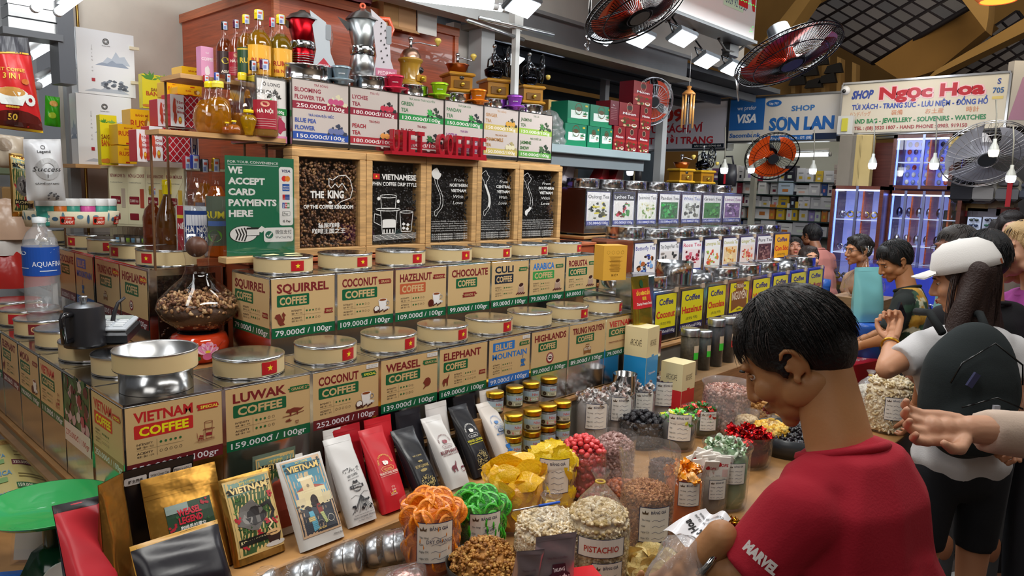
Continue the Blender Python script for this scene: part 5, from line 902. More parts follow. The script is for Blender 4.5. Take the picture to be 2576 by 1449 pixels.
# goods on the table
def templ(kind):
 m=MB()
 if kind=='bean':m.ball((0,0,0),(1,.62,.5),'#fff',NUT,8,5)
 elif kind=='almond':m.lathe([(0,-1),(.34,-.7),(.5,-.1),(.36,.5),(0,1)],'#fff',NUT,7,sy=.6)
 elif kind=='cashew':m.tube([(.55*cos(a)-.3,0,.8*sin(a))for a in(-1.5,-.9,-.3,.3,.9,1.5)],[.1,.26,.3,.3,.28,.12],'#fff',NUT,7)
 elif kind=='pistachio':m.lathe([(0,-.8),(.35,-.6),(.52,-.1),(.42,.4),(0,.8)],'#fff',NUT,7);
 elif kind=='ball':m.ball((0,0,0),.6,'#fff',NUT,8,6)
 elif kind=='walnut':
  r=random.Random(2)
  for i in range(5):m.ball((r.uniform(-.5,.5),r.uniform(-.4,.4),r.uniform(-.3,.3)),(r.uniform(.25,.45),)*3,'#fff',NUT,6,4)
 elif kind=='wrap':
  m.tube([(-1,0,.1),(-.55,0,0),(-.4,0,0),(.4,0,0),(.55,0,0),(1,.1,-.1)],[.5,.1,.36,.36,.1,.5],'#fff',GLOSS,6,caps=False)
 elif kind=='foil':
  r=random.Random(5);vs=[(r.uniform(-1,1),r.uniform(-1,1),r.uniform(-.4,.4))for i in range(7)];m.add(vs,[(0,1,2),(1,3,2),(2,4,5),(3,5,6),(0,4,6),(1,4,3)],'#fff',FOIL)
 return m
TP={}
def scatter(mb,kind,pos,size,cols,m=NUT,r=None,flat=False):
 if kind not in TP:t=templ(kind);TP[kind]=(np.array(t.v),t.f)
 V,F=TP[kind];r=r or random.Random(1);k=mb.mi(m)
 for p in pos:
  R=Euler((r.uniform(-.4,.4)if flat else r.uniform(0,6.3),r.uniform(-.4,.4)if flat else r.uniform(0,6.3),r.uniform(0,6.3))).to_matrix();s=size*r.uniform(.85,1.15);W=(V*s)@np.array(R).T+np.array(p)
  b=len(mb.v);mb.v+=[tuple(q)for q in W];c=lin(r.choice(cols));mb.f+=[[i+b for i in f]for f in F];n=len(F);mb.c+=[c]*n;mb.m+=[k]*n;mb.sm+=[kind!='foil']*n
def stand(cx,yb,yt,wpx,z=.61,ymax=None,y=None):
 p=at(cx,yb,z=z)if y is None else at(cx,yb,y=y)
 if ymax and p.y>ymax:p=at(cx,yb,y=ymax)
 r=sz(wpx,p)/2;f=Vector((p.x,p.y,0)).normalized();p=p+f*r*.9;h=at(cx,yt,d=(p-EYE).length).z
 q=at(cx,yt,x=p.x);return p,r,max(.03,q.z-p.z)
def price_card(t,r,z,a,w=.07,h=.085,hand='',p=None):
 s=Sheet(w,h,'#2b3458',cuts=6);s.rect(.02*w,.02*h,.96*w,.96*h,'#e6e2da');s.text('BẢNG GIÁ',.6*w,.82*h,.08*h,'#333a58',al='c',w=.5*w);s.poly([(.1*w,.8*h),(.08*w,.88*h),(.15*w,.84*h),(.18*w,.92*h),(.21*w,.84*h),(.28*w,.88*h),(.26*w,.8*h)],'#5a4a3a')
 for i,tx in enumerate(('Tên hàng:','Giá:','Ngày SX:','Hạn SD:')):s.text(tx,.08*w,(.62-.17*i)*h,.05*h,'#444',maxw=.25*w,bold=.005);s.line([(.4*w,(.62-.17*i)*h),(.5*w,(.66-.17*i)*h),(.62*w,(.61-.17*i)*h),(.8*w,(.65-.17*i)*h)],.0012,'#3a3f66')
 if hand:s.text(hand,.62*w,.5*h,.1*h,'#30365c',al='c',maxw=.7*w,bold=.0)
 s.build('price_card',t,wrap(r,z,a-w/2/r,.002))
KF={}
def bag(name,label,cx,yb,yt,w,kind,cols,size,n,coll=.018,dome=.25,card=None,tied=False,filmm=None,core=None,ymax=None,cont=None,seed=1,m=NUT,pieces=None,clabel=None,y=None,flare=1.05,fillk=1,z=.601):
 if not pieces:n=int(n*1.9)
 """open or tied clear bag on the table; its contents are a thing of their own"""
 p,r,h=stand(cx,yb,yt,w,ymax=ymax,y=y);rr=random.Random(seed);p.z=z;h=at(cx,yt,x=p.x).z-z
 t=thing(name,label,'bag',p,group=None);top=h;fill=(h/(1+dome*r/h)if not tied else h*.6);
 if not tied:fill=h-dome*r
 P=[(0,.002),(r*.86,.002),(r*.97,.03),(r,h*.25),(r*1.02,fill*.7),(r*1.0,fill)]
 if tied:
  nk=r*.13;P=P[:4]+[(r*1.0,h*.5),(r*.9,h*.62),(r*.6,h*.76),(r*.26,h*.86),(nk,h*.9),(nk,h*.91),(nk*1.6,h*.95),(nk*2.4,h)]
  MB().ring((0,0,h*.905),nk*1.08,.0035,'#d8b040',GLOSS,18,6).build('rubber_band',t)
 else:P+=[(r*flare,fill+coll),(r*(flare+.03),fill+coll*1.6)]if coll else[]
 f=MB();f.lathe([q for q in P],'#ffffff',filmm or FILM,40,wob=.018);
 fo=f.build('film',t)
 c=MB();cc=core or cols[0];rc=r*.9
 prof=[(rc*.9,.012),(rc,.05),(rc,fill*.9*fillk)]+([(rc*.75,fill*.9+dome*r*.45),(rc*.4,fill*.9+dome*r*.75),(0,fill*.9+dome*r*.85)]if not tied else[(rc*.8,h*.6*fillk),(rc*.4,h*.66*fillk),(0,h*.68*fillk)])
 c.lathe([(0,.012)]+prof,cc,m,24)
 pos=[]
 for i in range(n):
  a=rr.uniform(0,2*pi)
  if rr.random()<.62:a=atan2(-p.y,-p.x)+rr.uniform(-1.7,1.7);zz=rr.uniform(.02,fill*.92*fillk);q=(rc*.97*cos(a),rc*.97*sin(a),zz)
  else:k=sqrt(rr.random());q=(rc*.95*k*cos(a),rc*.95*k*sin(a),(fill*.92+dome*r*.85*(1-k**1.8))if not tied else(h*.6+h*.09*(1-k**2))*fillk)
  pos.append(q)
 if not pieces:
  scatter(c,kind,pos,size,cols,m,rr)
  o=c.build(cont or 'nuts',None,label=clabel or label,cat='food',kind='stuff');o.location=p
 else:
  o=c.build(cont or 'filling',None,label=clabel,cat='food',kind='stuff');o.location=p
 if card:price_card(t,r*1.015,card[0]*h,atan2(-p.y,-p.x)+card[1],r*card[2],r*card[2]*1.15,card[3]if len(card)>3 else '')
 return t,p,r,h,fill,rr
def heap(me,name,label,group,p,r,z0,n,dome,rr,cat='food',tilt=1.2,sc=1,upright=0,sides=0,face=0):
 ac=atan2(-p.y,-p.x)
 for i in range(sides):
  a=ac+rr.uniform(-1.5,1.5);o=bpy.data.objects.new(name,me);COL.objects.link(o);tag(o,label.replace('at the top of','seen through the side of').replace(' on the ',' inside the '),cat,group);o.location=(p.x+r*1.02*cos(a),p.y+r*1.02*sin(a),p.z+.05+(z0-p.z-.06)*(i+.5)/sides);o.rotation_euler=(pi/2+rr.uniform(-.2,.2),0,a+pi/2)
 for i in range(n):
  k=sqrt((i+.5)/n);a=i*2.39996+rr.uniform(-.2,.2);o=bpy.data.objects.new(name,me);COL.objects.link(o);o['label']=label;o['category']=cat;o['group']=group
  o.location=(p.x+r*k*cos(a),p.y+r*k*sin(a),z0+dome*(1-k*k)+rr.uniform(-.004,.004));s=sc*rr.uniform(.85,1.12);o.scale=(s,s,s)
  if face:o.rotation_euler=((EYE-Vector(o.location)).normalized()+Vector([rr.uniform(-face,face)for _ in '123'])+Vector((cos(a)*k,sin(a)*k,.3))*.35).to_track_quat('Z','Y').to_euler();continue
  o.rotation_euler=(rr.uniform(-tilt,tilt)+upright*k*sin(a)*-1.3,rr.uniform(-tilt,tilt)+upright*k*cos(a)*1.3,rr.uniform(0,6.3))
def slice_me(rim,flesh,R,thick,spokes,seeds=None,m=SUGAR):
 b=MB();b.lathe([(R*.82,-thick/2),(R,-thick*.4),(R*1.03,0),(R,thick*.4),(R*.82,thick/2)],rim,m,22);b.lathe([(0,-thick*.25),(R*.84,-thick*.3)],flesh,m,22);b.lathe([(R*.84,thick*.3),(0,thick*.25)],flesh,m,22)
 for i in range(spokes):
  a=2*pi*i/spokes
  for sg in(1,-1):b.tube([(R*.15*cos(a),R*.15*sin(a),sg*thick*.32),(R*.8*cos(a),R*.8*sin(a),sg*thick*.34)],.0009,rim,m,4,caps=False)
  if seeds:
   for sg in(1,-1):b.ball((R*.34*cos(a+.1),R*.34*sin(a+.1),sg*thick*.33),(.0016,.001,.001),seeds,GLOSS,5,3)
 for i in range(len(b.v)):x,y,z=b.v[i];b.v[i]=(x,y,z+.18*(x*x-y*y)/R*1.2)
 return b.mesh('slice')
def sheet_me(col,a,b_,seed,cut=0):
 r=random.Random(seed);m=MB();ph=[r.uniform(0,6)for _ in range(6)]
 def fn(u,v):
  th=2*pi*u;k=1+.12*sin(2*th+ph[0])+.06*sin(5*th+ph[1])+cut*.12*sin(11*th);x=a*v*k*cos(th);y=b_*v*k*sin(th);return Vector((x,y,.16*a*sin(x/a*2+ph[2])+.12*b_*cos(y/b_*2.4+ph[3])))
 m.grid(fn,26,4,col,SUGAR);m.grid(lambda u,v:fn(1-u,v)+Vector((0,0,-.003)),26,4,col,SUGAR);return m.mesh('sheet')
t,p,r,h,fill,rr=bag('goods_bag','clear bag of dried orange slices with a DRY ORANGE price card',1082,1449+10,1262,150,'ball',('#c8661a',),.01,10,card=(.3,.15,1.25,'DRY ORANGE'),core='#c05a14',cont='candied_orange',clabel='dried orange slices filling the lower part of their bag',pieces=1,m=SUGAR)
ORM=slice_me('#f08a1c','#dd7416',.036,.006,10);heap(ORM,'orange_slice','dried orange slice at the top of the orange bag','dried orange slices',p,r*.86,p.z+fill-.01,34,.05,rr,face=.75,sides=14)
t,p,r,h,fill,rr=bag('goods_bag','clear bag of bright green candied kiwi slices with a price card',1200,1400,1250,140,'ball',('#1c5a1c',),.01,10,card=(.2,.3,1.2,'KIWI'),core='#1c5a1e',cont='candied_kiwi',clabel='green candied kiwi filling the lower part of its bag',pieces=1,m=SUGAR)
KWM=slice_me('#3cae2a','#1f7a22',.034,.007,14,'#0c1a0c');heap(KWM,'kiwi_slice','green candied kiwi slice at the top of the kiwi bag','candied kiwi slices',p,r*.9,p.z+fill-.012,36,.05,rr,face=.75,sides=14)
t,p,r,h,fill,rr=bag('goods_bag','clear bag of yellow dried mango sheets',1292,1345,1178,158,'ball',('#d89a0c',),.01,10,core='#d0920a',cont='dried_mango',clabel='dried mango filling the lower part of its bag',pieces=1,m=SUGAR,dome=.3)
for q in range(3):heap(sheet_me('#eeb40e',.06,.034,q),'mango_sheet','yellow dried mango sheet on the mango bag','dried mango sheets',p,r*.8,p.z+fill-.02+.012*q,9,.055,rr,face=.6,sides=4)
t,p,r,h,fill,rr=bag('goods_bag','clear bag of wavy yellow dried pineapple rings with a BẢNG GIÁ card',1385,1290,1148,120,'ball',('#d8b01c',),.01,10,card=(.45,.1,1.3),core='#d8b424',cont='dried_pineapple',clabel='dried pineapple filling the lower part of its bag',pieces=1,m=SUGAR,dome=.35)
for q in range(2):heap(sheet_me('#ecc61c',.05,.045,q+9,1),'pineapple_ring','wavy dried pineapple ring on the pineapple bag','dried pineapple rings',p,r*.85,p.z+fill-.01+.012*q,9,.06,rr,face=.6,sides=4)
t,p,r,h,fill,rr=bag('goods_bag','clear bag of pink red candied plums',1460,1255,1108,126,'ball',('#9c2a2c','#b8403c'),.02,120,core='#8c2426',cont='candied_plums_below',clabel='pink red candied plums inside the lower part of their bag',m=SUGAR,dome=.4)
pm=MB();pm.ball((0,0,0),(.0145,.0125,.012),'#d8484a',SUGAR,12,8)
for i,v in enumerate(pm.v):x,y,z=v;pm.v[i]=(x,y,z-.004*math.exp(-(x*x+y*y)/.00003)*(1 if z>0 else 0))
heap(pm.mesh('plum'),'candied_plum','pink red candied plum on the plum bag','candied plums',p,r*.88,p.z+fill+.004,48,.055,rr,tilt=.8)
bag('goods_bag','clear bag of greyish brown dried apricot pits behind the candied plums',1540,1215,1078,108,'bean',('#a8837c','#8c6a62','#bfa09a','#7a5850'),.013,420,cont='apricot_pits',clabel='heap of greyish brown dried apricot pits',dome=.6,coll=.02)
t,p,r,h,fill,rr=bag('goods_bag','clear bag of black prunes',1612,1130,1042,122,'ball',('#17151a','#232027'),.02,80,core='#141216',cont='prunes_below',clabel='black prunes inside the lower part of their bag',m=SUGAR,dome=.3)
pr_=MB();pr_.ball((0,0,0),(.018,.014,.012),'#201d22',mat('prune_skin',.35,bump=1,bscale=90),12,8);heap(pr_.mesh('prune'),'prune','black wrinkled prune on the prune bag','black prunes',p,r*.95,p.z+fill+.002,40,.045,rr,tilt=.8)
def wrapheap(label,cx,yb,yt,w,cols,nm,lb,grp,n,size=.02,card=None,kind='foil',ymax=None,dome=.5,flat=.006,y=None,m=GLOSS,core='#555'):
 t,p,r,h,fill,rr=bag('goods_bag',label,cx,yb,yt,w,'bean',cols,.012,40,card=card,core=core,cont='wrapped_sweets_below',clabel='wrapped sweets deep in the bag of '+lb,m=m,dome=dome,ymax=ymax,pieces=1,y=y)
 for q,c in enumerate(cols):
  b=MB();rq=random.Random(q+len(lb));W=size;b.grid(lambda u,v:Vector(((u-.5)*2*W*(1+.15*sin(9*v)),(v-.5)*1.3*W,flat*sin(pi*u)*sin(pi*v)*2+.003*sin(14*u+q)+.003*cos(11*v))),7,5,c,m);b.grid(lambda u,v:Vector(((.5-u)*2*W,(v-.5)*1.3*W,-flat*sin(pi*u)*sin(pi*v)*2)),5,4,c,m)
  if kind=='twist':b=MB();b.tube([(-W,0,.002),(-W*.6,0,0),(-W*.4,0,0),(W*.4,0,0),(W*.6,0,0),(W,0,.002)],[W*.5,W*.12,W*.33,W*.33,W*.12,W*.5],c,m,8,caps=False)
  heap(b.mesh('sweet'),nm,lb,grp,p,r*.95,p.z+fill-.004+.004*q,n//len(cols),.04,rr,tilt=1.0)
wrapheap('clear bag of shiny green wrapped candies with a price card',1702,1135,1035,92,('#3aa83a','#e6efe0','#6ad04a','#d8d83a'),'wrapped_candy','shiny green and white candy on the green candy bag','green wrapped candies',32,card=(.35,.1,1.3))
wrapheap('clear bag of green and red wrapped candies behind the green ones',1760,1100,1015,96,('#c22a24','#4ab83a','#2c6a2a','#d84838'),'wrapped_candy','green and red candy on the red green candy bag','green and red wrapped candies',32,card=(.3,.4,.9),core='#3c4a24')
wrapheap('clear bag of orange wrapped candies with a TO sticker and a price card',1712,1345,1170,100,('#f08c10','#f5a21c','#e07c0c','#f0b060'),'wrapped_candy','orange wrapped candy on the orange candy bag','orange wrapped candies',36,card=(.5,.3,1.1),size=.022,core='#c05c08')
wrapheap('clear bag of pale green jelly sweets wrapped in film, behind the red shirt sleeve',1818,1285,1100,118,('#a8c49a','#c9d8c0','#8fb088','#d8e2d2'),'jelly_sweet','pale green wrapped jelly sweet on the jelly bag','pale green jelly sweets',40,card=(.45,.45,.8),kind='twist',size=.02,core='#7c9474')
wrapheap('clear bag of crinkled red foil sweets',1875,1180,1068,124,('#c01a1c','#d82a24','#a01016'),'foil_sweet','crinkled red foil sweet on the red foil bag','red foil sweets',42,m=FOIL,core='#6a1014',size=.024)
t,p,r,h,fill,rr=bag('goods_bag','clear bag of white paper sachets with strawberry pictures',1775,1305,1165,100,'ball',('#c8c2ba',),.01,10,card=(.45,.5,.9),core='#8c8478',cont='sachet_filling',clabel='white sachets packed inside the lower part of their bag',pieces=1,m=MATTE)
sm=MB();sm.b2((-.03,-.003,-.045),(.03,.003,.045),'#ece6de',PRINT,bev=.002)
ss=Sheet(.058,.088,'#efe9e2');ss.text('OOPS',.03,.05,.012,'#b8303c',al='c',maxw=.045,bold=.03);blob(ss,.016,.058,.008,.009,'#c8242c',2);ss.rect(.03,.01,.022,.03,'#e8c4c0');ss.rect(.004,.012,.02,.002,'#8c8c88');ss.into(sm,front(-.029,-.0032,-.044));SM_=sm.mesh('sachet')
for i in range(20):
 a=i*2.4;k=sqrt((i+.5)/20)*r*.85;o=bpy.data.objects.new('sachet',SM_);COL.objects.link(o);o.location=(p.x+k*cos(a),p.y+k*sin(a),p.z+fill+.01+rr.uniform(-.015,.02));o.rotation_euler=(rr.uniform(-.3,.3),rr.uniform(-.45,.45),-.6+rr.uniform(-.6,.6));tag(o,'white paper sachet with a strawberry in the sachet bag','sachet','white paper sachets')
bag('goods_bag','tall open crinkled bag of brown almonds',1618,1420,1192,134,'almond',('#a86c3c','#8c5228','#c08a58','#9a6234'),.0125,900,coll=.085,dome=.35,card=(.32,.35,1.2),cont='almonds',clabel='brown almonds filling the tall open bag',flare=1.12,filmm=film('crinkly_film','#ffffff',.1,.88,1,26))
bag('goods_bag','short clear bag of dark raisins behind the almond bag',1668,1250,1150,80,'bean',('#3a2420','#4c302a'),.012,200,cont='dark_raisins',clabel='dark raisins behind the almond bag')
bag('goods_bag','short clear bag of tan dried jujubes left of the almond bag',1560,1290,1205,84,'ball',('#8c4a2c','#a8603c','#6a3420'),.018,160,cont='jujubes',clabel='tan dried jujubes left of the almond bag')
t,p,r,h,fill,rr=bag('goods_bag','big tied bag of pistachios with a PISTACHIO sticker',1496,1500,1178,165,'pistachio',('#d8c29a','#c4aa7c','#e4d4b4','#b09660'),.0145,1100,tied=True,cont='pistachios',clabel='pale pistachio nuts in the tied bag',fillk=1.05,card=(.02,.35,1.0))
s=Sheet(r*1.5,r*.6,'#2b3458',cuts=8);s.rect(.02*s.w,.03*s.h,.96*s.w,.94*s.h,'#e9e5dd');s.text('PISTACHIO',.5*s.w,.3*s.h,.32*s.h,'#b8382c',al='c',w=.72*s.w);s.build('name_sticker',t,wrap(r*1.01,.37*h,atan2(-p.y,-p.x)-.75+.15,.002))
bag('goods_bag','big tied bag of pale cashew nuts in the foreground',1377,1500,1240,190,'cashew',('#e6d6b8','#d8c49e','#f0e4cc','#c9b084'),.0135,1100,tied=True,cont='cashews',clabel='pale cashew nuts in the foreground tied bag',fillk=1.15)
def tray(cx,cy,wpx,label,cont,clabel,kind,cols,size,n,dome=.06,rim='#2b2723',rimh=.05,z=.601,tall=None,m=NUT):
 p=at(cx,cy,z=z+.05);p.z=z;r=sz(wpx,p)/2;t=thing('food_tray',label,'tray',p);MB().lathe([(0,.001),(r*.9,.001),(r,rimh),(r*1.02,rimh),(r*.9,.004),(0,.004)],rim,PLAST,36).build('tray',t)
 c=MB();c.lathe([(r*.86,.008),(r*.9,rimh*.7),(r*.5,rimh*.7+dome*.7),(0,rimh*.7+dome)],cols[0],m,20);rr=random.Random(n);pos=[]
 for i in range(n):k=sqrt(rr.random())*.92;a=rr.uniform(0,6.3);pos.append((r*k*cos(a),r*k*sin(a),rimh*.7+dome*(1-k*k)+.004))
 scatter(c,kind,pos,size,cols,m,rr);o=c.build(cont,None,label=clabel,cat='food',kind='stuff');o.location=p;return t,p,r
tray(1222,1440,200,'low dark tray under the walnut pieces','walnuts','pile of golden brown walnut pieces at the bottom','walnut',('#b8803c','#c99850','#8c5a28','#a8702e'),.013,420,.09,rimh=.09)
t,p,r,h,fill,rr=bag('goods_bag','clear bag of pale yellow crystallised ginger slices',1640,1500,1405,180,'ball',('#c8a85c',),.01,10,core='#c0a058',cont='ginger_filling',clabel='pale ginger slices deep in their bag',pieces=1,m=SUGAR,dome=.3,coll=.02)
for q in range(2):heap(sheet_me(('#dcc07a','#e8d090')[q],.034,.022,q+30),'ginger_slice','pale yellow crystallised ginger slice','crystallised ginger slices',p,r*.95,p.z+fill+.01*q,26,.04,rr,face=.8)
MB().b2((-.19,-.19,0),(.19,.19,.228),'#8a6a48',WOOD).build('display_block',None,label='wooden block under the blueberry pan',cat='block').location=at(2185,872,z=.88)-Vector((0,0,.88-.601))
tray(2185,872,150,'dark round pan of blueberries by the blue tub','blueberries','dark dried blueberries in the round pan','ball',('#1c1422','#2c1c30','#120e18'),.02,150,.03,rim='#3a3c42',rimh=.12,m=SUGAR,z=.83)
tray(1985,1105,190,'dark round pan of raisins under the man\'s chin','raisins','glossy black raisins in the round pan','bean',('#141014','#201820'),.014,260,.02,rim='#34383c',rimh=.1,m=SUGAR)
tray(2010,1060,130,'tray of halved walnuts under the man\'s chin','walnut_halves','light walnut halves behind the raisin pan','walnut',('#c08c4c','#a87038'),.018,120,.06,rim='#6a5a44',rimh=.09)
tray(1830,1330,120,'tray of gold and red foil chocolates beside the red sleeve','foil_chocolates','gold and red foil wrapped chocolates','foil',('#c89a2c','#b02424','#d8b44a','#8c5a1c'),.016,160,.04,rimh=.05,m=FOIL)
bag('goods_bag','tied bag of round tan coated peanuts beside the man\'s face',1908,1062,985,96,'ball',('#c08c4c','#a87438','#d0a060'),.017,420,tied=True,cont='coated_peanuts',clabel='round tan coated peanuts',fillk=1.25)
bag('goods_bag','small tied bag of yellow dried fruit before the man\'s chin',1935,1135,1045,88,'bean',('#e0b03c','#d09a24','#ecca6a'),.018,260,tied=True,cont='dried_fruit',clabel='yellow dried fruit in the small tied bag',fillk=1.1)
bag('goods_bag','bag of pink candied strips behind the wrapped block',1905,975,932,76,'bean',('#d87078','#c85a64','#e89098'),.02,240,cont='pink_candy',clabel='pink candied strips',m=SUGAR,dome=.5,coll=.01)
bag('goods_bag','bag of small black prunes with a price card on the back row',1793,965,915,74,'ball',('#17151a','#2a2730'),.02,160,cont='small_prunes',clabel='small black prunes on the back row',m=SUGAR,card=(.5,.35,1.3))
bag('goods_bag','bag of pinkish peanuts with a price card on the back row',1830,962,905,72,'bean',('#c89890','#b07c74','#d8b0a8'),.015,260,cont='pink_peanuts',clabel='pinkish peanuts on the back row',card=(.5,.5,.9))
bag('goods_bag','bag of golden dried apple with a price card on the back row',1878,955,895,72,'bean',('#d8b45c','#c8a048','#e8cc80'),.02,220,cont='dried_apple',clabel='golden dried apple on the back row',card=(.45,.4,1.2),m=SUGAR)
bag('goods_bag','bulky clear bag of brown tamarind under a green card',1822,1090,960,120,'bean',('#8c5a4c','#a87464','#c09484','#6a4034'),.018,480,cont='tamarind',clabel='brown tamarind sweets in the bulky bag',filmm=FILMS,dome=.2,m=SUGAR)
bag('goods_bag','small clear pack of pale peanuts with a green tag',1875,1105,1040,56,'ball',('#d8c09a','#c8aa7c'),.014,140,cont='pale_peanuts',clabel='pale peanuts in the small pack',filmm=FILMS)
bag('goods_bag','big tied bag of cashews on the far table near the white T shirt',2228,1090,920,112,'cashew',('#e0cfae','#d0b98c','#efe2c8'),.02,420,tied=True,cont='cashews',clabel='pale cashews in the far tied bag',card=(.25,.3,.9),fillk=1.25)
bag('goods_bag','tied bag of white seeds beside the far cashews',2180,1060,930,78,'ball',('#e4ddcc','#d0c8b4'),.016,260,tied=True,cont='white_seeds',clabel='white seeds in the far tied bag',filmm=FILMS)
bag('goods_bag','clear bag of brown cashews beside the woman\'s elbow',2296,1010,920,74,'cashew',('#8c6450','#a87c68','#6a4838'),.022,240,cont='brown_cashews',clabel='brown cashews beside the elbow',filmm=FILMS)
for k,(cx,yb,yt,w,lb)in enumerate(((1487,1118,985,88,'first clear bag of white wrapped sweets, beside the honey jars'),(1552,1062,972,82,'second clear bag of white wrapped sweets from the honey jars'),(1612,1030,962,72,'third clear bag of white wrapped sweets from the honey jars'),(1665,1010,948,84,'clear bag of black and white wrapped sweets before the red carton'))):
 wrapheap(lb,cx,yb,yt,w,('#e2dedd','#c9c0bc','#efefef','#b59a92')if k<3 else('#dcd8d8','#5a4c50','#b8a4a0'),'wrapped_sweet','white wrapped sweet in the '+('first','second','third','black and white')[k]+' clear bag',('first','second','third','fourth')[k]+' bag of white sweets',36,card=(.4,.25,1.3),kind='twist',ymax=2.0,size=.022,core='#a8a2a0',m=GLOSS)
# honey jars with gold lids
def jar(cx,top,w,yy,z,label,body='#8a7434',tag_='TRÀ',k=0,h=None):
 p=at(cx,top,y=yy);hh=.092;p.z=z;r=.04;t=thing('glass_jar',label,'jar',p,group='gold lidded jars')
 MB().lathe([(0,.003),(r*.9,.003),(r*.95,.01),(r*.95,.064),(0,.066)],body,mat('jar_filling',.35,noise=.3,nscale=60),24).build('filling',t);MB().lathe([(0,0),(r*.94,0),(r,.008),(r,.062),(r*.9,.07),(r*.9,.074)],'#ffffff',GLASS,28).build('glass',t)
 MB().lathe([(r*.97,.07),(r*1.0,.074),(r*.98,.078),(r*1.0,.082),(r*1.0,.088),(r*.94,.092),(0,.091)],'#d8ab34',METAL,30).build('lid',t)
 s=Sheet(.08,.045,'#b9b79a',cuts=8);s.rect(0,.022,.08,.023,'#a8bcc8');s.text('Nho',.045,.026,.012,'#c85a4a',bold=.01);s.ell(.02,.012,.009,.009,'#4a3a2c');s.rrect(.036,.004,.04,.012,.003,'#e8dcc0' if k%2 else '#c84a5a');s.text(tag_,.056,.007,.006,'#4a2a24' if k%2 else '#fff',al='c',maxw=.036);s.build('label',t,wrap(r,.012,atan2(-p.y,-p.x)-.95,.001));return t
def jarrow(z0,items,yy,lbf):
 for k,(cx,top,tg,bd,lb)in enumerate(items):jar(cx,top,60,yy,z0,lb,bd,tg,k)
zj=at(1245,985,y=2.08).z-.092
MB().b2((2.0,2.05,.716),(2.42,2.12,zj-.0005),'#9a7040',WOOD).build('display_step',None,label='narrow wooden step under the back row of honey jars',cat='step')
jarrow(zj,[(1245,985,'TRÀ','#3a2c3a','gold lidded jar with purple label at the left of the back row'),(1295,972,'GỪNG','#5a5a34','gold lidded jar with pale label, second of the back row'),(1336,965,'ATISO TEA','#3a2622','gold lidded jar labelled ATISO TEA'),(1381,957,'TEA','#35221c','dark gold lidded jar at the right of the back row')],2.085,0)
FJ=[(1292,1040,0),(1340,1028,0),(1379,1016,0),(1415,1008,0)];lv=('upper','middle','lowest')
for i,(cx,top,_)in enumerate(FJ):
 yy=1.96-.01*i;zt=at(cx,top,y=yy).z
 for q in range(3):
  zz=zt-.0925*(q+1)
  if zz<.6:break
  p=at(cx,top,y=yy);j=jar(cx,top,60,yy,zz,lv[q]+' jar in the '+('first','second','third','fourth')[i]+' front stack of gold lidded jars from the blue mountain pouch',('#7c7c34','#8a7c3c','#4a4038','#5c6a3c')[i],('TRÀ','TRÀ CÁT MỘT','GỪNG','TRÀ VỊ')[i],i+q)
  if q==2:break
 zlow=zz
 MB().b2((p.x-.043,yy-.043,.716 if p.x<2.34 else.601),(p.x+.043,yy+.043,zz-.0005),'#8a6238',WOOD).build('jar_block',None,label='wooden block under the '+('first','second','third','fourth')[i]+' stack of gold lidded jars',cat='block')
# dark spice jars before the yellow tins
for k,(cx,tp,bt,w,col,lb)in enumerate(((1733,825,900,46,'#4c4434','nearest spice jar with steel lid and brown seeds'),(1768,830,895,38,'#2c322e','second spice jar, dark green, beside the brown one'),(1798,800,880,42,'#23252a','tall dark spice jar before the Chocolate tin'),(1829,795,870,40,'#23252a','tallest dark spice jar at the right'))):
 p=at(cx,bt,y=2.1);p.z=.781;hh=at(cx,tp,x=p.x).z-p.z;r=sz(w,p)/2;t=thing('spice_jar',lb,'jar',p);MB().lathe([(0,.002),(r*.95,.002),(r*.95,hh*.84),(0,hh*.85)],col,mat('spice',.6,noise=.5,nscale=70),24).build('filling',t);MB().lathe([(0,0),(r,0),(r,hh*.86)],'#fff',GLASS,28).build('glass',t);MB().lathe([(r*1.02,hh*.85),(r*1.04,hh*.98),(r*.98,hh),(0,hh*.995)],'#c8ccd0',METAL,30).build('lid',t)
 s=Sheet(r*.7,hh*.3,'#3ac83a' if k!=3 else '#c83a3a',cuts=3);s.rect(0,.5*s.h,s.w,.5*s.h,'#c8b8a0');s.build('tag',t,wrap(r,hh*.35,atan2(-p.y,-p.x)+.5,.001))
# cartons
def arch(cx,yb,yt,xl,xr,col,sub,label,yy,zf):
 p=at(cx,yb,y=yy);p.z=zf;h=at(cx,yt,x=p.x).z-zf;w=.135;s=Sheet(w,h,col);s.rect(0,.56*h,w,.44*h,'#e8d8a8');s.text('ARCHCAFÉ',.5*w,.72*h,.1*h,'#4a3a2a',al='c',w=.5*w,bold=0);s.text(sub,.5*w,.3*h,.035*h,'#e8e0e0',al='c',maxw=.6*w);s.rect(.4*w,.56*h,.2*w,.03*h,col)
 s2=Sheet(w*.98,h,col);s2 .rect(0,.56*h,w,.44*h,'#e8d8a8');s2 .text('ARCHCAFÉ',.5*w,.72*h,.1*h,'#4a3a2a',al='c',w=.5*w,bold=0)
 return carton('drink_carton',p,w,w,h,'#e8d8a8',s,label,None,shsd=s2)
arch(1640,915,822,0,0,'#2490d0','Cappuccino','cream and blue ARCHCAFÉ carton before the last VIETNAM tin',2.02,.781).rotation_euler.z=.1
t_=arch(1728,1020,912,0,0,'#cf2c30','Heavy Wine Coffee','cream and red ARCHCAFÉ carton among the candy bags',1.9,.601)
MB().b2((-.07,-.0,-.001),(.07,.14,0),'#a02226',PRINT).build('base_flap',t_)
p=at(1545,705,y=2.22);hh=at(1545,617,x=p.x).z-p.z;s=Sheet(.15,hh,'#eab447')
for i in range(4):s.circ(.03+.03*i,.8*hh,.009,.001,'#8a6420');
for i in range(12):s.rect(.04+.003*(i%3),(.64-.035*i)*hh,.07-.006*(i%3),.0022,'#a87828')
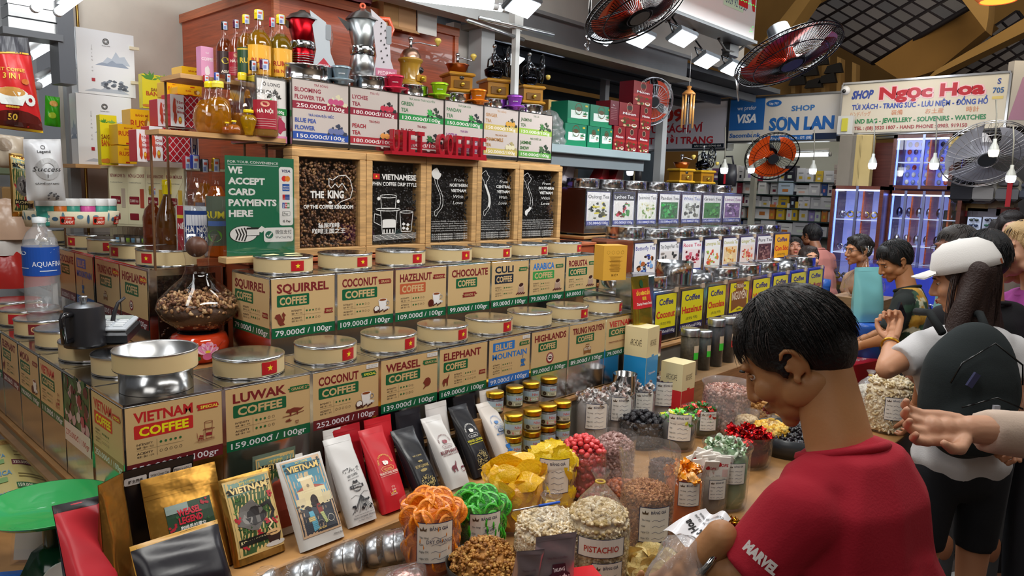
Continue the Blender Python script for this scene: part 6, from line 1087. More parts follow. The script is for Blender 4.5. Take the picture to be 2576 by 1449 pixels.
s.rect(.03,.55*hh,.09,.001,'#8a6420');s.rect(.03,.68*hh,.09,.001,'#8a6420');s.text('N C ^',.075,.12*hh,.012,'#6a4a1c',al='c')
carton('tea_carton',p,.15,.09,hh,'#e0a83c',s,'plain orange yellow tea carton standing at the end of the robusta tin',None,rz=-.35)
MB().b2((3.38,2.23,1.0),(3.6,2.34,p.z-.001),'#cfcfd2',STEEL,bev=.004).build('steel_tin',None,label='plain steel tin under the orange yellow tea carton',cat='tin')
p=at(1557,930,y=2.1);t=thing('steel_scoop','wide steel scoop cup standing behind the clear sweets bags','scoop',(p.x,2.06,.601));MB().lathe([(0,.2),(.055,.2),(.06,.215),(.065,.31),(.067,.312),(.062,.31),(.056,.22),(0,.215)],'#c8c8ca',CHROME,30).build('cup',t);MB().tube([(-.065,0,.29),(-.1,-.02,.28),(-.1,-.02,.23),(-.062,0,.22)],.006,'#2a2a2c',GLOSS).build('handle',t);MB().cyl((0,0,.1),.05,.2,'#6a5a4a',MATTE).build('stand',t)
# pouches, till, decanter and the left side
def pouch_(label,bc,tc,w,col,sheetf=None,th=.07,m=None,name='coffee_pouch',z=.716,xb=None,edge=None,roll=0,group='stand up coffee pouches',topsheet=None,loc=None,up=None,xdir=None,h=None,flat=False,zip_=False):
 """gusseted pouch leaning back: bc, tc = pixels of its bottom centre and top centre"""
 if loc is None:
  b=at(*bc,z=z);tp=at(*tc,x=b.x);up=tp-b;h=up.length;up.normalize();loc=b
 xd=Vector(xdir or(1,0,0));xd=(xd-up*xd.dot(up)).normalized();nrm=up.cross(xd).normalized()
 M=Matrix((xd,nrm,up)).transposed().to_4x4();t=thing(name,label,'pouch',loc,group=group);t.rotation_euler=M.to_euler();m=m or mat('pouch_film',.27,bump=.12,bscale=14)
 def T(v):return th*(.75+.25*min(1,v*6))*max(0,1-max(0,(v-.35)/.65)**1.3)
 sg=random.Random(len(label));ph=sg.uniform(0,6)
 def F(u,v,e=0):
  x=(u-.5)*w;k=(1-abs(2*u-1)**8)**.5 if not flat else(1-abs(2*u-1)**3)**.6;tt=T(v)*k;wr=.0016*sin(18*v+4*u+ph)*sin(3.1*u)*(1 if v<.97 else 0)
  return Vector((x*(1-.02*sin(pi*v)),-tt/2-.001-wr-e,v*h))
 def Bk(u,v):x=(u-.5)*w;return Vector((x,T(v)/2*(1-abs(2*u-1)**8)**.5+.001,v*h))
 b=MB();b.grid(lambda u,v:F(u,v),16,22,col,m);b.grid(lambda u,v:Bk(1-u,v),12,14,edge or col,m)
 for sd in(0,1):b.grid(lambda u,v,sd=sd:(lambda a,c:a.lerp(c,u)+Vector(((.14*T(v)if sd==0 else-.14*T(v))*sin(pi*u),0,0)))(F(sd,v),Bk(sd,v))if sd==1 else(lambda a,c:c.lerp(a,u)+Vector((.14*T(v)*sin(pi*u),0,0)))(F(sd,v),Bk(sd,v)),4,14,edge or col,m)
 b.grid(lambda u,v:F(u,0).lerp(Bk(u,0),v),8,2,edge or col,m);b.build('film',t)
 b=MB();b.grid(lambda u,v:F(u,.93+.07*v,.0006),12,3,edge or col,m)
 if zip_:
  for zz in(.80,.84):b.grid(lambda u,v,zz=zz:F(u,zz+.012*v,.0015),12,1,edge or col,m)
 b.build('seal_strip',t)
 if sheetf:
  s=Sheet(w,h,cuts=14);s.cut=12;sheetf(s,w,h);s.mm=PRINT
  def cv(a,bb,e):return F(max(0,min(1,a/w)),max(0,min(1,bb/h)),.0018+e)
  s.build('print',t,cv)
 return t
def wreath(s,w,h,c,c2=None,y=.5,fl=True):
 s.arc('FROM VIETNAM WITH LOVE',.5*w,y*h,.24*w,.022*h,c,200,a0=90,bold=0)
 ic_leaves(s,.5*w,(y+.0)*h,.2*w,c2 or c,4,5);s.ell(.45*w,(y-.01)*h,.05*w,.025*h,c2 or c,rot=.6);s.ell(.56*w,(y-.01)*h,.05*w,.025*h,c2 or c,rot=-.6)
 s.line([(.25*w,(y-.07)*h),(.32*w,(y-.05)*h),(.68*w,(y-.05)*h),(.76*w,(y-.07)*h),(.7*w,(y-.1)*h),(.3*w,(y-.1)*h),(.25*w,(y-.07)*h)],.0012,c);s.text('VIET COFFEE',.5*w,(y-.09)*h,.02*h,c,al='c',w=.32*w,bold=.01)
def f_white(s,w,h):
 c='#26262a';s.text('VIET COFFEE',.5*w,.52*h,.028*h,c,al='c',w=.4*w,bold=.01,rot=.12);s.text('BEN THANH MARKET',.5*w,.49*h,.015*h,c,al='c',w=.42*w,bold=0,rot=.1)
 r=random.Random(2);[s.ell(r.uniform(.2,.8)*w,(.57+.05*r.random())*h,.02*w,.004*h,c,6,rot=r.random())for i in range(40)]
 s.circ(.5*w,.4*h,.15*w,.002,c,20);s.rect(.26*w,.385*h,.48*w,.035*h,c);s.text('COFFEE',.5*w,.392*h,.022*h,'#e8e6e4',al='c',w=.36*w);s.text('VIETNAM',.5*w,.35*h,.014*h,c,al='c',w=.2*w);s.ell(.46*w,.455*h,.04*w,.02*h,c,rot=.8);s.ell(.54*w,.455*h,.04*w,.02*h,c,rot=-.8)
 s.line([(.18*w,.29*h),(.35*w,.31*h),(.5*w,.29*h),(.7*w,.33*h),(.85*w,.32*h)],.0012,c)
 for i in range(11):s.line([(.55*w,.3*h),((.1+.08*i)*w,(.12+.01*(i%3))*h)],.0016,c)
 for i in range(14):s.ell(r.uniform(.15,.85)*w,r.uniform(.13,.28)*h,.04*w,.012*h,c,7)
 s.text('"Awaken your senses with every sip"',.5*w,.095*h,.013*h,c,al='c',w=.72*w,bold=0);s.text('TEL/ZALO: 0763.28.68.88 - 0792.23.52.02',.5*w,.065*h,.014*h,c,al='c',w=.8*w);s.text('Net Weight: 250g / 8.8oz',.5*w,.035*h,.014*h,c,al='c',w=.5*w,bold=0)
def f_red(s,w,h):wreath(s,w,h,'#e0c060','#f0e8e0',.56);s.text('TRADITIONAL BLEND',.5*w,.42*h,.028*h,'#e8dccc',al='c',w=.74*w);s.line([(.14*w,.405*h),(.86*w,.405*h)],.001,'#e8dccc');ic_phin(s,.45*w,.22*h,.2*w,'#e8dccc','#e0c03a')
def f_kopi(s,w,h):
 g='#a8935a';s.text('VIET COFFEE',.5*w,.56*h,.022*h,g,al='c',w=.4*w);s.text('KOPI LUWAK',.5*w,.4*h,.04*h,g,al='c',w=.56*w,bold=.03);ic_ani(s,'civet',.5*w,.48*h,.16*w,g);s.ell(.5*w,.36*h,.14*w,.02*h,g);r=random.Random(3)
 for i in range(120):a=r.uniform(0,6.3);k=sqrt(r.random());s.ell(.5*w+.3*w*k*cos(a),.2*h+.09*h*k*sin(a),.022*w,.006*h,r.choice((g,'#7a6a3c','#c0ab6a')),6,rot=r.random()*3)
def f_ele(s,w,h):wreath(s,w,h,'#6a2a34','#8c3a44',.62);s.text('ELEPHANT',.5*w,.45*h,.045*h,'#6a1f28',al='c',w=.84*w,bold=.03);s.text('VIETNAMESE COFFEE',.5*w,.42*h,.018*h,'#6a1f28',al='c',w=.78*w);ic_ani(s,'elephant',.4*w,.24*h,.3*w,'#6a2a34');s.circ(.78*w,.2*h,.09*w,.002,'#6a2a34',ry=.03*h);s.ell(.78*w,.23*h,.08*w,.012*h,'#6a2a34')
def f_wea(s,w,h):
 wreath(s,w,h,'#e6e4e0',None,.62);s.text('WEASEL LEGEND',.5*w,.46*h,.032*h,'#d8d02a',al='c',w=.8*w,bold=.02);s.text('VIETNAMESE PREMIUM COFFEE',.5*w,.43*h,.014*h,'#d8d02a',al='c',w=.74*w);r=random.Random(3);g='#c8b478'
 for i in range(170):a=r.uniform(0,6.3);k=sqrt(r.random());s.ell(.48*w+.28*w*k*cos(a)+.1*w*sin(a),.22*h+.12*h*k*sin(a),.014*w,.005*h,g,5)
 s.line([(.1*w,.1*h),(.9*w,.09*h)],.0015,g)
def f_blu(s,w,h):wreath(s,w,h,'#4a7cb8',None,.66);s.rect(.36*w,.5*h,.28*w,.045*h,'#2b5f98');s.text('BLUE',.5*w,.508*h,.03*h,'#e8e2dc',al='c',w=.22*w);s.text('MOUNTAIN',.5*w,.455*h,.032*h,'#3a70a8',al='c',w=.6*w);icon(s,'mount',.5*w,.25*h,.42*w)
def f_saigon(s,w,h):
 s.rect(.07*w,.12*h,.86*w,.86*h,'#c9a988');s.rect(.09*w,.14*h,.82*w,.82*h,'#4f8ca0');s.rect(.09*w,.14*h,.82*w,.3*h,'#3c4048')
 for a,b,c,d,k in((.15,.44,.2,.16,'#5c7fa8'),(.72,.44,.15,.2,'#6fa0b8'),(.2,.42,.62,.2,'#e2d2a4'),(.34,.6,.26,.14,'#d8c296'),(.3,.73,.34,.035,'#e8dcb8'),(.37,.765,.2,.05,'#cdb488'),(.12,.44,.2,.1,'#d8c8a0'),(.7,.44,.2,.1,'#d8c8a0')):s.rect(a*w,b*h,c*w,d*h,k)
 s.poly([(.18*w,.62*h),(.34*w,.66*h),(.34*w,.62*h)],'#a8503c');s.poly([(.6*w,.66*h),(.84*w,.62*h),(.6*w,.62*h)],'#a8503c');s.ell(.47*w,.66*h,.03*w,.02*h,'#8a7a60');s.ell(.5*w,.48*h,.08*w,.07*h,'#3a2e2c');s.rect(.42*w,.42*h,.16*w,.06*h,'#3a2e2c')
 s.poly([(.3*w,.38*h),(.4*w,.38*h),(.45*w,.18*h),(.32*w,.16*h)],'#5fa8c0');s.ell(.35*w,.41*h,.04*w,.025*h,'#2c2428');s.rect(.26*w,.27*h,.14*w,.05*h,'#d8c080')
 s.poly([(.5*w,.44*h),(.6*w,.44*h),(.62*w,.34*h),(.52*w,.32*h)],'#8c3c34');s.poly([(.54*w,.34*h),(.62*w,.34*h),(.66*w,.22*h),(.6*w,.21*h)],'#b8c07c');s.ell(.54*w,.46*h,.03*w,.02*h,'#2c2428');s.circ(.74*w,.25*h,.07*w,.002,'#c8c0b0');s.circ(.5*w,.22*h,.07*w,.002,'#8a8478')
 r=random.Random(1);[s.line([(.1*w,(.15+.02*i)*h),(.9*w,(.18+.018*i)*h)],.0006,'#55585e')for i in range(9)];[blob(s,r.uniform(.12,.88)*w,r.uniform(.4,.47)*h,.04*w,.012*h,r.choice(('#2e2c30','#4a4440','#6a5c50')),i,8)for i in range(10)]
 brush(s,.14*w,.84*h,.72*w,.08*h,'#23424e',3);s.text('VIETNAM',.5*w,.845*h,.07*h,'#e8c878',al='c',w=.68*w,bold=.04);s.text('VIET COFFEE',.5*w,.93*h,.022*h,'#e8d060',al='c',w=.28*w);s.text('SAI GON',.5*w,.165*h,.022*h,'#e8c878',al='c',w=.18*w)
 s.ell(.13*w,.94*h,.025*w,.012*h,'#2a3438');s.ell(.87*w,.94*h,.025*w,.012*h,'#2a3438');s.text('Whole Bean',.82*w,.06*h,.018*h,'#5a5450',al='c',maxw=.24*w)
def f_jungle(s,w,h,top='VIETNAM',bot='KOPI LUWAK'):
 s.rect(.05*w,.08*h,.9*w,.88*h,'#d8b878');s.rect(.08*w,.1*h,.84*w,.84*h,'#3e5a34');s.rect(.08*w,.78*h,.84*w,.16*h,'#7c9a8c');r=random.Random(5)
 for i in range(46):ic_leaves(s,r.uniform(.14,.86)*w,r.uniform(.14,.72)*h,.1*w,r.choice(('#4a7a3a','#2c4a28','#6a9448','#385c30')),i,3)
 blob(s,.42*w,.52*h,.28*w,.16*h,'#6c6864',4);blob(s,.5*w,.5*h,.2*w,.1*h,'#2e2a2a',6);s.ell(.34*w,.5*h,.1*w,.07*h,'#8c8884');s.line([(.6*w,.58*h),(.8*w,.62*h),(.86*w,.5*h),(.78*w,.42*h)],.01,'#2e2a2a')
 for a,b in((.16,.5),(.86,.7),(.7,.4),(.5,.3),(.2,.18),(.85,.38)):[s.ell((a+.05*r.uniform(-1,1))*w,(b+.03*r.uniform(-1,1))*h,.024*w,.014*h,'#b02a34')for i in range(7)]
 brush(s,.12*w,.8*h,.76*w,.07*h,'#1f2420',3);s.text(top,.5*w,.8*h,.07*h,'#ecd08a',al='c',w=.74*w,bold=.04);s.text('VIET COFFEE',.5*w,.89*h,.022*h,'#e8d060',al='c',w=.32*w);s.rect(.1*w,.2*h,.56*w,.08*h,'#1f1f1c');s.text(bot,.38*w,.222*h,.04*h,'#e8d8a0',al='c',w=.5*w,bold=.02)
 s.ell(.78*w,.13*h,.2*w,.03*h,'#d8d4d0');s.poly([(.62*w,.26*h),(.66*w,.14*h),(.86*w,.14*h),(.92*w,.26*h)],'#3a2420');s.ell(.77*w,.26*h,.15*w,.035*h,'#e0b47c');s.line([(.74*w,.28*h),(.7*w,.33*h),(.78*w,.37*h),(.74*w,.42*h)],.005,'#e8c89a')
GOLD=mat('gold_foil',.22,.85,bump=.35,bscale=12)
def f_weaselg(s,w,h):
 s.rect(.2*w,.3*h,.62*w,.4*h,'#2a4430');r=random.Random(8);[ic_leaves(s,r.uniform(.25,.78)*w,r.uniform(.33,.64)*h,.08*w,r.choice(('#3a6a3a','#1e3424','#5a8450')),i,3)for i in range(20)];s.rect(.2*w,.62*h,.3*w,.08*h,'#8a9a94')
 for a,b in((.25,.5),(.72,.66),(.66,.44),(.26,.36)):[s.ell((a+.05*r.uniform(-1,1))*w,(b+.03*r.uniform(-1,1))*h,.018*w,.012*h,'#a82430')for i in range(7)]
 s.text('WEASEL',.5*w,.585*h,.06*h,'#c22a3c',al='c',w=.32*w,bold=.045);s.text('LEGEND',.5*w,.51*h,.06*h,'#c22a3c',al='c',w=.32*w,bold=.045);s.text('咖啡界的魔女',.52*w,.455*h,.03*h,'#e8e6e0',al='c',w=.34*w)
pouch_('black pouch with gold edge in front of the gold WEASEL LEGEND pouch',(480,1500),(440,1340),.24,'#1c1a22',None,.06,edge='#c8963c')
pouch_('gold foil WEASEL LEGEND pouch with a jungle sticker',(500,1449),(449,1184),.215,'#d8a04a',f_weaselg,.05,m=GOLD,flat=True,zip_=True)
pouch_('gold KOPI LUWAK pouch with a jungle and coffee cup print',(655,1405),(613,1192),.165,'#cfa050',f_jungle,.05,m=GOLD)
pouch_('white pouch with a blue SAI GON market poster print',(812,1370),(750,1150),.16,'#d2cfca',f_saigon,.05)
pouch_('white pouch with a black round COFFEE VIETNAM logo',(910,1318),(845,1100),.108,'#cfcdcb',f_white)
pouch_('bright red TRADITIONAL BLEND pouch',(992,1285),(930,1077),.105,'#c4242e',f_red)
pouch_('black KOPI LUWAK pouch with gold print',(1078,1255),(1010,1078),.108,'#1b1b20',f_kopi)
pouch_('white ELEPHANT pouch with a red elephant drawing',(1152,1228),(1082,1048),.1,'#cdcac7',f_ele)
pouch_('black WEASEL LEGEND pouch with a yellow title',(1214,1198),(1150,1020),.1,'#1d1c20',f_wea)
pouch_('white BLUE MOUNTAIN pouch with a blue cup',(1280,1172),(1218,1012),.1,'#d8d0c8',f_blu)
for bx,tx,w,c,lb in((880,815,.1,'#d8d4d0','plain white pouch top behind the SAI GON pouch'),(905,835,.12,'#a81e28','dark red pouch behind the white COFFEE pouch'),(985,905,.12,'#c4242e','red pouch directly behind the TRADITIONAL BLEND pouch'),(1060,988,.12,'#232228','black pouch behind the gold printed black one'),(1130,1060,.11,'#d8d4d2','white pouch behind the ELEPHANT pouch'),(1200,1130,.12,'#1c1c20','black pouch behind the yellow titled black one'),(1262,1195,.11,'#cfc8c2','white pouch behind the BLUE MOUNTAIN pouch')):
 b=at(bx,1300-(bx-880)*.38,z=.716);f=(b.x);b=Vector((at(bx,1300-(bx-880)*.38,y=2.02).x,2.06,.716));pouch_(lb,None,None,w,c,None,.05,loc=b,up=Vector((0,.18,1)).normalized(),h=.285)
for(bc,tc,w,lb,f,c,mm)in(((690,1330),(690,1135),.15,'green grey VIETNAM pouch behind the KOPI LUWAK one',f_jungle,'#6a7a6a',None),((740,1335),(712,1152),.14,'pouch with a red map print behind the SAI GON pouch',lambda s,w,h:(s.rect(.06*w,.1*h,.88*w,.86*h,'#b0503c'),s.rect(.06*w,.9*h,.88*w,.06*h,'#d8b48c')),'#e6e2dc',None),((380,1400),(400,1165),.2,'black zip pouch with paper labels reading Wild Civet Cat',lambda s,w,h:(s.rrect(.03*w,.86*h,.3*w,.07*h,.004,'#e2e0e0'),s.rrect(.36*w,.87*h,.3*w,.07*h,.004,'#e2e0e0'),s.text('Wild Civet Cat',.51*w,.89*h,.025*h,'#333',al='c',w=.26*w),s.rrect(.7*w,.87*h,.27*w,.06*h,.004,'#e2e0e0'),s.text('野生麝香',.18*w,.88*h,.025*h,'#333',al='c',w=.2*w),s.text('野生のジャコウネコ',.83*w,.89*h,.022*h,'#333',al='c',w=.24*w)),'#1a1a20',None)):
 b=at(*bc,z=.716);b.y=min(b.y,2.0);pouch_(lb,bc,tc,w,c,f,.04)
t2=pouch_('gold pouch standing edge on left of the black pouches',(300,1500),(278,1205),.1,'#c09048',None,.05,m=GOLD,xdir=(.80,.6,0))
t3=pouch_('red and black pouch standing edge on beside the green scale',(250,1560),(190,1260),.13,'#c0303a',None,.06,xdir=(.9,.42,0),edge='#1c1418')
for k,(b_,t_,w,lb)in enumerate((((1390,1500),(1400,1345),.12,'silver foil pouch with a TRUNG NGUYÊN shield in the foreground'),((1310,1510),(1335,1385),.08,'small silver foil pouch half hidden by the shield pouch'))):
 def ft(s,w,h,k=k):s.text('The No.1 Coffee',.5*w,.66*h,.035*h,'#5a3a44',al='c',w=.5*w,bold=0);s.poly([(.22*w,.2*h),(.25*w,.42*h),(.36*w,.46*h),(.38*w,.58*h),(.7*w,.58*h),(.72*w,.46*h),(.82*w,.42*h),(.85*w,.2*h),(.5*w,.26*h)],'#4a2430');s.text('TRUNG',.54*w,.47*h,.06*h,'#e8dce0',al='c',w=.3*w,bold=.03);s.text('NGUYÊN',.54*w,.32*h,.085*h,'#e8dce0',al='c',w=.52*w,bold=.04)
 pouch_(lb,b_,t_,w,'#b9aab0',ft,.04,m=mat('silver_foil',.25,.7,bump=.3,bscale=12),z=.74,xdir=(.8,-.4,0))
p=at(1440,1440,z=.8);t=thing('red_carton','shiny dark red box corner at the bottom before the silver pouch','box',(p.x,p.y-.03,.601),-.5);MB().b2((-.06,-.05,0),(.06,.05,.2),'#7a141c',GLOSS,bev=.004).build('carton',t);MB().b2((-.055,-.045,.2),(.055,.045,.2015),'#c81e26',GLOSS).build('top_print',t)
for k,(cx,cy,rz,lb)in enumerate(((975,1375,.5,'clear wrapped aluminium filter set nearest the orange slices'),(850,1405,.35,'clear wrapped aluminium filter set below the white COFFEE pouch'),(745,1450,.3,'clear wrapped aluminium filter set at the bottom edge'),(640,1475,.3,'clear wrapped aluminium filter set cut by the bottom edge, left one'),(1010,1475,.6,'clear wrapped pack of pinkish sweets at the bottom edge'))):
 p=at(cx,cy,z=.66 if k<4 else.65);t=thing('wrapped_filter' if k<4 else 'sweet_pack',lb,'coffee filter' if k<4 else 'pack',(p.x,p.y,.655));ax=Vector((cos(-.9+rz*.3),sin(-.9+rz*.3),.18)).normalized();R=ax.to_track_quat('Z','Y').to_matrix()
 if k<4:
  for j,(a,b)in enumerate(((-.065,.045),(-.01,.047),(.03,.05))):MB().lathe([(0,a),(b*.9,a),(b,a+.006),(b,a+.03),(b*.96,a+.036)],'#cfd3d8',METAL,28,M=R).build('ring',t)
  MB().lathe([(.036,.066),(.047,.064),(.05,.055),(.05,.03)],'#d8dce0',METAL,28,M=R).lathe([(0,.064),(.037,.065)],'#cdbfc0',METAL,28,M=R).build('base_plate',t)
  s=Sheet(.04,.012);s.rrect(0,0,.04,.012,.004,'#9a9fa6');s.text('VIET',.02,.003,.007,'#e6e8ea',al='c');s.build('stamp',t,lambda u,v,e:R@Vector((u-.02,v-.006,.067+e)))
 else:MB().ball((0,0,.0),(.085,.055,.045),'#b89088',FOIL,16,10).build('filling',t)
 MB().lathe([(0,-.08),(.04,-.078),(.056,-.06),(.058,.0),(.06,.055),(.045,.078),(0,.08)],'#fff',FILM,26,M=R,wob=.05).build('film',t)
# till items on the lids: card terminal, kettle, water bottle, decanter
zL=1.198+.068
p=at(268,868,z=zL+.0);t=thing('card_terminal','grey and black card payment terminal lying on a cream lid','terminal',(p.x,p.y,zL+.004),-.62);t.rotation_euler=(.12,0,-.62);t.scale=(1.3,)*3
MB().box((0,.045,.018),(.115,.12,.036),'#1b1c20',PLAST,bev=.008).build('case',t);MB().box((0,.045,.042),(.108,.112,.014),'#b9bfc6',PLAST,bev=.005).build('face',t);MB().box((0,.078,.05),(.088,.034,.003),'#a8b4b2',GLOSS).build('screen',t)
kk=MB();[kk.box((-.032+.032*i,.05-.0155*j,.0505),(.024,.0095,.004),'#d6dade',PLAST,bev=.001)for i in range(3)for j in range(4)];kk.build('keys',t)
p=at(215,850,z=zL+.03);p.z=zL+.004;r=.062;t=thing('pour_kettle','black gooseneck kettle with a steel lid standing on a cream lid','kettle',p)
MB().lathe([(0,0),(r*1.05,0),(r*1.08,.012),(r*.98,.13),(r*.95,.138)],'#27262a',mat('kettle_black',.35,bump=.03),32).build('body',t);MB().lathe([(r*.96,.136),(r*.6,.146),(0,.148)],'#8c9094',METAL,32).lathe([(.007,.146),(.013,.168),(.012,.172),(0,.172)],'#b8bcc0',METAL,16).build('kettle_lid',t)
MB().tube([Vector((cos(.15),sin(.15),0))*a+Vector((0,0,b))for a,b in((.06,.02),(.09,.05),(.1,.1),(.115,.135),(.14,.152))],[.011,.009,.0075,.006,.005],'#27262a',SATIN,10).build('spout',t)
hd=Vector((cos(-2.5),sin(-2.5),0));MB().tube([hd*a+Vector((0,0,b))for a,b in((.055,.118),(.1,.12),(.105,.11),(.1,.03),(.06,.03))],.01,'#1c1b1e',GLOSS,8).build('handle',t)
p=at(108,760,z=zL+.06);p=at(112,800,x=.86);p.z=zL+.002;r=sz(78,p)/2;t=thing('water_bottle','empty clear AQUAFINA water bottle standing on the side row of tins','bottle',p);H=at(100,545,x=p.x).z-p.z
MB().lathe([(0,0),(r*.9,0),(r,.01*H),(r,.3*H),(r*.97,.34*H),(r,.38*H),(r,.68*H),(r*.93,.76*H),(r*.7,.84*H),(r*.36,.9*H),(r*.34,.94*H)],'#fff',film('pet_plastic','#f4f8fc',.05,.8,.25,12),36).build('body',t);MB().lathe([(r*.38,.935*H),(r*.38,.99*H),(0,H)],'#e6ecef',PLAST,24).build('cap',t)
s=Sheet(2*pi*r*.98,.3*H,'#1f4fa8',cuts=36);s.text('AQUAFINA',2.6*r,.1*H,.055*H,'#eef2f8',bold=.0,maxw=1.9*r);s.poly([(3.6*r,.24*H),(3.9*r,.28*H),(4.3*r,.24*H)],'#dfe8f4');s.ell(2.0*r,.24*H,.28*r,.02*H,'#dfe8f4');s.rect(1.6*r,.08*H,.8*r,.008*H,'#dfe8f4');s.rect(3*r,.05*H,1*r,.008*H,'#dfe8f4');s.build('label',t,wrap(r,.39*H,atan2(-p.y,-p.x)-3.1,.0015))
p=at(503,905,z=1.082);p.z=1.0805;t=thing('lacquer_bowl','orange red lacquered pot painted with a pink lotus','pot',p);t.scale=(1.26,)*3
MB().lathe([(0,0),(.06,0),(.075,.01),(.094,.045),(.096,.065),(.085,.092),(.07,.1),(.066,.1)],'#d8401c',mat('lacquer',.08,coat=1),44).lathe([(.07,.099),(.06,.108),(.055,.1)],'#1c1a20',GLOSS,36).build('pot',t)
s=Sheet(.17,.07,cuts=10)
for k in range(7):a=pi*(.12+.127*k);s.ell(.11+.02*cos(a),.032+.016*sin(a),.009,.02,'#e888b8' if k%2 else '#f4c0d8',14,rot=a-pi/2)
s.ell(.11,.036,.008,.005,'#f0d040');s.ell(.11,.02,.016,.012,'#e070a8');s.ell(.055,.012,.035,.012,'#1f6a2c',16,rot=.1);s.ell(.045,.045,.014,.008,'#d890c8')
for a in(.02,.07,.14):s.line([(a,.01),(a+.012,.03),(a+.004,.05),(a+.02,.062)],.0012,'#6a1c14')
s.build('lotus_painting',t,lambda u,v,e:Vector(((.0955+e*2-.9*(v-.045)**2*5)*cos(atan2(-p.y,-p.x)-.9+u/.095),(.0955+e*2-.9*(v-.045)**2*5)*sin(atan2(-p.y,-p.x)-.9+u/.095),.012+v)))
t=thing('glass_decanter','wide glass decanter half full of brown civet coffee clusters','decanter',(p.x,p.y,p.z+.127));t.scale=(1.22,)*3;D=[(0,.0),(.055,.0),(.062,.004),(.12,.05),(.137,.085),(.128,.115),(.085,.16),(.05,.19),(.04,.215),(.038,.25),(.046,.29),(.066,.335)];DG=1.0
MB().lathe(D,'#fff',GLASS,48).build('glass',t);MB().ring((0,0,.335),.066,.0018,'#fff',GLASS,36,6).build('rim',t)
tb=thing('wooden_ball','brown wooden ball stopper sitting in the decanter neck','stopper',(p.x,p.y,p.z+.127+.36));tb.scale=(1.15,)*3;MB().ball((0,0,0),.038,'#5c3a2c',mat('ball_wood',.4,noise=.3,nscale=14),24,16).build('ball',tb)
c=MB();rr=random.Random(4);cl=('#9a6c48','#7c5238','#b88c60','#c8a478','#664430');c.lathe([(0,.006),(.06,.01),(.115,.055),(.125,.085),(.1,.1),(0,.125)],'#4a3020',NUT,24);pos=[]
for i in range(460):
 a=rr.uniform(0,6.3);k=rr.random()**.5;zz=rr.uniform(.02,.11);R1=.06+.075*min(1,zz/.08);q=Vector(((R1*.93 if rr.random()<.6 else R1*k*.8)*cos(a),(R1*.93 if rr.random()<.6 else R1*k*.8)*sin(a),zz if rr.random()<.6 else.1+.04*(1-k)))
 for j in range(4):pos.append(q+Vector((rr.uniform(-.012,.012),rr.uniform(-.012,.012),rr.uniform(-.006,.008))))
pos=[q for q in pos if q.length<.17 and(q.x**2+q.y**2)**.5<.062+.071*min(1,q.z/.085)]
scatter(c,'bean',pos,.0085,cl,NUT,rr);o=c.build('civet_beans',None,label='brown clustered civet coffee beans inside the decanter',cat='food',kind='stuff');o.location=(p.x,p.y,p.z+.128);o.scale=(1.2,)*3
# left side table: scale with green pan, price sheets, small things
p=at(125,1310,z=.86);t=thing('market_scale','green market scale with a wide green pan','scale',(p.x,p.y,.661));MB().lathe([(0,.22),(.1,.224),(.15,.236),(.17,.252),(.172,.254),(.168,.254),(.1,.228),(0,.225)],'#2fae5a',mat('enamel',.2,coat=.6),48).build('pan',t)
MB().lathe([(.02,.12),(.02,.222)],'#1c3a2a',GLOSS,14).build('stem',t);MB().lathe([(0,0),(.095,0),(.085,.05),(.05,.12),(0,.125)],'#123a28',GLOSS,4,sq=0).build('housing',t);MB().cyl((0,-.088,.055),.05,.008,'#e6e6e2',GLOSS,28,rot=(pi/2,0,0)).build('dial',t)
def psheet(c4,items,label,z=.68,bulge=.05):
 P4=[Vector(q)for q in c4];t=thing('price_sheet',label,'sheet',P4[0]);o=P4[0]
 fn=lambda u,v,e=0:quad3([q-o for q in P4],u,v)+Vector((0,0,bulge*sin(pi*min(1,u*.9+.1))+e))
 MB().grid(lambda u,v:fn(u,v),14,10,'#e0cf86',mat('laminated',.15,coat=1)).build('sheet',t);s=Sheet(1,1,cuts=14);s.cut=12
 for it in items:getattr(s,it[0])(*it[1:-1],**it[-1])
 s.build('print',t,lambda u,v,e:fn(max(0,min(1,u)),max(0,min(1,v)),e+.001))
a=at(-40,1310,z=.7);b=at(170,1290,z=.7);c_=at(110,1125,z=.7);d_=at(-60,1140,z=.7)
psheet((a,b,c_,d_),[('rect',.3,.9,.5,.07,'#c9a060',{}),('text','COFFEE',.32,.91,.05,'#a88040',{}),('rect',.45,.55,.55,.08,'#6e3a44',{}),('text','320.000đ / 100gr',.47,.57,.045,'#e8e0c8',{'maxw':.5}),('rect',.45,.2,.55,.08,'#3a6a44',{}),('text','159.000đ / 100gr',.47,.22,.045,'#e8e0c8',{'maxw':.5}),('text','ROBUSTA',.02,.68,.06,'#6aa0c8',{'maxw':.4}),('text','ARABICA',.02,.4,.07,'#6aa0c8',{'maxw':.4}),('text','ARABICA',.02,.1,.07,'#7aa8c0',{'maxw':.4}),('rect',.05,.3,.3,.07,'#8ab070',{}),('rect',.05,.58,.3,.07,'#8ab070',{}),('rect',.5,.7,.45,.01,'#7a6a40',{}),('rect',.5,.76,.4,.01,'#7a6a40',{}),('rect',.5,.4,.45,.01,'#7a6a40',{}),('rect',.5,.36,.4,.01,'#7a6a40',{})],'curled yellow laminated price sheet beside the scale pan')
MB().b2((-.012,0,-.006),(.012,2.3,.006),'#8a6a4a',WOOD).build('shelf_rail',None,label='thin brown rail under the side row of tins',cat='rail').location=(.668,2.2,.80)
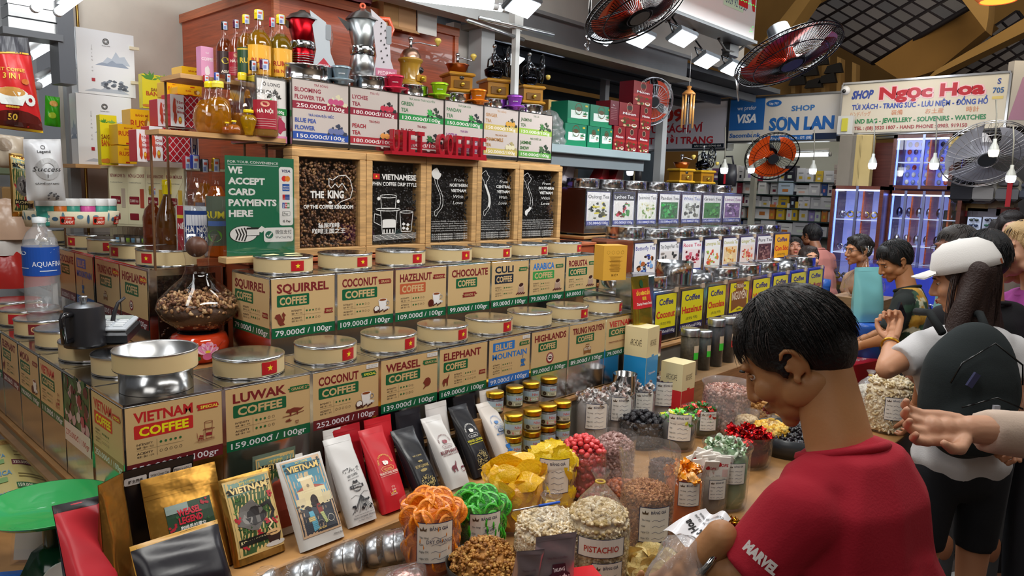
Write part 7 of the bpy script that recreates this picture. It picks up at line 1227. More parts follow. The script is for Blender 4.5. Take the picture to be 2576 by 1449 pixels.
for k,(cx,cy,w)in enumerate(((20,1060,130),(70,1030,90),(25,1105,110),(95,1085,70))):
 q=at(cx,cy,z=.72);t=thing('plastic_pack',('crinkled clear pack under the side tins, by the left picture edge','clear pack of plastic scoops under the MOKA tin','clear pack lying above the yellow price sheet','small clear pack under the VIETNAM side tin')[k],'pack',(q.x,q.y,.661));r=sz(w,q)/2
 MB().grid(lambda u,v,r=r,k=k:crumple(u,v,r,r*.8,.1,k),36,12,'#c8ccd0',FILMS).build('film',t);s_=MB();[s_.ball((r*.5*cos(i*1.3),r*.5*sin(i*1.3),.035+.012*(i%3)),(.03,.02,.006),'#e4e4e2',GLOSS,10,5,rot=(i,i*.7,i))for i in range(7)];s_.build('scoops',t)
q=at(40,1430,z=.7);t=thing('blue_tray','white card lying in a bright blue plastic tray at the corner','tray',(q.x-.1,q.y-.12,.661),-.55);MB().b2((-.15,-.12,0),(.15,.12,.012),'#1f6ad8',PLAST).b2((-.15,.1,0),(.15,.12,.05),'#2478e8',PLAST).b2((.13,-.12,0),(.15,.12,.05),'#2478e8',PLAST).build('tray',t);MB().b2((-.14,-.11,.013),(.12,.09,.016),'#e4e2dc',MATTE).build('card',t)
q=at(75,1400,z=.68);t=thing('leaflet_holder','clear acrylic leaflet holder under the green pan','holder',(q.x,q.y,.661),-.7);MB().box((0,0,.06),(.1,.006,.12),'#fff',GLASS,rot=(-.25,0,0)).build('acrylic',t);MB().box((0,.008,.06),(.09,.002,.1),'#d8cfc4',PRINT,rot=(-.25,0,0)).build('leaflet',t)
q=at(300,1400,z=.7);t=thing('paper_stack','bundle of folded white leaflets standing between the edge on pouches','paper',(q.x,q.y,.661));
for i in range(10):MB().box((.006*i,-.004*i,.12),(.09,.0015,.24),('#b8b4ba','#8f8b94','#cfccd2')[i%3],MATTE,rot=(-.1+.02*i,.15,-.9+.03*i)).build('leaflet',t)
# hanging and standing pouches at the far left, basket of candy tubs
def flatbag(label,pts,y,col,sheetf,m=None,th=.05,name='coffee_bag',cat='bag'):
 P4=[at(a,b,y=y)for a,b in pts];o=P4[0];w=(P4[1]-P4[0]).length;h=(P4[3]-P4[0]).length;t=thing(name,label,cat,o);q=[v-o for v in P4]
 fn=lambda u,v,e=0:quad3(q,u,v)+Vector((0,-(th*(sin(pi*u)**.6)*(sin(pi*min(1,v*1.05))**.6))-e+.003*sin(16*u+9*v),0))
 m=m or mat('pouch_film',.27);MB().grid(lambda u,v:fn(u,v),18,22,col,m).grid(lambda u,v:quad3(q,1-u,v)+Vector((0,th*.5*sin(pi*u),0)),10,10,col,m).build('film',t);s=Sheet(w,h,cuts=14);s.cut=12;sheetf(s,w,h);s.build('print',t,lambda a,b,e:fn(max(0,min(1,a/w)),max(0,min(1,b/h)),e+.0025));return t
def f3(s,w,h):
 s.rect(0,.82*h,w,.18*h,'#3a3a40');s.line([(0,.8*h),(.4*w,.82*h),(w,.83*h)],.006,'#e0a83a');s.text('VIET COFFEE',.36*w,.62*h,.035*h,'#e8c04a',al='c',w=.7*w);s.text('3 IN 1',.4*w,.54*h,.06*h,'#f0d050',al='c',w=.36*w);s.ell(.4*w,.38*h,.34*w,.07*h,'#e8ece8');s.poly([(.06*w,.4*h),(.18*w,.26*h),(.6*w,.26*h),(.74*w,.4*h)],'#e8ece8');s.ell(.4*w,.4*h,.28*w,.05*h,'#c8924a');s.circ(.78*w,.33*h,.08*w,.012,'#e8ece8')
 s.ell(.5*w,.05*h,.6*w,.16*h,'#5a1a14');s.rect(.3*w,.05*h,.22*w,.14*h,'#3a0e0c');s.text('50',.41*w,.1*h,.07*h,'#e8c04a',al='c',w=.18*w);s.rect(0,0,w,.025*h,'#d8b02c');s.ell(.7*w,.52*h,.09*w,.03*h,'#c86a2c');[s.ell((.3+.05*i)*w,.24*h,.03*w,.012*h,'#d8b040')for i in range(5)]
flatbag('big hanging red VIET COFFEE 3 IN 1 bag with a cup of coffee',[(-30,318),(108,335),(70,96),(-20,88)],3.3,'#c8282a',f3)
def f_suc(s,w,h):s.text('Legend',.45*w,.78*h,.045*h,'#333',al='c',w=.34*w);s.circ(.45*w,.87*h,.05*w,.002,'#555');s.circ(.5*w,.52*h,.24*w,.02,'#c0c2c4',24);s.text('Success',.48*w,.48*h,.08*h,'#1c1c1e',al='c',w=.72*w,slant=.3,bold=0);s.text('1',.47*w,.38*h,.06*h,'#1c1c1e',al='c');s.text('CÀ PHÊ HẠT RANG',.48*w,.27*h,.028*h,'#333',al='c',w=.62*w);r=random.Random(1);[blob(s,r.uniform(.5,.8)*w,r.uniform(.03,.14)*h,.03*w,.015*h,'#5a5c60',i,7)for i in range(12)]
flatbag('white Legend Success 1 coffee bag beside the basket of candy tubs',[(68,505),(165,505),(152,350),(58,350)],3.55,'#dfe2e6',f_suc,th=.06)
flatbag('gold edged jungle print pouch behind the white Success bag',[(30,545),(88,545),(75,400),(22,385)],3.75,'#c09048',lambda s,w,h:f_jungle(s,w,h,'V','KOPI'),GOLD)
flatbag('beige drink pack under the hanging red bag',[(-20,420),(60,425),(60,345),(-20,335)],3.9,'#b8ab98',lambda s,w,h:(s.ell(.3*w,.7*h,.25*w,.2*h,'#8a7a68'),s.rect(.5*w,.4*h,.4*w,.06*h,'#e8c880')))
flatbag('bright green snack bag hung beside the steel post',[(112,315),(152,320),(150,245),(114,240)],4.6,'#3fae1c',lambda s,w,h:(s.ell(.5*w,.75*h,.3*w,.1*h,'#d8a04a'),s.ell(.4*w,.35*h,.25*w,.1*h,'#b8d83a')),th=.03)
q=at(192,575,y=3.62);zb=at(192,572,y=3.62).z;t=thing('woven_basket','oval basket with blue leaf print holding candy tubs','basket',(q.x,3.68,zb),-.5)
MB().lathe([(0,0),(.18,0),(.195,.07),(.19,.072),(.178,.004)],'#e2d8bc',CLOTH,44,sy=.55).build('basket',t);s=Sheet(.9,.06,cuts=30)
for i in range(18):s.ell(.03+.05*i,.035+.01*(i%2),.02,.009,('#3d5f7a','#6f9aa8')[i%2],10,rot=1.57*(i%3))
for x in(.36,.56,.74):s.rect(x,.012,.085,.034,'#c8301e');s.text('CANDY',x+.05,.016,.013,'#f4e8d8',al='c',maxw=.06,bold=.03);s.text('COFFEE',x+.05,.034,.008,'#f4e8d8',al='c',maxw=.05);s.ell(x+.015,.028,.01,.01,'#1c1414')
s.build('print',t,lambda u,v,e:Vector(((.186+v*.12+e)*cos(-2.9+u*3.4),.55*(.186+v*.12+e)*sin(-2.9+u*3.4),v+.004)))
for i,(cx,c,top,lb)in enumerate(((115,'#3c9a8c',495,'teal candy tub at the left of the basket'),(148,'#e07a2c',498,'orange candy tub in the basket'),(182,'#3fa08e',490,'tall teal candy tub in the middle of the basket'),(221,'#d850a0',488,'pink candy tub in the basket'),(255,'#49a898',492,'teal candy tub with a white cap at the basket end'),(275,'#3f9a8a',495,'rearmost teal candy tub in the basket'))):
 yy=3.66+.012*i;q=at(cx,560,y=yy);t=thing('candy_tub',lb,'tub',(q.x,yy,zb+.006),group='candy tubs in the basket');MB().lathe([(0,0),(.032,0),(.034,.01),(.034,.085),(.03,.09)],c,PLAST,24).build('tub',t);MB().lathe([(.035,.088),(.035,.115),(.03,.12),(0,.12)],'#e8eaea',PLAST,24).build('cap',t)
 s=Sheet(.06,.05,c,cuts=5);s.rect(.02,.004,.036,.018,'#dfe0d8');s.rect(.024,.016,.028,.0015,'#333');s.rect(.024,.01,.02,.0015,'#333');s.build('label',t,wrap(.034,.015,atan2(-yy,-q.x)-.9,.001))
for i in range(7):
 cx=302+i*13;yy=4.05-i*.03;q=at(cx,580,y=yy);z=zb-.05;q2=at(cx,580,y=yy);t=thing('spice_jar',('first','second','third','fourth','fifth','sixth','seventh')[i]+' small clear spice jar from the candy basket','jar',(q2 .x,yy,1.46),group='small clear spice jars');MB().lathe([(0,0),(.034,0),(.036,.01),(.036,.13),(.028,.15)],'#fff',GLASS,22).build('glass',t);MB().lathe([(0,.003),(.032,.003),(.032,.09),(0,.092)],('#4a3a30','#6a5c48','#3a3230')[i%3],mat('spice',.6),20).build('filling',t);MB().lathe([(.03,.148),(.03,.17),(0,.172)],'#d8dcde',METAL,20).build('lid',t)
 s=Sheet(.045,.05,('#8cc0e0','#e8e6e0','#a8cc4a')[i%3],cuts=4);s.rect(.006,.03,.03,.006,'#fff');s.build('label',t,wrap(.036,.03,atan2(-yy,-q.x)-.6,.001))
q=at(1612,790,y=2.2);b=Vector((q.x,2.18,1.0))
def f_sn(s,w,h):s.rect(0,.42*h,w,.36*h,'#c0262c');s.text('SẦU RIÊNG SẤY',.5*w,.66*h,.06*h,'#e8c83a',al='c',w=.8*w,bold=.03);s.text('榴莲',.5*w,.57*h,.05*h,'#e8c83a',al='c');s.text('Durian Freeze Dried',.5*w,.48*h,.05*h,'#f0e8e0',al='c',w=.86*w);s.ell(.48*w,.86*h,.1*w,.07*h,'#1f4a2c')
tt=pouch_('gold and red durian snack bag leaning before the first yellow tins',None,None,.17,'#b8a03a',f_sn,.05,m=GOLD,loc=at(1616,832,y=2.12),up=Vector((0,.12,1)).normalized(),h=.30,name='snack_bag');tt['category']='bag'
q=at(1616,832,y=2.12)
MB().b2((q.x-.1,2.07,.782),(q.x+.12,2.2,q.z-.002),'#cfcfd2',STEEL,bev=.004).build('steel_tin',None,label='plain steel tin under the durian snack bag',cat='tin')
for k,(cx,yb,yt,w,body,lidc,lb)in enumerate(((2105,800,755,62,'#b8b0a8','#c82a30','clear tub with a red screw lid behind the yellow tins'),(2068,735,700,36,'#2c5aa8','#2c5aa8','blue plastic cup by the seated seller'))):
 p,r,h=stand(cx,yb,yt,w,z=.95);p.z=.82;h=at(cx,yt,x=p.x).z-p.z;t=thing('plastic_tub',lb,'tub',p);MB().lathe([(0,0),(r,0),(r,h*.75)],body,FILMS if k==0 else PLAST,26).build('tub',t);MB().lathe([(r*1.04,h*.72),(r*1.04,h*.97),(0,h)],lidc,PLAST,26).build('lid',t)
p=at(2180,900,z=.62);pb=at(2172,800,x=p.x-.5);t=thing('glass_decanter','clear wide glass decanter with brown beans behind the teal pouch','decanter',(at(2172,745,x=5.2).x,at(2172,745,x=5.2).y,at(2172,745,x=5.2).z-.0));MB().lathe([(0,0),(.09,0),(.13,.05),(.125,.1),(.06,.19),(.035,.24),(.033,.3),(.05,.34)],'#fff',GLASS,36).build('glass',t);MB().lathe([(0,.01),(.085,.01),(.1,.05),(.04,.085),(0,.09)],'#8a5a3c',NUT,20).build('beans',t);ds=t.location
MB().b2((ds.x-.16,ds.y-.16,.602),(ds.x+.16,ds.y+.16,ds.z-.001),'#8a6a48',WOOD).build('display_block',None,label='wooden block under the far decanter',cat='block')
pouch_('pale teal coffee pouch standing on a blue tub by the far decanter',(2180,808),(2185,672),.19,'#7fc4c8',None,.12,z=1.06,xdir=(.75,-.66,0));q=at(2180,870,z=.83);b=at(2180,808,z=1.06)
MB().lathe([(0,.602),(.13,.602),(.15,1.03),(.16,1.055),(0,1.058)],'#2c62c0',PLAST,30).build('blue_tub',None,label='blue plastic tub under the teal pouch',cat='tub').location=(b.x,b.y,0)
pouch_('black and white coffee pouch between the red lidded tub and the blue tub',(2128,860),(2118,775),.15,'#a8a4a6',None,.08,z=.9,xdir=(.75,-.66,0))
pouch_('teal pouch leaning beside the clear tub',(2120,800),(2075,755),.12,'#6ab8bc',None,.06,z=1.0,xdir=(.75,-.66,0))
wrapheap('tray bag of lime green wrapped sweets on the far table',2208,905,868,88,('#5fd02a','#86e040','#e8a02c'),'wrapped_candy','lime green sweet in the far bag','lime green sweets',27,size=.03,core='#3a7a1c')
p=at(2150,905,z=.85);t=thing('red_box','long flat red box on the far table beside the lime green sweets','box',(p.x,p.y,.602),-.2);MB().b2((-.2,-.06,.0),(.2,.06,.24),'#c01e28',PRINT,bev=.003).build('box',t);s=Sheet(.38,.1,'#d8303a');s.text('KẸO DỪA',.19,.035,.04,'#f0e0e0',al='c',w=.3);s.build('print',t,lambda u,v,e:Vector((-.19+u,-.05+v,.2405+e)))
for k,(cx,cy)in enumerate(((2095,925),(2140,935),(2190,930),(2105,975),(2150,985))):
 p,r,h=stand(cx,cy+38,cy-8,44);p.z=.601;h=at(cx,cy-8,x=p.x).z-p.z;t=thing('glass_jar',('leftmost far jar','second far jar','dark far jar with a paper label','near left far jar','near right far jar')[k]+' with a clear crinkled top on the far table','jar',p);MB().lathe([(0,0),(r,0),(r,h*.85),(r*.8,h*.92),(0,h*.93)],('#b89c8c','#c8bcae','#6a3a34','#d8cfc4','#a88a78')[k],GLOSS,22).build('jar',t);MB().ball((0,0,h*.95),(r*1.1,r*1.1,h*.1),'#dcdcdc',FILM,14,8).build('film',t)
 s=Sheet(r*1.2,h*.4,'#e2ddd2',cuts=4);s.text('BẢNG GIÁ',r*.6,h*.28,h*.05,'#7a2a34',al='c',maxw=r);s.build('label',t,wrap(r,h*.3,atan2(-p.y,-p.x)-.5,.002))
for k,(px,py,w)in enumerate(((600,8,.2),(560,14,.12),(820,-4,.1))):
 q=at(px,py,y=3.9);t=thing('pink_bag',('large pink plastic bag bundle lying on the cabinet top','pink bag corner hanging left of the cabinet bundle','small pink bag peeking over the cabinet front edge')[k],'bag',(q.x,3.9 if k!=2 else 3.7,2.862 if k else 2.862));MB().grid(lambda u,v,k=k:crumple(u,v,.3 if k==0 else.15,.16,.2,k+2),40,12,'#d88a98',FILMS if 0 else mat('thin_pink',.35,bump=.6,bscale=14)).build('film',t)
p=at(1290,1285,z=.9);q=at(1408,1263,z=.9);t=thing('ball_pen','blue capped ball pen lying over the tied cashew bag','pen',(p.x,p.y,.9));L=q-p;MB().tube([(0,0,0),tuple(L*.55)],.003,'#c8c8cc',METAL,8).tube([tuple(L*.55),tuple(L)],.0045,'#2458c0',PLAST,8).build('barrel',t)
a,b,c_,d_=at(1668,1335,z=.86),at(1770,1395,z=.86),at(1840,1300,z=.86),at(1775,1280,z=.86)
P4=(a,b,c_,d_);t=thing('plastic_bag','flat white plastic bag with black shop lettering under the man\'s hand','bag',a);MB().grid(lambda u,v:quad3([q-a for q in P4],u,v)+Vector((0,0,.012*sin(7*u+3*v))),14,14,'#dcdadd',mat('white_film',.2,bump=.3,bscale=12)).build('film',t)
s=Sheet(1,1);s.cut=10;s.text('Ngọc Hoa',.15,.5,.2,'#222',w=.7,bold=.03);s.text('Trái cây - Mứt - Trà - Cà phê',.1,.3,.06,'#333',w=.8);s.text('Cửa Nam chợ Bến Thành',.1,.18,.06,'#333',w=.8);s.build('print',t,lambda u,v,e:quad3([q-a for q in P4],1-u,1-v)+Vector((0,0,.012*sin(7*(1-u)+3*(1-v))+e+.002)))
q=at(1500,1200,z=.98);
# lamps, fans, signs and the stalls across the aisle
def spot(o,p,aim,power,size=.2,col=(.93,.98,1)):
 l=bpy.data.lights.new('flood','AREA');l.size=size;l.energy=power;l.color=col;q=bpy.data.objects.new('flood_light',l);COL.objects.link(q);q.location=p;q.rotation_euler=(Vector(aim)-Vector(p)).to_track_quat('-Z','Y').to_euler()
for k,(px,py,yy,lb)in enumerate(((1315,18,2.6,'first floodlight, above the hand wheel grinder'),(1520,92,2.6,'floodlight half hidden by the big near fan'),(1612,100,2.6,'third floodlight from the near fan'),(1718,98,2.45,'fourth floodlight, just under the white fascia'),(1778,155,2.6,'fifth floodlight above the far signs'),(1843,174,2.6,'last small floodlight before the far fan'),(1292,152,4.2,'floodlight behind the hand wheel grinder in the dim store'))):
 p=at(px,py,y=yy);t=thing('floodlight',lb,'lamp',p,group='white floodlights on the rail');t.rotation_euler=(-.5,.12,-.15)
 MB().box((0,0,.02),(.17,.13,.03),'#44484c',SATIN,bev=.006).build('housing',t);MB().box((0,0,.0),(.15,.11,.008),'#eaf6ff',GLOW).build('lens',t)
 br=MB();br.tube([(-.09,0,.02),(-.095,0,.09),(.095,0,.09),(.09,0,.02)],.006,'#3c3f42',METAL,6);br.tube([(0,0,.09),(0,.03,.2)],.006,'#2c2c2e',METAL,6);br.build('bracket',t)
 if k<6:spot(t,p-Vector((0,0,.03)),(p.x,p.y-.5,.9),2.6,.14)
MB().tube([(0,0,0),(3.2,0,0)],.018,'#6a6258',ROUGHM,8).build('lamp_rail',None,label='brown pipe rail that the floodlights hang from',cat='rail').location=(2.7,2.66,3.0)
for k,(x,z)in enumerate(((3.0,2.97),(3.6,2.95),(4.2,2.97),(4.9,2.96))):
 MB().tube([(0,0,0),(.12,.0,-.06),(.3,.01,-.05),(.42,0,.02),(.6,0,0)],.009,'#2a2826',MATTE,6).build('cable',None,label=('first','second','third','fourth')[k]+' dark cable drooping along the lamp rail',cat='cable').location=(x,2.62,z)
def tube_lamp(a,b,label,r=.016,box=True,glow=None):
 a,b=Vector(a),Vector(b);t=thing('tube_lamp',label,'lamp',a);L=b-a;u=L.normalized();MB().tube([(0,0,0),tuple(L)],r,'#f4fbff',glow or GLOW,12).build('tube',t)
 MB().tube([tuple(-u*.03),(0,0,0)],r*1.1,'#c8cacc',PLAST,10).tube([tuple(L),tuple(L+u*.03)],r*1.1,'#c8cacc',PLAST,10).build('end_cap',t)
 if box:e=Vector((0,0,r*2.2));MB().tube([tuple(e),tuple(L+e)],r*.9,'#d8dadb',SATIN,4).build('fitting',t)
 return t
for k,(a,b)in enumerate((((92,18),(190,-60)),((150,28),(250,-50)))):tube_lamp(at(*a,y=3.2),at(*b,y=2.6),('left tube lamp over the roller shutter box','right tube lamp over the roller shutter box')[k])
for k,(a,b,y0,y1)in enumerate((((20,88),(60,66),4.4,4.8),((70,145),(118,118),4.6,4.9),((96,215),(130,196),5.0,5.3))):tube_lamp(at(*a,y=y0),at(*b,y=y1),('upper','middle','lower')[k]+' tube lamp seen through the gap left of the steel post',.022)
for k,(a,b)in enumerate((((1000,-18),(1240,4)),((1020,-8),(1262,22)),((1120,-6),(1240,16)))):tube_lamp(at(*a,y=3.05),at(*b,y=2.95),('rear','middle','front')[k]+' ceiling tube lamp over the moka pots')
tl=MB();tl.tube([(0,0,0),(.5,-.12,-.02)],.012,'#b8bcbe',METAL,8).tube([(.0,.1,0),(.5,.12,-.02)],.012,'#b8bcbe',METAL,8);o=tl.build('lamp_rack',None,label='thin white steel frame carrying the ceiling tubes near the grinders',cat='frame');o.location=at(1205,45,y=3.0)
p=at(30,5,y=3.9);t=thing('shutter_box','ribbed grey roller shutter box at the top left corner','shutter',at(22,70,y=4.0));q=at(142,85,y=4.0);w=q.x-t.location.x
for i in range(5):MB().b2((0,-.0-.01*(i%2),.055*i),(w,.12,.055*i+.05),'#a9adb2' if i%2 else '#c2c6ca',METAL).build('slat',t)
MB().b2((w,-.02,-.22),(w+.07,.12,.3),'#4c5058',SATIN).build('side_bracket',t);MB().b2((-.03,-.03,-.03),(w+.02,.12,0),'#5a5e64',SATIN).build('bottom_rail',t)
def fan(p,R,nrm,label,blade='#c8341c',cage='#1a1b1e',motor='#141518',nw=84,group=None,hub=True):
 t=thing('wall_fan',label,'fan',p);t.rotation_euler=Vector(nrm).to_track_quat('Z','Y').to_euler();c=MB();th=R*.3
 for r_,z in((R,0),(R*.99,.02),(R*.7,th*.55),(R*.25,th*.72)):c.ring((0,0,z),r_,.0045 if r_>R*.9 else.003,cage,METAL,48,5)
 for z,k in((1,1),(-1,.7)):
  for i in range(nw):
   a=2*pi*i/nw;c.tube([(R*q*cos(a+.15*(1-q)),R*q*sin(a+.15*(1-q)),z*k*th*.72*(1-q**2.2))for q in(.2,.45,.7,.88,1)],.0019,cage,METAL,3,caps=False)
 c.build('cage',t);MB().cyl((0,0,th*.72),R*.2,.012,'#2a2c30',PLAST,24).build('badge',t)
 for i in range(3):
  a0=2*pi*i/3+.3;b=MB();b.grid(lambda u,v:Vector((R*(.14+.74*v)*cos(a0+(u-.3)*1.5*(.6+.6*v)),R*(.14+.74*v)*sin(a0+(u-.3)*1.5*(.6+.6*v)),(u-.5)*.16*R+.01)),8,8,blade,GLOSS);b.build('blade',t)
 MB().cyl((0,0,-th*.2),R*.13,R*.4,blade,GLOSS,20).build('hub',t);MB().cyl((0,0,-th*.9-R*.12),R*.2,R*.42,motor,PLAST,24,r2=R*.24).build('motor',t);return t
v=at(1590,40,d=3.9);vd=(v-EYE).normalized();rt=RC@Vector((1,0,0));upv=RC@Vector((0,1,0))
def nrmof(back,rx,ux):return-vd*back+rt*rx+upv*ux
fan(at(1598,20,d=3.7),.25,nrmof(.22,.4,-.9),'big dark caged fan with red blades hanging over the floodlights')
fan(at(1982,138,d=5.0),.33,nrmof(.28,.3,-.9),'dark caged fan with red blades tilted before the yellow vault',motor='#101114')
fan(at(1942,393,x=8.0),.3,nrmof(.8,.1,-.35),'orange bladed fan over the cosmetics shelves',blade='#d8501c',nw=40)
fan(at(2478,388,x=7.6),.36,nrmof(.75,-.1,-.55),'white caged fan over the hanging backpacks',blade='#a8aab8',cage='#d0d0d4',motor='#c8c8cc',nw=40)
fan(at(1640,255,d=6.5),.2,nrmof(.9,.5,0),'small pale fan half hidden by the red boxes',blade='#c0503c',cage='#b8bcc4',nw=30)
MB().tube([tuple(at(1482,62,d=3.7)),tuple(at(1486,-20,d=3.7))],.006,'#222',METAL).ring(tuple(at(1478,100,d=3.7)),.02,.005,'#8a8c90',CHROME,16,6,rot=(1.2,0,.6)).ring(tuple(at(1476,118,d=3.7)),.016,.004,'#8a8c90',CHROME,16,6,rot=(1.4,0,.2)).build('hook_chain',None,label='steel hook rings hanging beside the big near fan',cat='hook')
MB().tube([tuple(at(1850,185,d=5.2)),tuple(at(1858,255,d=5.2))],.006,'#b0b2b4',METAL).tube([tuple(at(1859,182,d=5.2)),tuple(at(1856,240,d=5.2))],.004,'#b0b2b4',METAL).build('pull_chain',None,label='two thin pull chains hanging below the last floodlight',cat='chain')
p=at(1733,235,y=2.9);t=thing('wind_chime','bamboo wind chime hanging before the 709 sign','wind chime',p);MB().lathe([(0,.06),(.02,.05),(.012,.03),(.03,.02),(.05,0),(.05,-.01),(0,-.01)],'#b87a3c',OCH,18).build('crown',t)
for i in range(6):a=i*1.05;MB().tube([(.04*cos(a),.04*sin(a),-.01),(.04*cos(a),.04*sin(a),-.2-.03*(i%3))],.008,'#c08a4c',OCH,8).build('bamboo_tube',t)
MB().tube([(0,0,.06),(0,0,.3)],.002,'#ddd',MATTE,4).tube([(0,0,-.01),(0,0,-.3)],.002,'#ddd',MATTE,4).build('string',t)
a=at(1640,0,y=2.5);b=at(1896,103,y=2.5);t=thing('shop_sign','white hanging shop sign with phone number 0909 92 15 39 and red letters','sign',(b.x-1.45,2.5,b.z));MB().b2((0,0,0),(1.45,.14,.75),'#d5d3d2',SATIN).build('case',t);MB().b2((-.02,-.02,-.02),(1.47,.15,0),'#9fa3a6',METAL).build('trim',t)
s=Sheet(1.45,.7);s.rect(.95,.14,.3,.1,'#bfe0c4');s.text('0909 92 15 39',.98,.16,.055,'#2c3f6a',w=.32,bold=.005);s.text('ÊN',1.17,.2,.3,'#c8202c',w=.26,bold=.05)
for i in range(9):s.rect(1.2+.028*i,.215+.004*(i%2),.012,.008,'#35e05a',GLOW2)
for a_,b_ in((1.38,.05),(1.41,.07),(1.4,.035),(1.37,.03)):s.rect(a_,b_,.01,.006,'#35e05a',GLOW2)
s.build('lettering',t,front(0,-.001,.02))
q=at(1870,120,y=2.55);MB().box((q.x,q.y+.1,q.z),(.14,.06,.12),'#1f2022',SATIN,bev=.01).build('sign_bracket',None,label='black steel bracket at the lower corner of the hanging white sign',cat='bracket')
# signs across the aisle, facing back along the rows
XS=8.6
def fsign(x0,x1,yt,yb,x,label,fn,yt1=None,yb1=None,bg='#cfcac4'):
 A=at(x0,yb,x=x);Bq=at(x1,yb1 or yb,x=x);h=at(x0,yt,x=x).z-A.z;w=A.y-Bq.y;t=thing('shop_sign',label,'sign',(x,A.y,A.z));MB().b2((0,-w,0),(.15,0,h),bg,SATIN,bev=.01).build('case',t);s=Sheet(w,h);fn(s,w,h);s.build('lettering',t,side(-.002,0,0))
 fr=MB();
 for lo,hi in(((-.01,-w-.01,-.02),(.16,.01,0)),((-.01,-w-.01,h),(.16,.01,h+.02)),((-.01,-w-.02,0),(.16,-w,h)),((-.01,0,0),(.16,.02,h))):fr.b2(lo,hi,'#b9b9ba',METAL)
 fr.build('frame',t);return t
def g1(s,w,h):s.text('709',.5*w,.62*h,.26*h,'#c8342c',al='c',w=.26*w,bold=.04);s.text('Chuyên',.02*w,.42*h,.12*h,'#c84a44',w=.14*w,slant=.3);s.text('TÚI XÁCH, VÍ',.3*w,.37*h,.16*h,'#c0303c',w=.5*w,bold=.03);s.text('DÂY NỊT THỜI TRANG',.05*w,.12*h,.15*h,'#c0303c',w=.84*w,bold=.03);s.rect(.72*w,.02*h,.26*w,.09*h,'#1c2430');s.text('BÁN HÀNG ĐÚNG GIÁ',.85*w,.045*h,.035*h,'#e0e0e0',al='c',w=.22*w)
fsign(1545,1828,270,378,XS,'pale sign with red letters 709 TÚI XÁCH, VÍ behind the wind chime',g1,yb1=357,bg='#d6d2dc')
def g2(s,w,h):
 s.rect(0,.26*h,.34*w,.74*h,'#2b66ae');s.text('we prefer',.17*w,.74*h,.1*h,'#e2e2e8',al='c',w=.18*w,bold=.005);s.text('VISA',.17*w,.44*h,.2*h,'#f0f0f4',al='c',w=.2*w,bold=.04,slant=.2);s.text('Sacombank',.17*w,.09*h,.1*h,'#2b5fa8',al='c',w=.3*w,slant=.1,bold=.03)
 s.text('SHOP',.68*w,.66*h,.12*h,'#3d74b4',al='c',w=.2*w,bold=.03);s.text('SƠN LAN',.67*w,.24*h,.28*h,'#2b66ae',al='c',w=.56*w,bold=.05);s.rect(.34*w,0,.66*w,.11*h,'#2b66ae');s.text('Cửa Đông chợ Bến Thành - ĐT: (08)',.56*w,.02*h,.065*h,'#e0e2ea',al='c',w=.42*w);s.rect(.78*w,0,.2*w,.14*h,'#1e2c48');s.ell(.42*w,.86*h,.07*w,.08*h,'#2b66ae');s.text('Sạp 707',.42*w,.83*h,.05*h,'#e0e2ea',al='c',maxw=.1*w)
fsign(1829,2112,252,356,XS,'SHOP SƠN LAN sign with a blue we prefer VISA panel',g2,yb1=337,bg='#d2cdc6')
def g3(s,w,h):
 s.text('SHOP',.06*w,.7*h,.16*h,'#2c4494',w=.14*w,bold=.05,slant=.2);s.text('Ngọc Hoa',.24*w,.66*h,.24*h,'#e8b8c0',w=.645*w,bold=.09);s.text('Ngọc Hoa',.245*w,.665*h,.23*h,'#b0222c',w=.63*w,bold=.045)
 s.text('TÚI XÁCH - TRANG SỨC - LƯU NIỆM - ĐỒNG HỒ',.07*w,.48*h,.1*h,'#2c4aa0',w=.83*w,bold=.03);
 for x,tx in((.13,'ハンドバッグ'),(.37,'装備'),(.6,'お土産'),(.82,'時計')):s.text(tx,x*w,.35*h,.08*h,'#c87a4c',al='c',maxw=.14*w,bold=.0)
 s.text('HAND BAG - JEWELLERY - SOUVENIRS - WATCHES',.06*w,.2*h,.09*h,'#1f7a44',w=.84*w,bold=.03);s.text('TEL : (08) 3520 1807 - HAND PHONE : 0903. 919150',.1*w,.07*h,.07*h,'#9c3038',w=.7*w,bold=.02);s.text('S',.94*w,.82*h,.1*h,'#2c4494',maxw=.04*w);s.text('705',.92*w,.66*h,.1*h,'#2c5a94',w=.06*w);s.rect(.92*w,.55*h,.06*w,.05*h,'#d8c070')
fsign(2112,2525,214,337,XS-.1,'cream Ngọc Hoa souvenir shop sign with red lettering',g3,yb1=313,bg='#d2c8b4')
def g4(s,w,h):s.poly([(0,.1*h),(.25*w,.1*h),(.3*w,.8*h),(.1*w,.75*h)],'#b88aa0');s.text('SHOP',.3*w,.7*h,.14*h,'#2c4494',w=.6*w,slant=.2);[s.text('túi xách',.3*w,(.5-.14*i)*h,.06*h,'#6a6a74',w=.5*w)for i in range(3)]
A=at(2527,318,x=XS-.1);t=thing('shop_sign','side face of the corner shop sign at the right picture edge','sign',(XS-.1,A.y-.02,A.z),-.9);s=Sheet(.9,.62);g4(s,.9,.62);MB().b2((0,0,0),(.9,.1,.62),'#c9c0b4',SATIN).build('case',t);s.build('lettering',t,front(0,-.002,0))
p=at(2127,228,x=XS-.2);MB().ball(tuple(p),.05,'#d8d8d8',PLAST,16,10).ball(tuple(p+Vector((-.04,0,-.01))),.022,'#222',GLOSS).build('dome_camera',None,label='white dome camera at the corner of the Ngọc Hoa sign',cat='camera')
p=at(2128,315,x=XS-.2);MB().box(tuple(p),(.06,.16,.2),'#c9c8c4',PLAST).box(tuple(p-Vector((.04,0,0))),(.02,.06,.14),'#c8c040',PLAST).build('switch_box',None,label='grey switch box with yellow wires at the Ngọc Hoa sign',cat='switch')
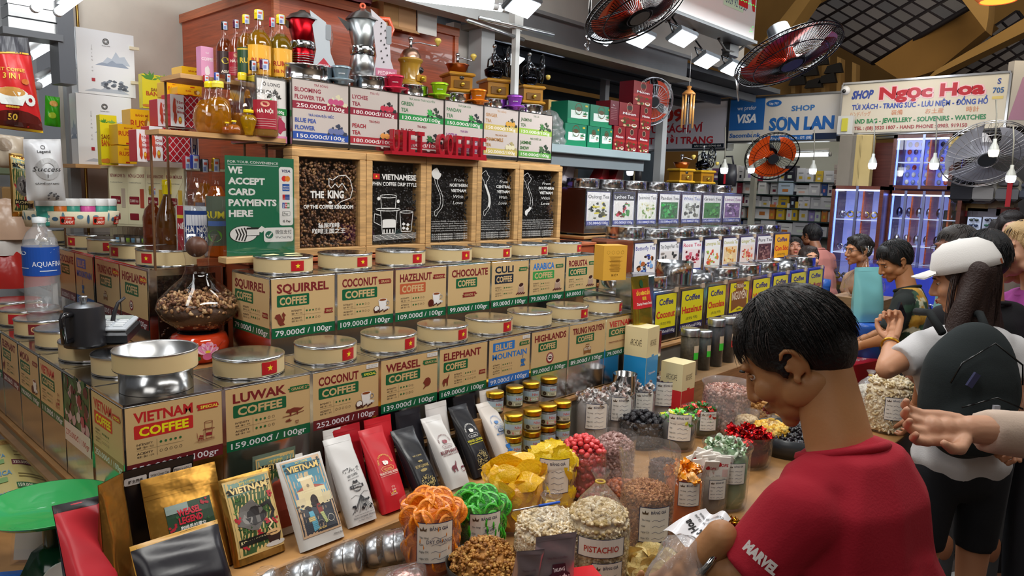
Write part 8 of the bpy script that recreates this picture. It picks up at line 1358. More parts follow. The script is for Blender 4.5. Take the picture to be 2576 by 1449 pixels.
for k,(y0,y1)in enumerate(((345,325),(352,332))):a,b=at(2105,y0,x=XS-.35),at(2530,y1,x=XS-.35);MB().tube([(0,0,0),tuple(b-a)],.018,'#9a9ca0',METAL,8).build('steel_pipe',None,label=('upper','lower')[k]+' steel pipe running under the Ngọc Hoa sign',cat='pipe').location=a
for k,(px,py,x,wm)in enumerate(((2195,413,7.6,0),(2350,413,7.4,0),(1890,425,7.9,0),(2045,427,7.9,0),(1585,430,6.6,0),(2543,445,7.4,0),(2500,380,7.2,1),(1822,425,6.9,0),(2262,432,8.3,0),(2382,443,8.2,0))):
 p=at(px,py,x=x);t=thing('light_bulb',('bulb before the brown cabinet side','bulb before the blue watch panels','bulb under the orange fan','bright bulb by the white bottle bag','bulb behind the scarf rack','bulb at the right edge by the backpacks','warm bulb in front of the white fan','bulb beside the far grinder','small bulb added as the reflection in the watch case','small bulb by the black backpack')[k],'lamp',p,group='hanging bulbs');r=.038  # the bulb in the watch case is a solid stand-in for a reflection
 MB().lathe([(0,-.05),(r*.8,-.045),(r,-.02),(r,.01)],'#ffe9c0' if wm else '#f2f8ff',GLOW,18).build('bulb',t);MB().lathe([(r,.01),(r*.9,.03),(r*.4,.07),(r*.35,.1),(0,.1)],'#b8bab4',PLAST,18).build('socket',t);MB().tube([(0,0,.1),(0,.01,.3),(.02,.03,.42)],.006,'#8c8a80',MATTE,6).build('cord',t)
p=at(2510,4,d=9);t=thing('warm_lamp','glowing orange glass lamp hanging at the top right','lamp',p);MB().lathe([(.16,0),(.2,.04),(.24,.12),(.22,.3)],'#c86a3c',mat('amber_glass',.2,emis=.5),28).build('shade',t);MB().lathe([(0,.02),(.15,.005)],'#ffb040',GLOW2,28).build('glow',t);MB().tube([(0,0,.3),(0,0,1.2)],.02,'#3c2c24',METAL).build('stem',t)
# cosmetics shelves
XC=9.6;rr=random.Random(12);a=at(1862,560,x=XC);b=at(2130,545,x=XC);sh=thing('glass_shelving','glass shelving unit full of cosmetics boxes across the aisle','shelf',(XC,0,0))
MB().b2((.32,b.y-.1,.2),(.36,a.y+.9,3.0),'#a8a89c',SATIN).build('back_panel',sh)
cols=('#d8d6d4','#e4e2e0','#c8c6c8','#d88a9c','#b8c8d8','#5c3a5c','#c8a83c','#8c2c3c','#3c5a9c','#e0b8a8','#2c2a34','#cfd8c8','#c87a3c','#9c8cc0')
bxm={}
for r_,(py0,py1,hmax)in enumerate(((452,462,.3),(486,494,.26),(520,526,.26),(553,555,.3),(590,590,.26))):
 z=at(1862,py0,x=XC).z;z2=at(2110,py1,x=XC).z;z=(z+z2)/2;MB().b2((0,b.y-.05,z-.015),(.32,a.y+.8,z),'#3c4a48',GLASST if 0 else mat('shelf_glass',.1,coat=.5)).build('board',sh);y=a.y+.5
 k=0
 while y>b.y:
  w=rr.choice((.07,.09,.11,.14,.2));h=rr.uniform(.55,1)*hmax*.85;c=rr.choice(cols[:3]if rr.random()<.5 else cols);key=(w,c)
  if key not in bxm:
   m=MB().b2((0,-w,0),(.14,0,1),c,PRINT,bev=.003);s=Sheet(w,1);s.rect(.2*w,.6,.6*w,.06,'#777');s.rect(.3*w,.2,.4*w,.2,rr.choice(cols));s.into(m,side(-.001,0,0));bxm[key]=m.mesh('box')
  o=bpy.data.objects.new('cosmetics_box',bxm[key]);COL.objects.link(o);o.location=(XC+rr.uniform(0,.08),y,z+.001);o.scale=(1,1,h);tag(o,('white','coloured')[cols.index(c)>2]+' cosmetics box standing on the '+('top','second','third','fourth','lowest')[r_]+' glass shelf','box','cosmetics boxes on the '+('top','second','third','fourth','lowest')[r_]+' shelf');y-=w+rr.choice((.004,.004,.03));k+=1
for k in range(11):
 A=at(2098,425+12.5*k,x=XC-.25);o=MB().b2((0,-.28,0),(.2,0,.055),('#c8bcb4','#b09c94')[k%2],PRINT,bev=.004).b2((-.002,-.1,.0),(0,-.06,.055),'#8c3c34',PRINT).build('flat_carton',None,label='flat pale carton in the tall stack beside the brown cabinet',cat='box',group='stacked flat cartons');o.location=A
tube_lamp(at(1882,394,x=XC-.2),at(1925,393,x=XC-.2),'left tube lamp over the cosmetics shelves',.025);tube_lamp(at(1972,391,x=XC-.2),at(2085,388,x=XC-.2),'long tube lamp over the cosmetics shelves',.025)
area('cosmetics_lamp',(8.9,5.6,2.7),(9.7,5.4,1.6),.2,1.6,22,(.97,1,.98));area('cabinet_lamp',(7.3,2.4,2.9),(8.3,2.2,1.4),.3,1.6,13,(.85,.9,1));area('bags_lamp',(7.2,1.0,2.9),(8.6,.9,1.6),.3,1.0,10,(1,.95,.85));area('sign_lamp',(7.0,3.2,3.4),(8.6,3.2,2.7),.3,3.2,9,(1,.92,.8))
MB().b2((0,-.08,0),(.1,.0,2.2),'#c6c4b4',SATIN).build('shelf_upright',None,label='cream upright at the right end of the cosmetics shelves',cat='upright').location=at(2112,700,x=XC-.3)
MB().b2((0,-.06,0),(.08,.0,2.4),'#c6c4b4',SATIN).build('shelf_upright',None,label='cream upright at the left end of the cosmetics shelves',cat='upright').location=at(1868,720,x=XC-.3)
for k,(px,py,w,h,c,lb)in enumerate(((1830,440,.2,.24,'#26262c','black handbag with a red stripe beside the far grinder'),(1555,445,.14,.26,'#5c5a40','first olive bag hanging behind the top tea tins'),(1520,440,.14,.26,'#6a6458','second grey bag hanging behind the top tea tins'),(1600,440,.14,.24,'#3c3a3c','third dark bag hanging behind the top tea tins'))):
 p=at(px,py,x=7.2);t=thing('hanging_bag',lb,'bag',p);MB().lathe([(0,-h/2),(w*.5,-h/2),(w*.55,0),(w*.45,h*.45),(0,h/2)],c,SATIN,16,sx=.5).build('body',t);MB().tube([(0,-w*.3,h*.45),(0,-w*.2,h*.8),(0,w*.2,h*.8),(0,w*.3,h*.45)],.01,c,SATIN).build('strap',t);MB().b2((-w*.3,-.01,-h*.4),(-w*.28,.01,h*.3),'#c02430' if k==0 else '#c8b890',SATIN).build('stripe',t)
for k,(px,py,c,w)in enumerate(((1420,440,'#4a3a78',.3),(1470,440,'#c8c0c8',.22),(1560,430,'#a01c24',.26),(1595,440,'#8c1c24',.22))):
 p=at(px,py,y=3.42);t=thing('paper_bag',('purple','white','dark red','small red')[k]+' folded gift bag lying behind the top tea tins','bag',(p.x,3.62,1.9));MB().box((0,0,.08),(w,.12,.16),c,PRINT,rot=(.3,.4*(k%2)-.2,.3),taper=.6).build('bag',t)
for k,(x,w)in enumerate(((4.35,.28),(4.75,.2),(5.15,.16))):MB().box((0,0,.12),(w,.2,.24),('#c08a4c','#b07c44','#8c6a4c')[k],MATTE,bev=.004).build('carton',None,label=('brown carton under the shelf in the dark store','second brown carton under the shelf','small brown carton under the shelf by the post')[k],cat='box').location=(x,4.2,1.9)
MB().b2((4.1,4.05,1.86),(5.6,4.5,1.9),'#5a6066',SATIN).build('store_shelf',None,label='dark shelf in the store behind the tea tins',cat='shelf')
# wooden pillars and the blue lit watch cabinets
for k,(px,w,c)in enumerate(((2127,.17,'#7c7468'),(2150,.1,'#b09a64'),(2172,.13,'#b8a26c'))):
 a,b=at(px,465,x=8.2),at(px,340,x=8.2);MB().b2((-.05,-w/2,0),(.05,w/2,(b-a).z+1.4),c,ROUGHM,bev=.01).build('timber_post',None,label=('grey weathered post left of the wooden boards','first yellowish board leaning by the cabinet','second yellowish board leaning by the cabinet')[k],cat='post').location=a-Vector((0,0,1.4))
BL=mat('blue_glow',.5,emis=.9);BW='#5a2a20'
def cabinet(x0,x1,ytop,ybot,x,label,cols_,shelves,fill='watch',bx=.35,tint='#8490dc',sidep=True):
 A,Bq=at(x0,ybot,x=x),at(x1,ybot,x=x);Z=at(x0,ytop,x=x).z;w=A.y-Bq.y;h=Z-A.z;t=thing('display_cabinet',label,'cabinet',(x,A.y,A.z));T_=.035
 MB().b2((0,-w,0),(bx,-w+T_,h),BW,VEN).b2((0,-T_,0),(bx,0,h),BW,VEN).b2((0,-w,h-T_),(bx,0,h),BW,VEN).b2((0,-w,0),(bx,0,T_),BW,VEN).build('carcass',t);MB().b2((bx-.02,-w,0),(bx,0,h),tint,BL).build('lit_back',t)
 for i in range(1,cols_):MB().b2((-.005,-w*i/cols_-.012,0),(.02,-w*i/cols_+.012,h),'#8f98c8',METAL).build('door_frame',t);MB().b2((.04,-w*i/cols_-.06,T_),(bx-.03,-w*i/cols_-.045,h-T_),'#b4502c',VEN).build('divider',t)
 MB().b2((-.004,-w+T_,T_),(0,-T_,h-T_),'#fff',GLASS).build('glass_door',t);q=random.Random(int(x0))
 for j in range(1,shelves):
  z=h*j/shelves;MB().b2((.02,-w+T_,z-.008),(bx-.03,-T_,z),'#c8d4f0',mat('lit_shelf',.2,emis=.5)).build('board',t)
 k=MB();MB().b2((.005,-w+T_,h-T_-.015),(.03,-T_,h-T_),'#a8c0ff',GLOW).b2((.005,-T_-.02,T_),(.02,-T_-.006,h-T_),'#7090ff',mat('blue_strip',.5,emis=3)).build('light_strip',t)
 n=0
 for j in range(shelves):
  z=h*j/shelves+(T_ if j==0 else 0);y=-.08
  while y>-w+.08:
   if fill=='watch':k.ring((.15,y,z+.05),.03,.009,q.choice(('#d0d4dc','#c8a04c','#8890a0')),METAL,12,5,rot=(0,1.3,q.uniform(-.5,.5)));k.ball((.12,y,z+.07),(.006,.014,.014),q.choice(('#e8eaf0','#2c3c6a')),GLOSS,8,5);y-=.075
   elif fill=='dots':
    for m_ in range(int(h/shelves/.075)):k.ball((bx-.05,y,z+.04+.075*m_),(.012,.022,.028),q.choice(('#dfe4f4','#8c9cd8','#c84a4a','#2c3c8c','#e8ecf8')),GLOSS,8,5)
    y-=.06
   else:k.ball((.15,y,z+.06),(.03,.03,.05),q.choice(('#d0d4dc','#9aa4c4','#5c6490')),METAL,8,5);y-=.09
 k.build('watches',t,kind='stuff');return t
cabinet(2072,2200,466,712,7.7,'dark wood watch cabinet with blue lit shelves left of the tall one',2,3)
cabinet(2208,2392,478,748,7.9,'wide wooden watch cabinet with orange dividers behind the floral shirt',4,4,'mix')
cabinet(2236,2392,340,474,8.1,'upper blue lit watch wall case over the wide cabinet',2,2,'dots',tint='#6878e4')
a=at(2172,480,x=8.3);MB().b2((0,-.95,0),(.1,0,.62),'#5c2c24',VEN).build('partition',None,label='dark red brown wood panel behind the hanging bulb',cat='panel').location=(8.5,at(2172,480,x=8.5).y,a.z-.1)
a,b=at(2085,790,x=6.6),at(2330,770,x=6.6);t=thing('glass_counter','low blue lit glass counter behind the shoppers','counter',(6.6,a.y,0));w=a.y-b.y;zc=at(2085,655,x=6.6).z;MB().b2((0,-w,0),(.5,0,zc*.55),'#4a3c5c',SATIN).build('base',t);MB().b2((.45,-w,zc*.55),(.5,0,zc),'#2c3cb0',mat('dim_blue',.5,emis=.45)).build('lit_back',t);MB().b2((0,-w,zc*.55),(.005,0,zc),'#fff',GLASS).b2((0,-w,zc),(.5,0,zc+.01),'#fff',GLASS).build('glass',t)
k=MB();q=random.Random(3)
for i in range(40):k.ring((.2,-w*(i+.5)/40,zc*.55+.08+.16*(i%2)),.035,.01,q.choice(('#d8dce8','#9aa4d0')),METAL,12,5,rot=(0,1.2,0))
k.build('watches',t,kind='stuff');MB().b2((-.004,-w,zc*.55-.01),(.01,0,zc*.55+.01),'#8fb0ff',mat('blue_strip',.5,emis=3)).build('light_strip',t)
# backpacks and sunglasses racks at the right
struct(MB().b2((9.0,-2.5,0),(9.1,1.9,3.2),'#3c3a38',SATIN),'wall_stall_right')
def backpack(px,py,wpx,hpx,x,c,c2,label):
 p=at(px,py,x=x);w,h=sz(wpx,p),sz(hpx,p);t=thing('backpack',label,'backpack',p);MB().box((0,0,0),(.16,w,h),c,CLOTH,bev=.05,taper=.86).build('body',t);MB().box((-.09,0,-h*.18),(.05,w*.8,h*.5),c2,CLOTH,bev=.02).build('pocket',t);MB().box((-.09,0,h*.25),(.03,w*.7,h*.22),c2,CLOTH,bev=.012).build('pocket',t)
 MB().tube([(0,-w*.12,h*.48),(0,-w*.08,h*.62),(0,w*.08,h*.62),(0,w*.12,h*.48)],.012,'#222',CLOTH).build('handle',t);z=MB();z.b2((-.118,-w*.38,h*.05),(-.112,w*.38,h*.065),'#1a1a1c',GLOSS);z.build('zip',t);return t
backpack(2426,473,58,76,8.0,'#1b1b20','#222228','black backpack hanging left of the grey ones');backpack(2480,475,56,72,8.0,'#8c8a88','#7a7878','light grey backpack with two front pockets');backpack(2540,478,60,66,8.0,'#7c786c','#5c5c60','beige and grey backpack with a red stripe').children[0];backpack(2585,480,30,50,8.0,'#4a4e5c','#3c404c','blue grey backpack cut by the right edge')
p=at(2540,470,x=7.88);MB().b2((-.0,-.02,-.18),(.01,.02,.14),'#9c242c',CLOTH).build('luggage_strap',None,label='dark red strap down the front of the beige backpack',cat='strap').location=p
for k,(px,py,w,h,c,lb)in enumerate(((2450,522,70,20,'#b08c4c','flat tan box on the shelf under the backpacks'),(2520,515,60,22,'#9c8468','brown paper parcel under the beige backpack'),(2400,560,40,60,'#34383c','dark grey bag standing beside the sunglasses rack'),(2480,535,70,24,'#6c6874','clear bag of dark things under the tan box'),(2445,535,34,20,'#8c1c28','dark red bag with a pale letter'),(2535,533,40,24,'#7c2c24','framed red picture under the backpacks'),(2420,360,46,30,'#a88c3c','yellow print carton above the white fan'),(2460,362,40,26,'#8c6a3c','brown carton beside the yellow print one'))):
 p=at(px,py,x=8.2);ww,hh=sz(w,p),sz(h,p);MB().box((0,0,0),(.2,ww,hh),c,PRINT,bev=.006).build('carton',None,label=lb,cat='box').location=p
for k,(x0,x1,y0,y1)in enumerate(((2424,2458,545,640),(2462,2500,545,640),(2504,2556,545,640))):
 A,Bq=at(x0,y1,x=7.6),at(x1,y1,x=7.6);w=A.y-Bq.y;h=at(x0,y0,x=7.6).z-A.z;t=thing('sunglasses_rack',('left','middle','right')[k]+' white rack of sunglasses before the dark stall','rack',(7.6,A.y,A.z));MB().b2((0,-w,0),(.03,0,h),('#b8c4e0','#a8b0c8','#c4cce0')[k],SATIN).build('panel',t);MB().b2((0,-w/2-.02,-A.z),(.03,-w/2+.02,0),'#333',SATIN).build('stand',t)
 for i in range(7):
  z=h*(i+.5)/7;g=MB();c=('#2a3430','#1c1c28','#3c2c4c','#c8b82c','#1c2c4c','#2c5a4c')[(i*2+k)%6]
  for sgn in(-1,1):g.ball((-.02,-w/2+sgn*w*.2,z),(.008,w*.17,h*.035),c,GLOSS,12,6)
  g.tube([(-.02,-w/2-w*.08,z+.01),(-.02,-w/2+w*.08,z+.01)],.004,'#222',GLOSS);g.build('sunglasses',None,label='pair of sunglasses on the '+('left','middle','right')[k]+' rack',cat='sunglasses',group='sunglasses on the racks').location=t.location
for k,(px,py,c,r)in enumerate(((20,600,'#c8a890',.09),(30,720,'#b8302c',.1),(15,640,'#d8d4d0',.07))):
 p=at(px,py,y=4.6);t=thing('snack_bag',('pale pinkish','red and gold','crinkled clear')[k]+' snack bag on the next stall at the left edge','bag',p);MB().grid(lambda u,v,k=k,r=r:crumple(u,v,r*2,r,r*2.4,k+5),30,12,c,mat('snack_film',.22,bump=.4,bscale=12)).build('film',t)
for k,(px,py,w,h,c)in enumerate(((20,180,30,60,'#5c3a30'),(145,170,14,34,'#c0382c'),(25,500,40,60,'#b8905c'),(60,470,20,50,'#a8a89c'),(5,420,40,40,'#8c9a7c'))):
 p=at(px,py,y=5.4);MB().box((0,0,0),(sz(w,p),.1,sz(h,p)),c,PRINT,bev=.01).build('packet',None,label=('brown','small red','tan','grey','pale green')[k]+' packet hanging in the next stall',cat='packet').location=p
# people
def cap(m,a,b,ra,rb,flat=0,col='#fff',n=14):
 a,b=Vector(a),Vector(b);m.tube([a.lerp(b,i/4)for i in range(5)],[ra+(rb-ra)*i/4 for i in range(5)],col,SKINM,n)
 m.ball(a,ra,col,SKINM,n,8)
 if not flat:m.ball(b,rb,col,SKINM,n,8)
def melt(m,voxel,col,mt,it=6,disp=None):
 """fuse overlapping forms into one continuous skin"""
 me=m.mesh('t');bm=bmesh.new();bm.from_mesh(me);bmesh.ops.recalc_face_normals(bm,faces=bm.faces);bm.to_mesh(me);bm.free()
 o=bpy.data.objects.new('t',me);COL.objects.link(o);r=o.modifiers.new('r','REMESH');r.mode='VOXEL';r.voxel_size=voxel;s=o.modifiers.new('s','SMOOTH');s.iterations=it;s.factor=.5
 dg=bpy.context.evaluated_depsgraph_get();dg.update();e=o.evaluated_get(dg).to_mesh();V=[v.co.copy()for v in e.vertices];N=[v.normal.copy()for v in e.vertices];F=[tuple(p.vertices)for p in e.polygons]
 if disp:V=[v+n*disp(v)for v,n in zip(V,N)]
 bpy.data.objects.remove(o);out=MB();out.add(V,F,col,mt,True);return out
def merge(a,b):
 k=len(a.v);a.v+=b.v;a.f+=[[i+k for i in f]for f in b.f];a.c+=b.c;a.sm+=b.sm;mi=[a.mi(x)for x in b.ms];a.m+=[mi[i]for i in b.m];return a
def headform(m,fem=0,ears=True):
 B_=lambda c,r,rot=None:m.ball(c,r,'#fff',SKINM,18,12,rot)
 B_((0,-.018,.03),(.074,.094,.086));B_((0,.032,-.025),(.058,.058,.082));B_((0,.04,-.078),(.043-.004*fem,.045,.032));B_((0,.068,-.1),(.02,.017,.017));B_((0,.076,.022),(.048,.014,.014))
 for s in(-1,1):
  B_((s*.034,.062,-.03),(.024,.026,.026));B_((s*.05,.0,-.06),(.02,.045,.03));B_((s*.012,.093,-.04),(.009,.01,.008))
  if ears:m.tube([(s*(.073+.012*sin(a)),-.012+.0-.018*cos(a),-.012+.03*sin(a))for a in[x*.55-1.9 for x in range(9)]],[.004+.0016*sin(i*.4)for i in range(9)],'#fff',SKINM,8);B_((s*.073,-.012,-.012),(.005,.013,.024));B_((s*.074,-.002,-.036),(.005,.007,.01));B_((s*.076,.003,-.012),(.004,.004,.008))
 m.tube([(0,.084,.01),(0,.098,-.015),(0,.108,-.036)],[.008,.01,.0115],'#fff',SKINM,10);B_((0,.105,-.037),(.011,.011,.01));B_((0,.09,-.062),(.02,.01,.006));B_((0,.088,-.071),(.018,.01,.0065))
def handform(m,M,curl=.5,s=1,spread=.1):
 T=lambda p:M@(Vector(p)*s)
 for k in range(3):m.ball(T((0,0,-.02-.026*k)),(.036*s,.036*s,.03*s)if 0 else.021*s,'#fff',SKINM,10,8)
 for x in(-.027,-.009,.009,.027):m.tube([T((x*.7,0,-.012)),T((x*.9,0,-.05)),T((x,0,-.09))],[.013*s,.013*s,.0105*s],'#fff',SKINM,8);m.ball(T((x,0,-.088)),.0105*s,'#fff',SKINM,8,6)
 for k,(x,L)in enumerate(((-.03,.066),(-.01,.076),(.01,.071),(.03,.056))):
  p=Vector((x,0,-.088));a=0;pts=[p.copy()]
  for j in range(3):a+=curl*(.7+.3*j);l=L*(.45,.32,.26)[j];p=p+Vector((x*spread*3*l*10,sin(a)*l,-cos(a)*l));pts.append(p.copy())
  m.tube([T(q)for q in pts],[.0098*s,.0092*s,.0084*s,.0066*s],'#fff',SKINM,8)
  for q,r in zip(pts[1:],(.0094,.0086,.0068)):m.ball(T(q),r*s,'#fff',SKINM,8,6)
 q=[(-.022,.004,-.02),(-.048,.016,-.045),(-.056,.03,-.07),(-.052,.042,-.09)];m.tube([T(a)for a in q],[.014*s,.0125*s,.0108*s,.0075*s],'#fff',SKINM,8);m.ball(T(q[-1]),.0078*s,'#fff',SKINM,8,6);m.ball(T(q[1]),.0125*s,'#fff',SKINM,8,6)
def strand_hair(m,n,col,L,rr,long=0,w=.0028,cut=-.02,capped=0,g=Vector((0,0,-1))):
 for i in range(n):
  a=rr.uniform(0,2*pi);ph=rr.uniform(.02,1)**.7*1.75;d=Vector((sin(ph)*cos(a),sin(ph)*sin(a),cos(ph)));p=Vector((d.x*.083,-.018+d.y*.103,.033+d.z*.094))
  if d.y>.45 and d.z<.42:continue
  if(d.z<cut and d.y>-.1)or(capped and d.z>.3)or(long and d.y>.3):continue
  if d.z<-.05:p=Vector((d.x*.078,-.022+d.y*.094,.03+d.z*.09))
  fl=Vector((d.x*1.1+.25*sin(a*3),d.y*.9+(.7 if d.y>.1 else-.1),-.55 if d.z<.8 else-.1));t=(fl-d*fl.dot(d)).normalized();l=L*rr.uniform(.6,1.15)+(long if d.y<.35 else 0);pts=[p];v=t*.75+d*.35
  for j in range(4 if not long else 7):v=(v+(Vector((0,0,-.28))if not long else g*1.3)-d*.12+Vector([rr.uniform(-.1,.1)*(1 if not long else.6)for _ in '123'])).normalized();pts.append(pts[-1]+v*l/(4 if not long else 7))
  m.tube(pts,[w*(1-.85*k/(len(pts)-1))for k in range(len(pts))],col if i%5 else '#3c3230',HAIRM,3,caps=False)
def person(label,hp,d,yaw,hyaw=0,hpitch=0,lean=.08,skin='#a8714c',hair='#120f10',shirt='#888',pants='#2a2a30',arms=None,style='short',fem=0,fine=0,sleeve=.55,hroll=0,short_pants=False,shirtdisp=None,wid=1,wmat=None,capped=0,curl=.45):
 hw=at(*hp,d=d);s=1;rl=Matrix.Rotation(-lean,4,'X');hipz=.9;base=lambda p:Vector((0,0,hipz))+(rl@(Vector(p)-Vector((0,0,hipz))));hl=base((0,.03,1.545));s=hw.z/hl.z;R=Matrix.Rotation(yaw,4,'Z');off=R@(hl*s);t=thing('person',label,'person',(hw.x-off.x,hw.y-off.y,0),yaw);t.scale=(s,s,s)
 inv=(Matrix.Translation(t.location)@R@Matrix.Scale(s,4)).inverted();vx=.007 if fine else.011
 if arms is None:arms=[[(-.2,.03,1.08),(-.17,.16,.86)],[(.2,.03,1.08),(.17,.16,.86)]]
 arms=[[(inv@Vector(p))if isinstance(p,Vector)else base(p)for p in a]for a in arms]
 HM=Matrix.Translation(hl)@Euler((-hpitch,hroll,hyaw)).to_matrix().to_4x4();b=MB();nb=base((0,-.02,1.36));nt=HM@Vector((0,-.035,-.035));cap(b,nb,nt,.06-.01*fem,.054-.008*fem);b.ball(base((0,-.01,1.31)),(.13,.07,.06),'#fff',SKINM,14,8)
 b.ball(base((0,0,1.15)),(.12,.07,.22),'#fff',SKINM)
 for k,sx in enumerate((-1,1)):
  sh=base((sx*.155*wid,0,1.29));el,wr=arms[k][:2];cap(b,sh,el,.047,.038);cap(b,el,wr,.039,.026)
  cap(b,(sx*.085,0,.86),(sx*.095,.015,.46),.075,.052);cap(b,(sx*.095,.015,.46),(sx*.095,-.015,.09),.052,.036);b.ball((sx*.098,-.02,.33),(.052,.055,.1),'#fff',SKINM);cap(b,(sx*.095,-.02,.05),(sx*.1,.14,.03),.036,.03)
 body=melt(b,vx*1.4,skin,SKINM,8);h=MB();headform(h,fem);cap(h,(0,-.025,-.03),(0,-.03,-.05),.053-.008*fem,.05-.008*fem);h.v=[tuple(HM@Vector(v))for v in h.v];merge(body,melt(h,.0032 if fine else.0048,skin,SKINM,5))
 for k in(0,1):
  el,wr=arms[k][:2];dr=(wr-el).normalized()if len(arms[k])<3 else(Vector(arms[k][2])-wr).normalized();q=dr.to_track_quat('-Z','Y').to_matrix().to_4x4();hm=MB();handform(hm,Matrix.Translation(wr)@q@Matrix.Rotation((.8 if len(arms[k])<4 else arms[k][3].x),4,'Z'),curl);cap(hm,wr,wr-dr*.05,.026,.029);merge(body,melt(hm,.0034,skin,SKINM,3))
 body.build('body',t)
 c=MB();wd=wid;c.ball(base((0,-.005,1.2)),(.182*wd,.115,.2),'#fff');c.ball(base((0,.0,1.0)),(.165*wd,.112,.24),'#fff');c.ball(base((0,0,.9)),(.172*wd,.118,.12),'#fff')
 c.ball(nb+Vector((0,0,-.03)),(.1,.075,.045),'#fff')
 for k,sx in enumerate((-1,1)):
  sh=base((sx*.148*wd,-.005,1.288));el=arms[k][0];c.ball(base((sx*.08*wd,-.012,1.318)),(.085,.07,.062),'#fff');e=sh.lerp(el,sleeve)if sleeve<1 else el;cap(c,sh,e,.067,.064 if sleeve<1 else.052,1)
  if sleeve>1:cap(c,el,el.lerp(arms[k][1],.85),.05,.042,1)
 ds=(lambda v:.0035*sin(26*v.z+9*v.x+3*sin(11*v.x))*(1 if v.z<1.2 else.5)+.003*sin(31*v.x+14*v.z+5*v.y))if fine or shirtdisp else None
 o=melt(c,vx,shirt,wmat or CLOTH,7,ds).build('shirt',t)
 cl=MB();q=base((0,-.012,1.385));u=base((0,-.012,1.45))-q;cl.ring(nb.lerp(nt,.0)+Vector((0,0,.004)),.073-.008*fem,.009,shirt,CLOTH,28,6,rot=(nt-nb).to_track_quat('Z','Y').to_euler());cl.build('collar',t)
 c=MB();c.ball((0,0,.85),(.16*wd,.11,.11),'#fff')
 for sx in(-1,1):cap(c,(sx*.085,0,.86),(sx*.095,.01,.5 if not short_pants else.56),.088,.07,1);(None if short_pants else cap(c,(sx*.095,.01,.5),(sx*.095,-.01,.1),.07,.055,1))
 melt(c,.013,pants,CLOTH,6).build('trousers' if not short_pants else 'shorts',t);f=MB()
 for sx in(-1,1):f.ball((sx*.1,.05,.035),(.048,.13,.035),'#d8d4d0' if fem else '#2a2624',SATIN,14,8)
 f.build('shoes',t)
 hh=MB();rr=random.Random(len(label));E_=lambda c_,r,*a:hh.ball(c_,r,hair,HAIRM,18,12);E_((0,-.024,.042),(.081,.098,.084));E_((0,-.055,-.005),(.07,.062,.07));E_((0,.028,.077),(.06,.043,.04))
 for sx in(-1,1):E_((sx*.06,-.01,.035),(.022,.065,.055));E_((sx*.072,.012,.0),(.006,.012,.03))
 if style=='bob':[cap(hh,(x,y,.02),(x*1.1,y,-.12),.035,.03,0,hair)for x,y in((-.07,0),(-.06,-.05),(0,-.09),(.06,-.05),(.07,0))]
 if style=='bun':hh.ball((0,-.115,.03),.035,hair,HAIRM);[cap(hh,(sx*.03,.05,.085),(sx*.07,.0,.02),.022,.02,0,hair)for sx in(-1,1)]
 hm=melt(hh,.0055,hair,HAIRM,3);st=MB();strand_hair(st,5200 if fine else(800 if style!='long' else 2400),hair,.05 if style!='bun' else.03,rr,long=.3 if style=='long' else 0,w=.0015 if fine else.0026,cut=.28 if style!='long' else.1,capped=capped,g=(HM.to_3x3().inverted()@Vector((0,0,-1))));merge(hm,st);hm.v=[tuple(HM@Vector(v))for v in hm.v]
 if style=='long':
  lg=MB();H3=HM.to_3x3();[cap(lg,HM@Vector((x*.7,-.045-.04*(1-abs(x)*9),.02)),HM@Vector((x*.7,-.045-.04*(1-abs(x)*9),.02))+Vector((x*1.1,-.04,-.38+abs(x)*.5)),.044,.03,0,hair)for x in(-.1,-.06,-.02,.02,.06,.1)];lm=melt(lg,.007,hair,HAIRM,3,lambda v:.003*sin(90*v.x+60*v.y+6*v.z));merge(hm,lm)
 hm.build('hair',t)
 e=MB()
 for sx in(-1,1):
  e.ball((sx*.03,.0745,.0),(.0115,.0075,.0058),'#e0d8d0',GLOSS,12,8);e.ball((sx*.03,.0812,-.001),(.0045,.002,.0045),'#1c1210',GLOSS,10,6);e.tube([(sx*.014,.088,.017),(sx*.03,.09,.021),(sx*.046,.08,.017)],[.0022,.003,.0015],hair if hair!='#c8a878' else '#6a5038',HAIRM,6);e.tube([(sx*.017,.079,.005),(sx*.03,.082,.0065),(sx*.044,.073,.003)],.0032,skin,SKINM,6)
 e.M=Matrix();e.v=[tuple(HM@Vector(v))for v in e.v];e.build('eyes',t);l=MB();l.ball((0,.0985,-.0625),(.019,.004,.0045),'#a8544c',SATIN,14,6).ball((0,.0965,-.0705),(.016,.005,.005),'#b25c54',SATIN,14,6);l.v=[tuple(HM@Vector(v))for v in l.v];l.build('lips',t)
 return t,HM,base,arms,inv
def onhead(mb,HM,nm,t):mb.v=[tuple(HM@Vector(v))for v in mb.v];return mb.build(nm,t)
A_=lambda px,py,d:at(px,py,d=d)
t,HM,base,arms,inv=person('young man in a crimson T shirt bending his head over the goods, black hair',(1992,893),1.5,-.12,hyaw=.34,hpitch=.66,lean=.34,skin='#b07c50',hair='#0d0c0e',shirt='#a21228',pants='#20222a',fine=1,curl=.9,wid=1.03,sleeve=.78,arms=[[A_(1855,1475,1.42),A_(1765,1400,1.4),A_(1715,1450,1.42)],[A_(2180,1600,1.8),A_(2060,1560,1.7),A_(2000,1540,1.66)]])
el,wr=arms[0][:2];w=MB();q=(wr-el).normalized().to_track_quat('Z','Y').to_euler();p=wr.lerp(el,.12);w.ring(p,.031,.006,'#b8babc',CHROME,28,8,rot=q);w.box(p+Vector((0,0,.033)),(.032,.032,.01),'#c8cacc',CHROME,rot=q,bev=.004);w.build('wrist_watch',t)
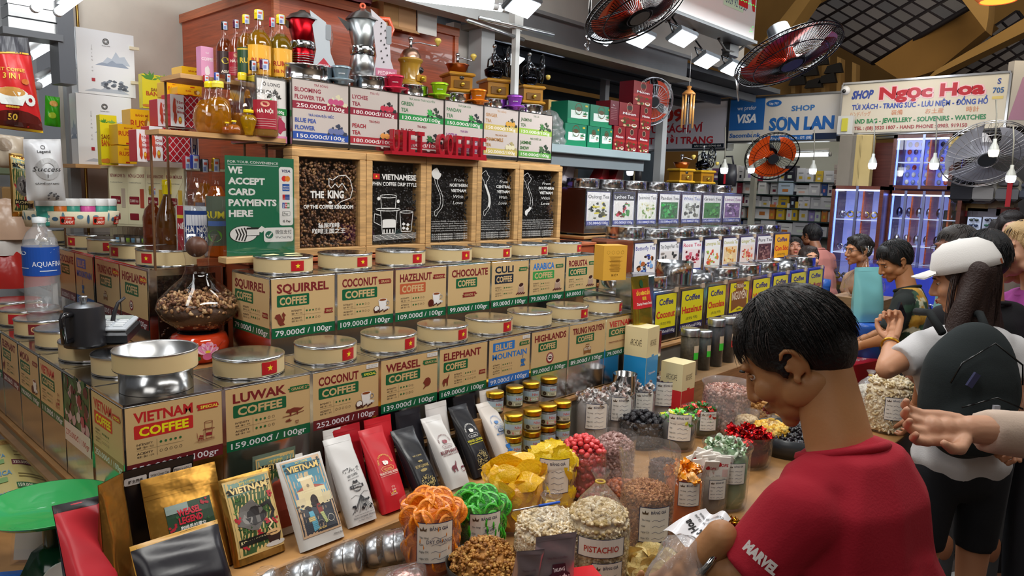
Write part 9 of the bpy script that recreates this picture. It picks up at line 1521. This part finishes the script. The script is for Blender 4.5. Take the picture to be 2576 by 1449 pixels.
sh=base((-.15,0,1.29));sl=sh.lerp(el,.5);ax=(el-sh).normalized();vd_=(inv@EYE-sl).normalized();s1=vd_.cross(-ax).normalized();s1=-s1 if((Matrix.Rotation(-.12,3,'Z')@s1).dot(RC@Vector((1,0,0)))<0)else s1;nn=vd_-ax*vd_.dot(ax);nn.normalize();s=Sheet(.062,.022,'#c8383c');s.L.clear();s.text('MARVEL',.031,.003,.017,'#e6dedc',al='c',w=.06,bold=.06)
s.build('sleeve_print',t,lambda u,v,e:sl+s1*(u-.031)-ax*(v-.011)+nn*(.0755-5*(u-.031)**2+e))
P4=A_(1712,1425,1.4);tb=thing('plastic_bag','thin white plastic bag in the hand of the man in red','bag',P4);MB().grid(lambda u,v:crumple(u,v,.07,.06,.16,3)-Vector((0,0,.1)),36,14,'#e6e4ea',FILMS).build('film',tb)
t,HM,base,arms,inv=person('woman in white T shirt with a white cap, long brown hair and black backpack',(2422,700),3.15,-.8,hyaw=1.0,hpitch=.3,lean=.12,skin='#c08a68',hair='#2c1a16',shirt='#c9c8ca',pants='#14161c',style='long',fem=1,short_pants=True,capped=1,curl=1.1,wid=1.05,sleeve=.6,shirtdisp=1,arms=[[A_(2228,930,2.95),A_(2243,858,3.1),A_(2252,815,3.14)],[A_(2545,1000,3.2),A_(2520,1090,3.1)]])
c=MB();c.lathe([(.0,.142),(.05,.136),(.085,.108),(.1,.06),(.102,.03),(.095,.028)],'#dcdad8',CLOTH,32,(0,-.018,0),sy=1.12);c.grid(lambda u,v:Vector(((u-.5)*.15*(1-.3*v*v),.075+.085*v*(1-(2*u-1)**2*.5),.04-.012*v+.014*(1-(2*u-1)**2))),12,6,'#dcdad8',CLOTH);c.grid(lambda u,v:Vector(((.5-u)*.15*(1-.3*v*v),.075+.085*v*(1-(2*u-1)**2*.5),.036-.012*v+.014*(1-(2*u-1)**2))),12,6,'#dcdad8',CLOTH);c.ball((0,-.018,.136),.008,'#dcdad8',CLOTH,8,5);onhead(c,HM,'cap',t);c=MB();c.b2((-.04,-.128,.03),(.04,-.12,.048),'#8c4a2c',SATIN);c.ball((0,-.1,.065),(.032,.022,.022),'#2c1a16',HAIRM);onhead(c,HM,'cap_strap',t)
W2=lambda p:(Matrix.Translation(t.location)@Matrix.Rotation(-.8,4,'Z')@Matrix.Scale(t.scale[0],4))@base(p)
c0=A_(2436,985,2.93);bp=thing('backpack','dark green black backpack on the back of the woman in white','backpack',c0,-.8);m=MB();m.ball((0,0,0),(.165,.11,.24),'#20282a',CLOTH,24,16);m.ball((0,-.06,-.08),(.13,.07,.13),'#20282a',CLOTH,20,12);melt(m,.011,'#1d2527',CLOTH,4,lambda v:.003*sin(30*v.z+12*v.x)).build('bag_body',bp);z=MB();z.tube([(-.12,-.085,.05),(-.1,-.1,.12),(0,-.1,.19),(.1,-.1,.12),(.12,-.085,.05)],.003,'#0c1012',GLOSS,6).tube([(-.1,-.125,-.02),(0,-.14,.02),(.1,-.125,-.02)],.003,'#0c1012',GLOSS,6).box((-.07,-.118,.07),(.02,.01,.05),'#3a3c5c',PLAST,rot=(0,.5,0)).box((.0,-.142,-.02),(.02,.01,.03),'#b8bac4',PLAST);z.build('zips',bp)
for sx in(-1,1):MB().tube([(sx*.08,.05,.19),(sx*.09,.12,.25),(sx*.09,.2,.24)],.014,'#171c1e',CLOTH,8).build('strap',bp)
el,wr=arms[0][:2];w=MB();w.ring(wr.lerp(el,.15),.03,.005,'#d8a83c',METAL,24,6,rot=(wr-el).normalized().to_track_quat('Z','Y').to_euler());w.build('gold_watch',t);p=A_(2260,808,3.2);ph=thing('phone','dark phone raised in the hand of the woman in white','phone',p,-.3);MB().box((0,0,0),(.075,.01,.15),'#14161c',GLOSS,rot=(-.3,.9,0),bev=.003).build('phone',ph)
FLM=mat('floral_cloth',.8)
t,HM,base,arms,inv=person('man in a black Hawaiian shirt with yellow and white flowers, looking down',(2248,655),4.9,.2,hyaw=.62,hpitch=.5,lean=.22,skin='#b07850',hair='#101012',shirt='#1c2220',wmat=FLM,wid=1.2,sleeve=.75,shirtdisp=1,arms=[[(-.24,.12,1.1),(-.12,.3,1.05)],[(.24,.12,1.1),(.1,.3,1.05)]])
so=[o for o in t.children if o.name.startswith('shirt')][0];me=so.data;r=random.Random(5);cs=[(Vector((r.uniform(-.25,.25),r.uniform(-.13,.05),r.uniform(.75,1.42))),r.choice(('#d8cfae','#c8983c','#3c5a44','#35503c','#e0d8bc','#b88428','#2c4434')),r.uniform(.02,.045),r.uniform(0,3))for i in range(170)]
vc={}
for v in me.vertices:
 for c_,k,rad_,a in cs:
  q=v.co-c_;x,y=q.x*cos(a)+q.z*sin(a),-q.x*sin(a)+q.z*cos(a)
  if abs(q.y)<.09 and(x/(rad_*1.7))**2+(y/(rad_*.75))**2<1+.3*sin(6*atan2(y,x)):vc[v.index]=lin(k)
ca=me.color_attributes['Col'].data
for lp in me.loops:
 if lp.vertex_index in vc:ca[lp.index].color=(*vc[lp.vertex_index],1)
person('man with cropped black hair in a black T shirt behind the white cap',(2474,652),3.75,-.85,hyaw=.0,hpitch=.1,skin='#a87050',hair='#0f0f12',shirt='#131318',pants='#4a4c50',wid=1.1)
t,HM,*_=person('older man with glasses and grey hair in a teal T shirt',(2402,628),4.4,.5,hyaw=.35,skin='#7c4c34',hair='#3c3836',shirt='#6c9c9c',wid=1.15)
gl=lambda HM,t:onhead(MB().ring((-.031,.094,0),.019,.0015,'#333',GLOSS,16,4,rot=(pi/2,0,0)).ring((.031,.094,0),.019,.0015,'#333',GLOSS,16,4,rot=(pi/2,0,0)).tube([(-.05,.092,.003),(-.078,.0,.005)],.0015,'#333').tube([(.05,.092,.003),(.078,.0,.005)],.0015,'#333'),HM,'glasses',t);gl(HM,t)
t,HM,*_=person('woman with glasses and pinned back black hair in a beige lace top',(2158,628),6.1,.85,hyaw=.1,hpitch=.1,skin='#b47c58',hair='#17110f',shirt='#a88870',style='bun',fem=1,wid=.95);gl(HM,t)
person('seller woman with pulled back hair in a pink top looking down, facing the viewer',(2036,652),7.0,2.33,hpitch=-.25,lean=.85,skin='#c08c6c',hair='#2c1f1a',shirt='#d8908c',style='bun',fem=1)
person('man with short black hair in a salmon shirt turned away behind the seller',(2040,592),8.0,-.4,lean=.3,skin='#8c5c40',hair='#0e0d0f',shirt='#b8766c',wid=1.15)
person('dark haired woman peeking out behind the orange Con Sóc tin',(1998,625),7.6,2.1,lean=.6,hpitch=-.4,skin='#a8745c',hair='#1c1614',shirt='#c88078',style='bob',fem=1)
person('blonde woman in a magenta top at the right picture edge',(2575,628),3.9,.6,hyaw=.2,skin='#d8a488',hair='#c8a878',shirt='#b04aa0',style='bob',fem=1)
person('dark haired woman with a pale face far behind the blonde woman',(2543,575),6.4,1.9,skin='#d0a08c',hair='#1c1618',shirt='#8c8078',style='long',fem=1)
person('person in a cream long sleeved top reaching in from the right edge',(2960,700),2.15,.75,skin='#c8977a',hair='#241a18',shirt='#c9b4a4',sleeve=1.01,fem=1,arms=[[(-.2,.03,1.08),(-.17,.2,.95)],[A_(2640,1100,1.95),A_(2440,1080,1.8),A_(2330,1075,1.75)]][::-1])
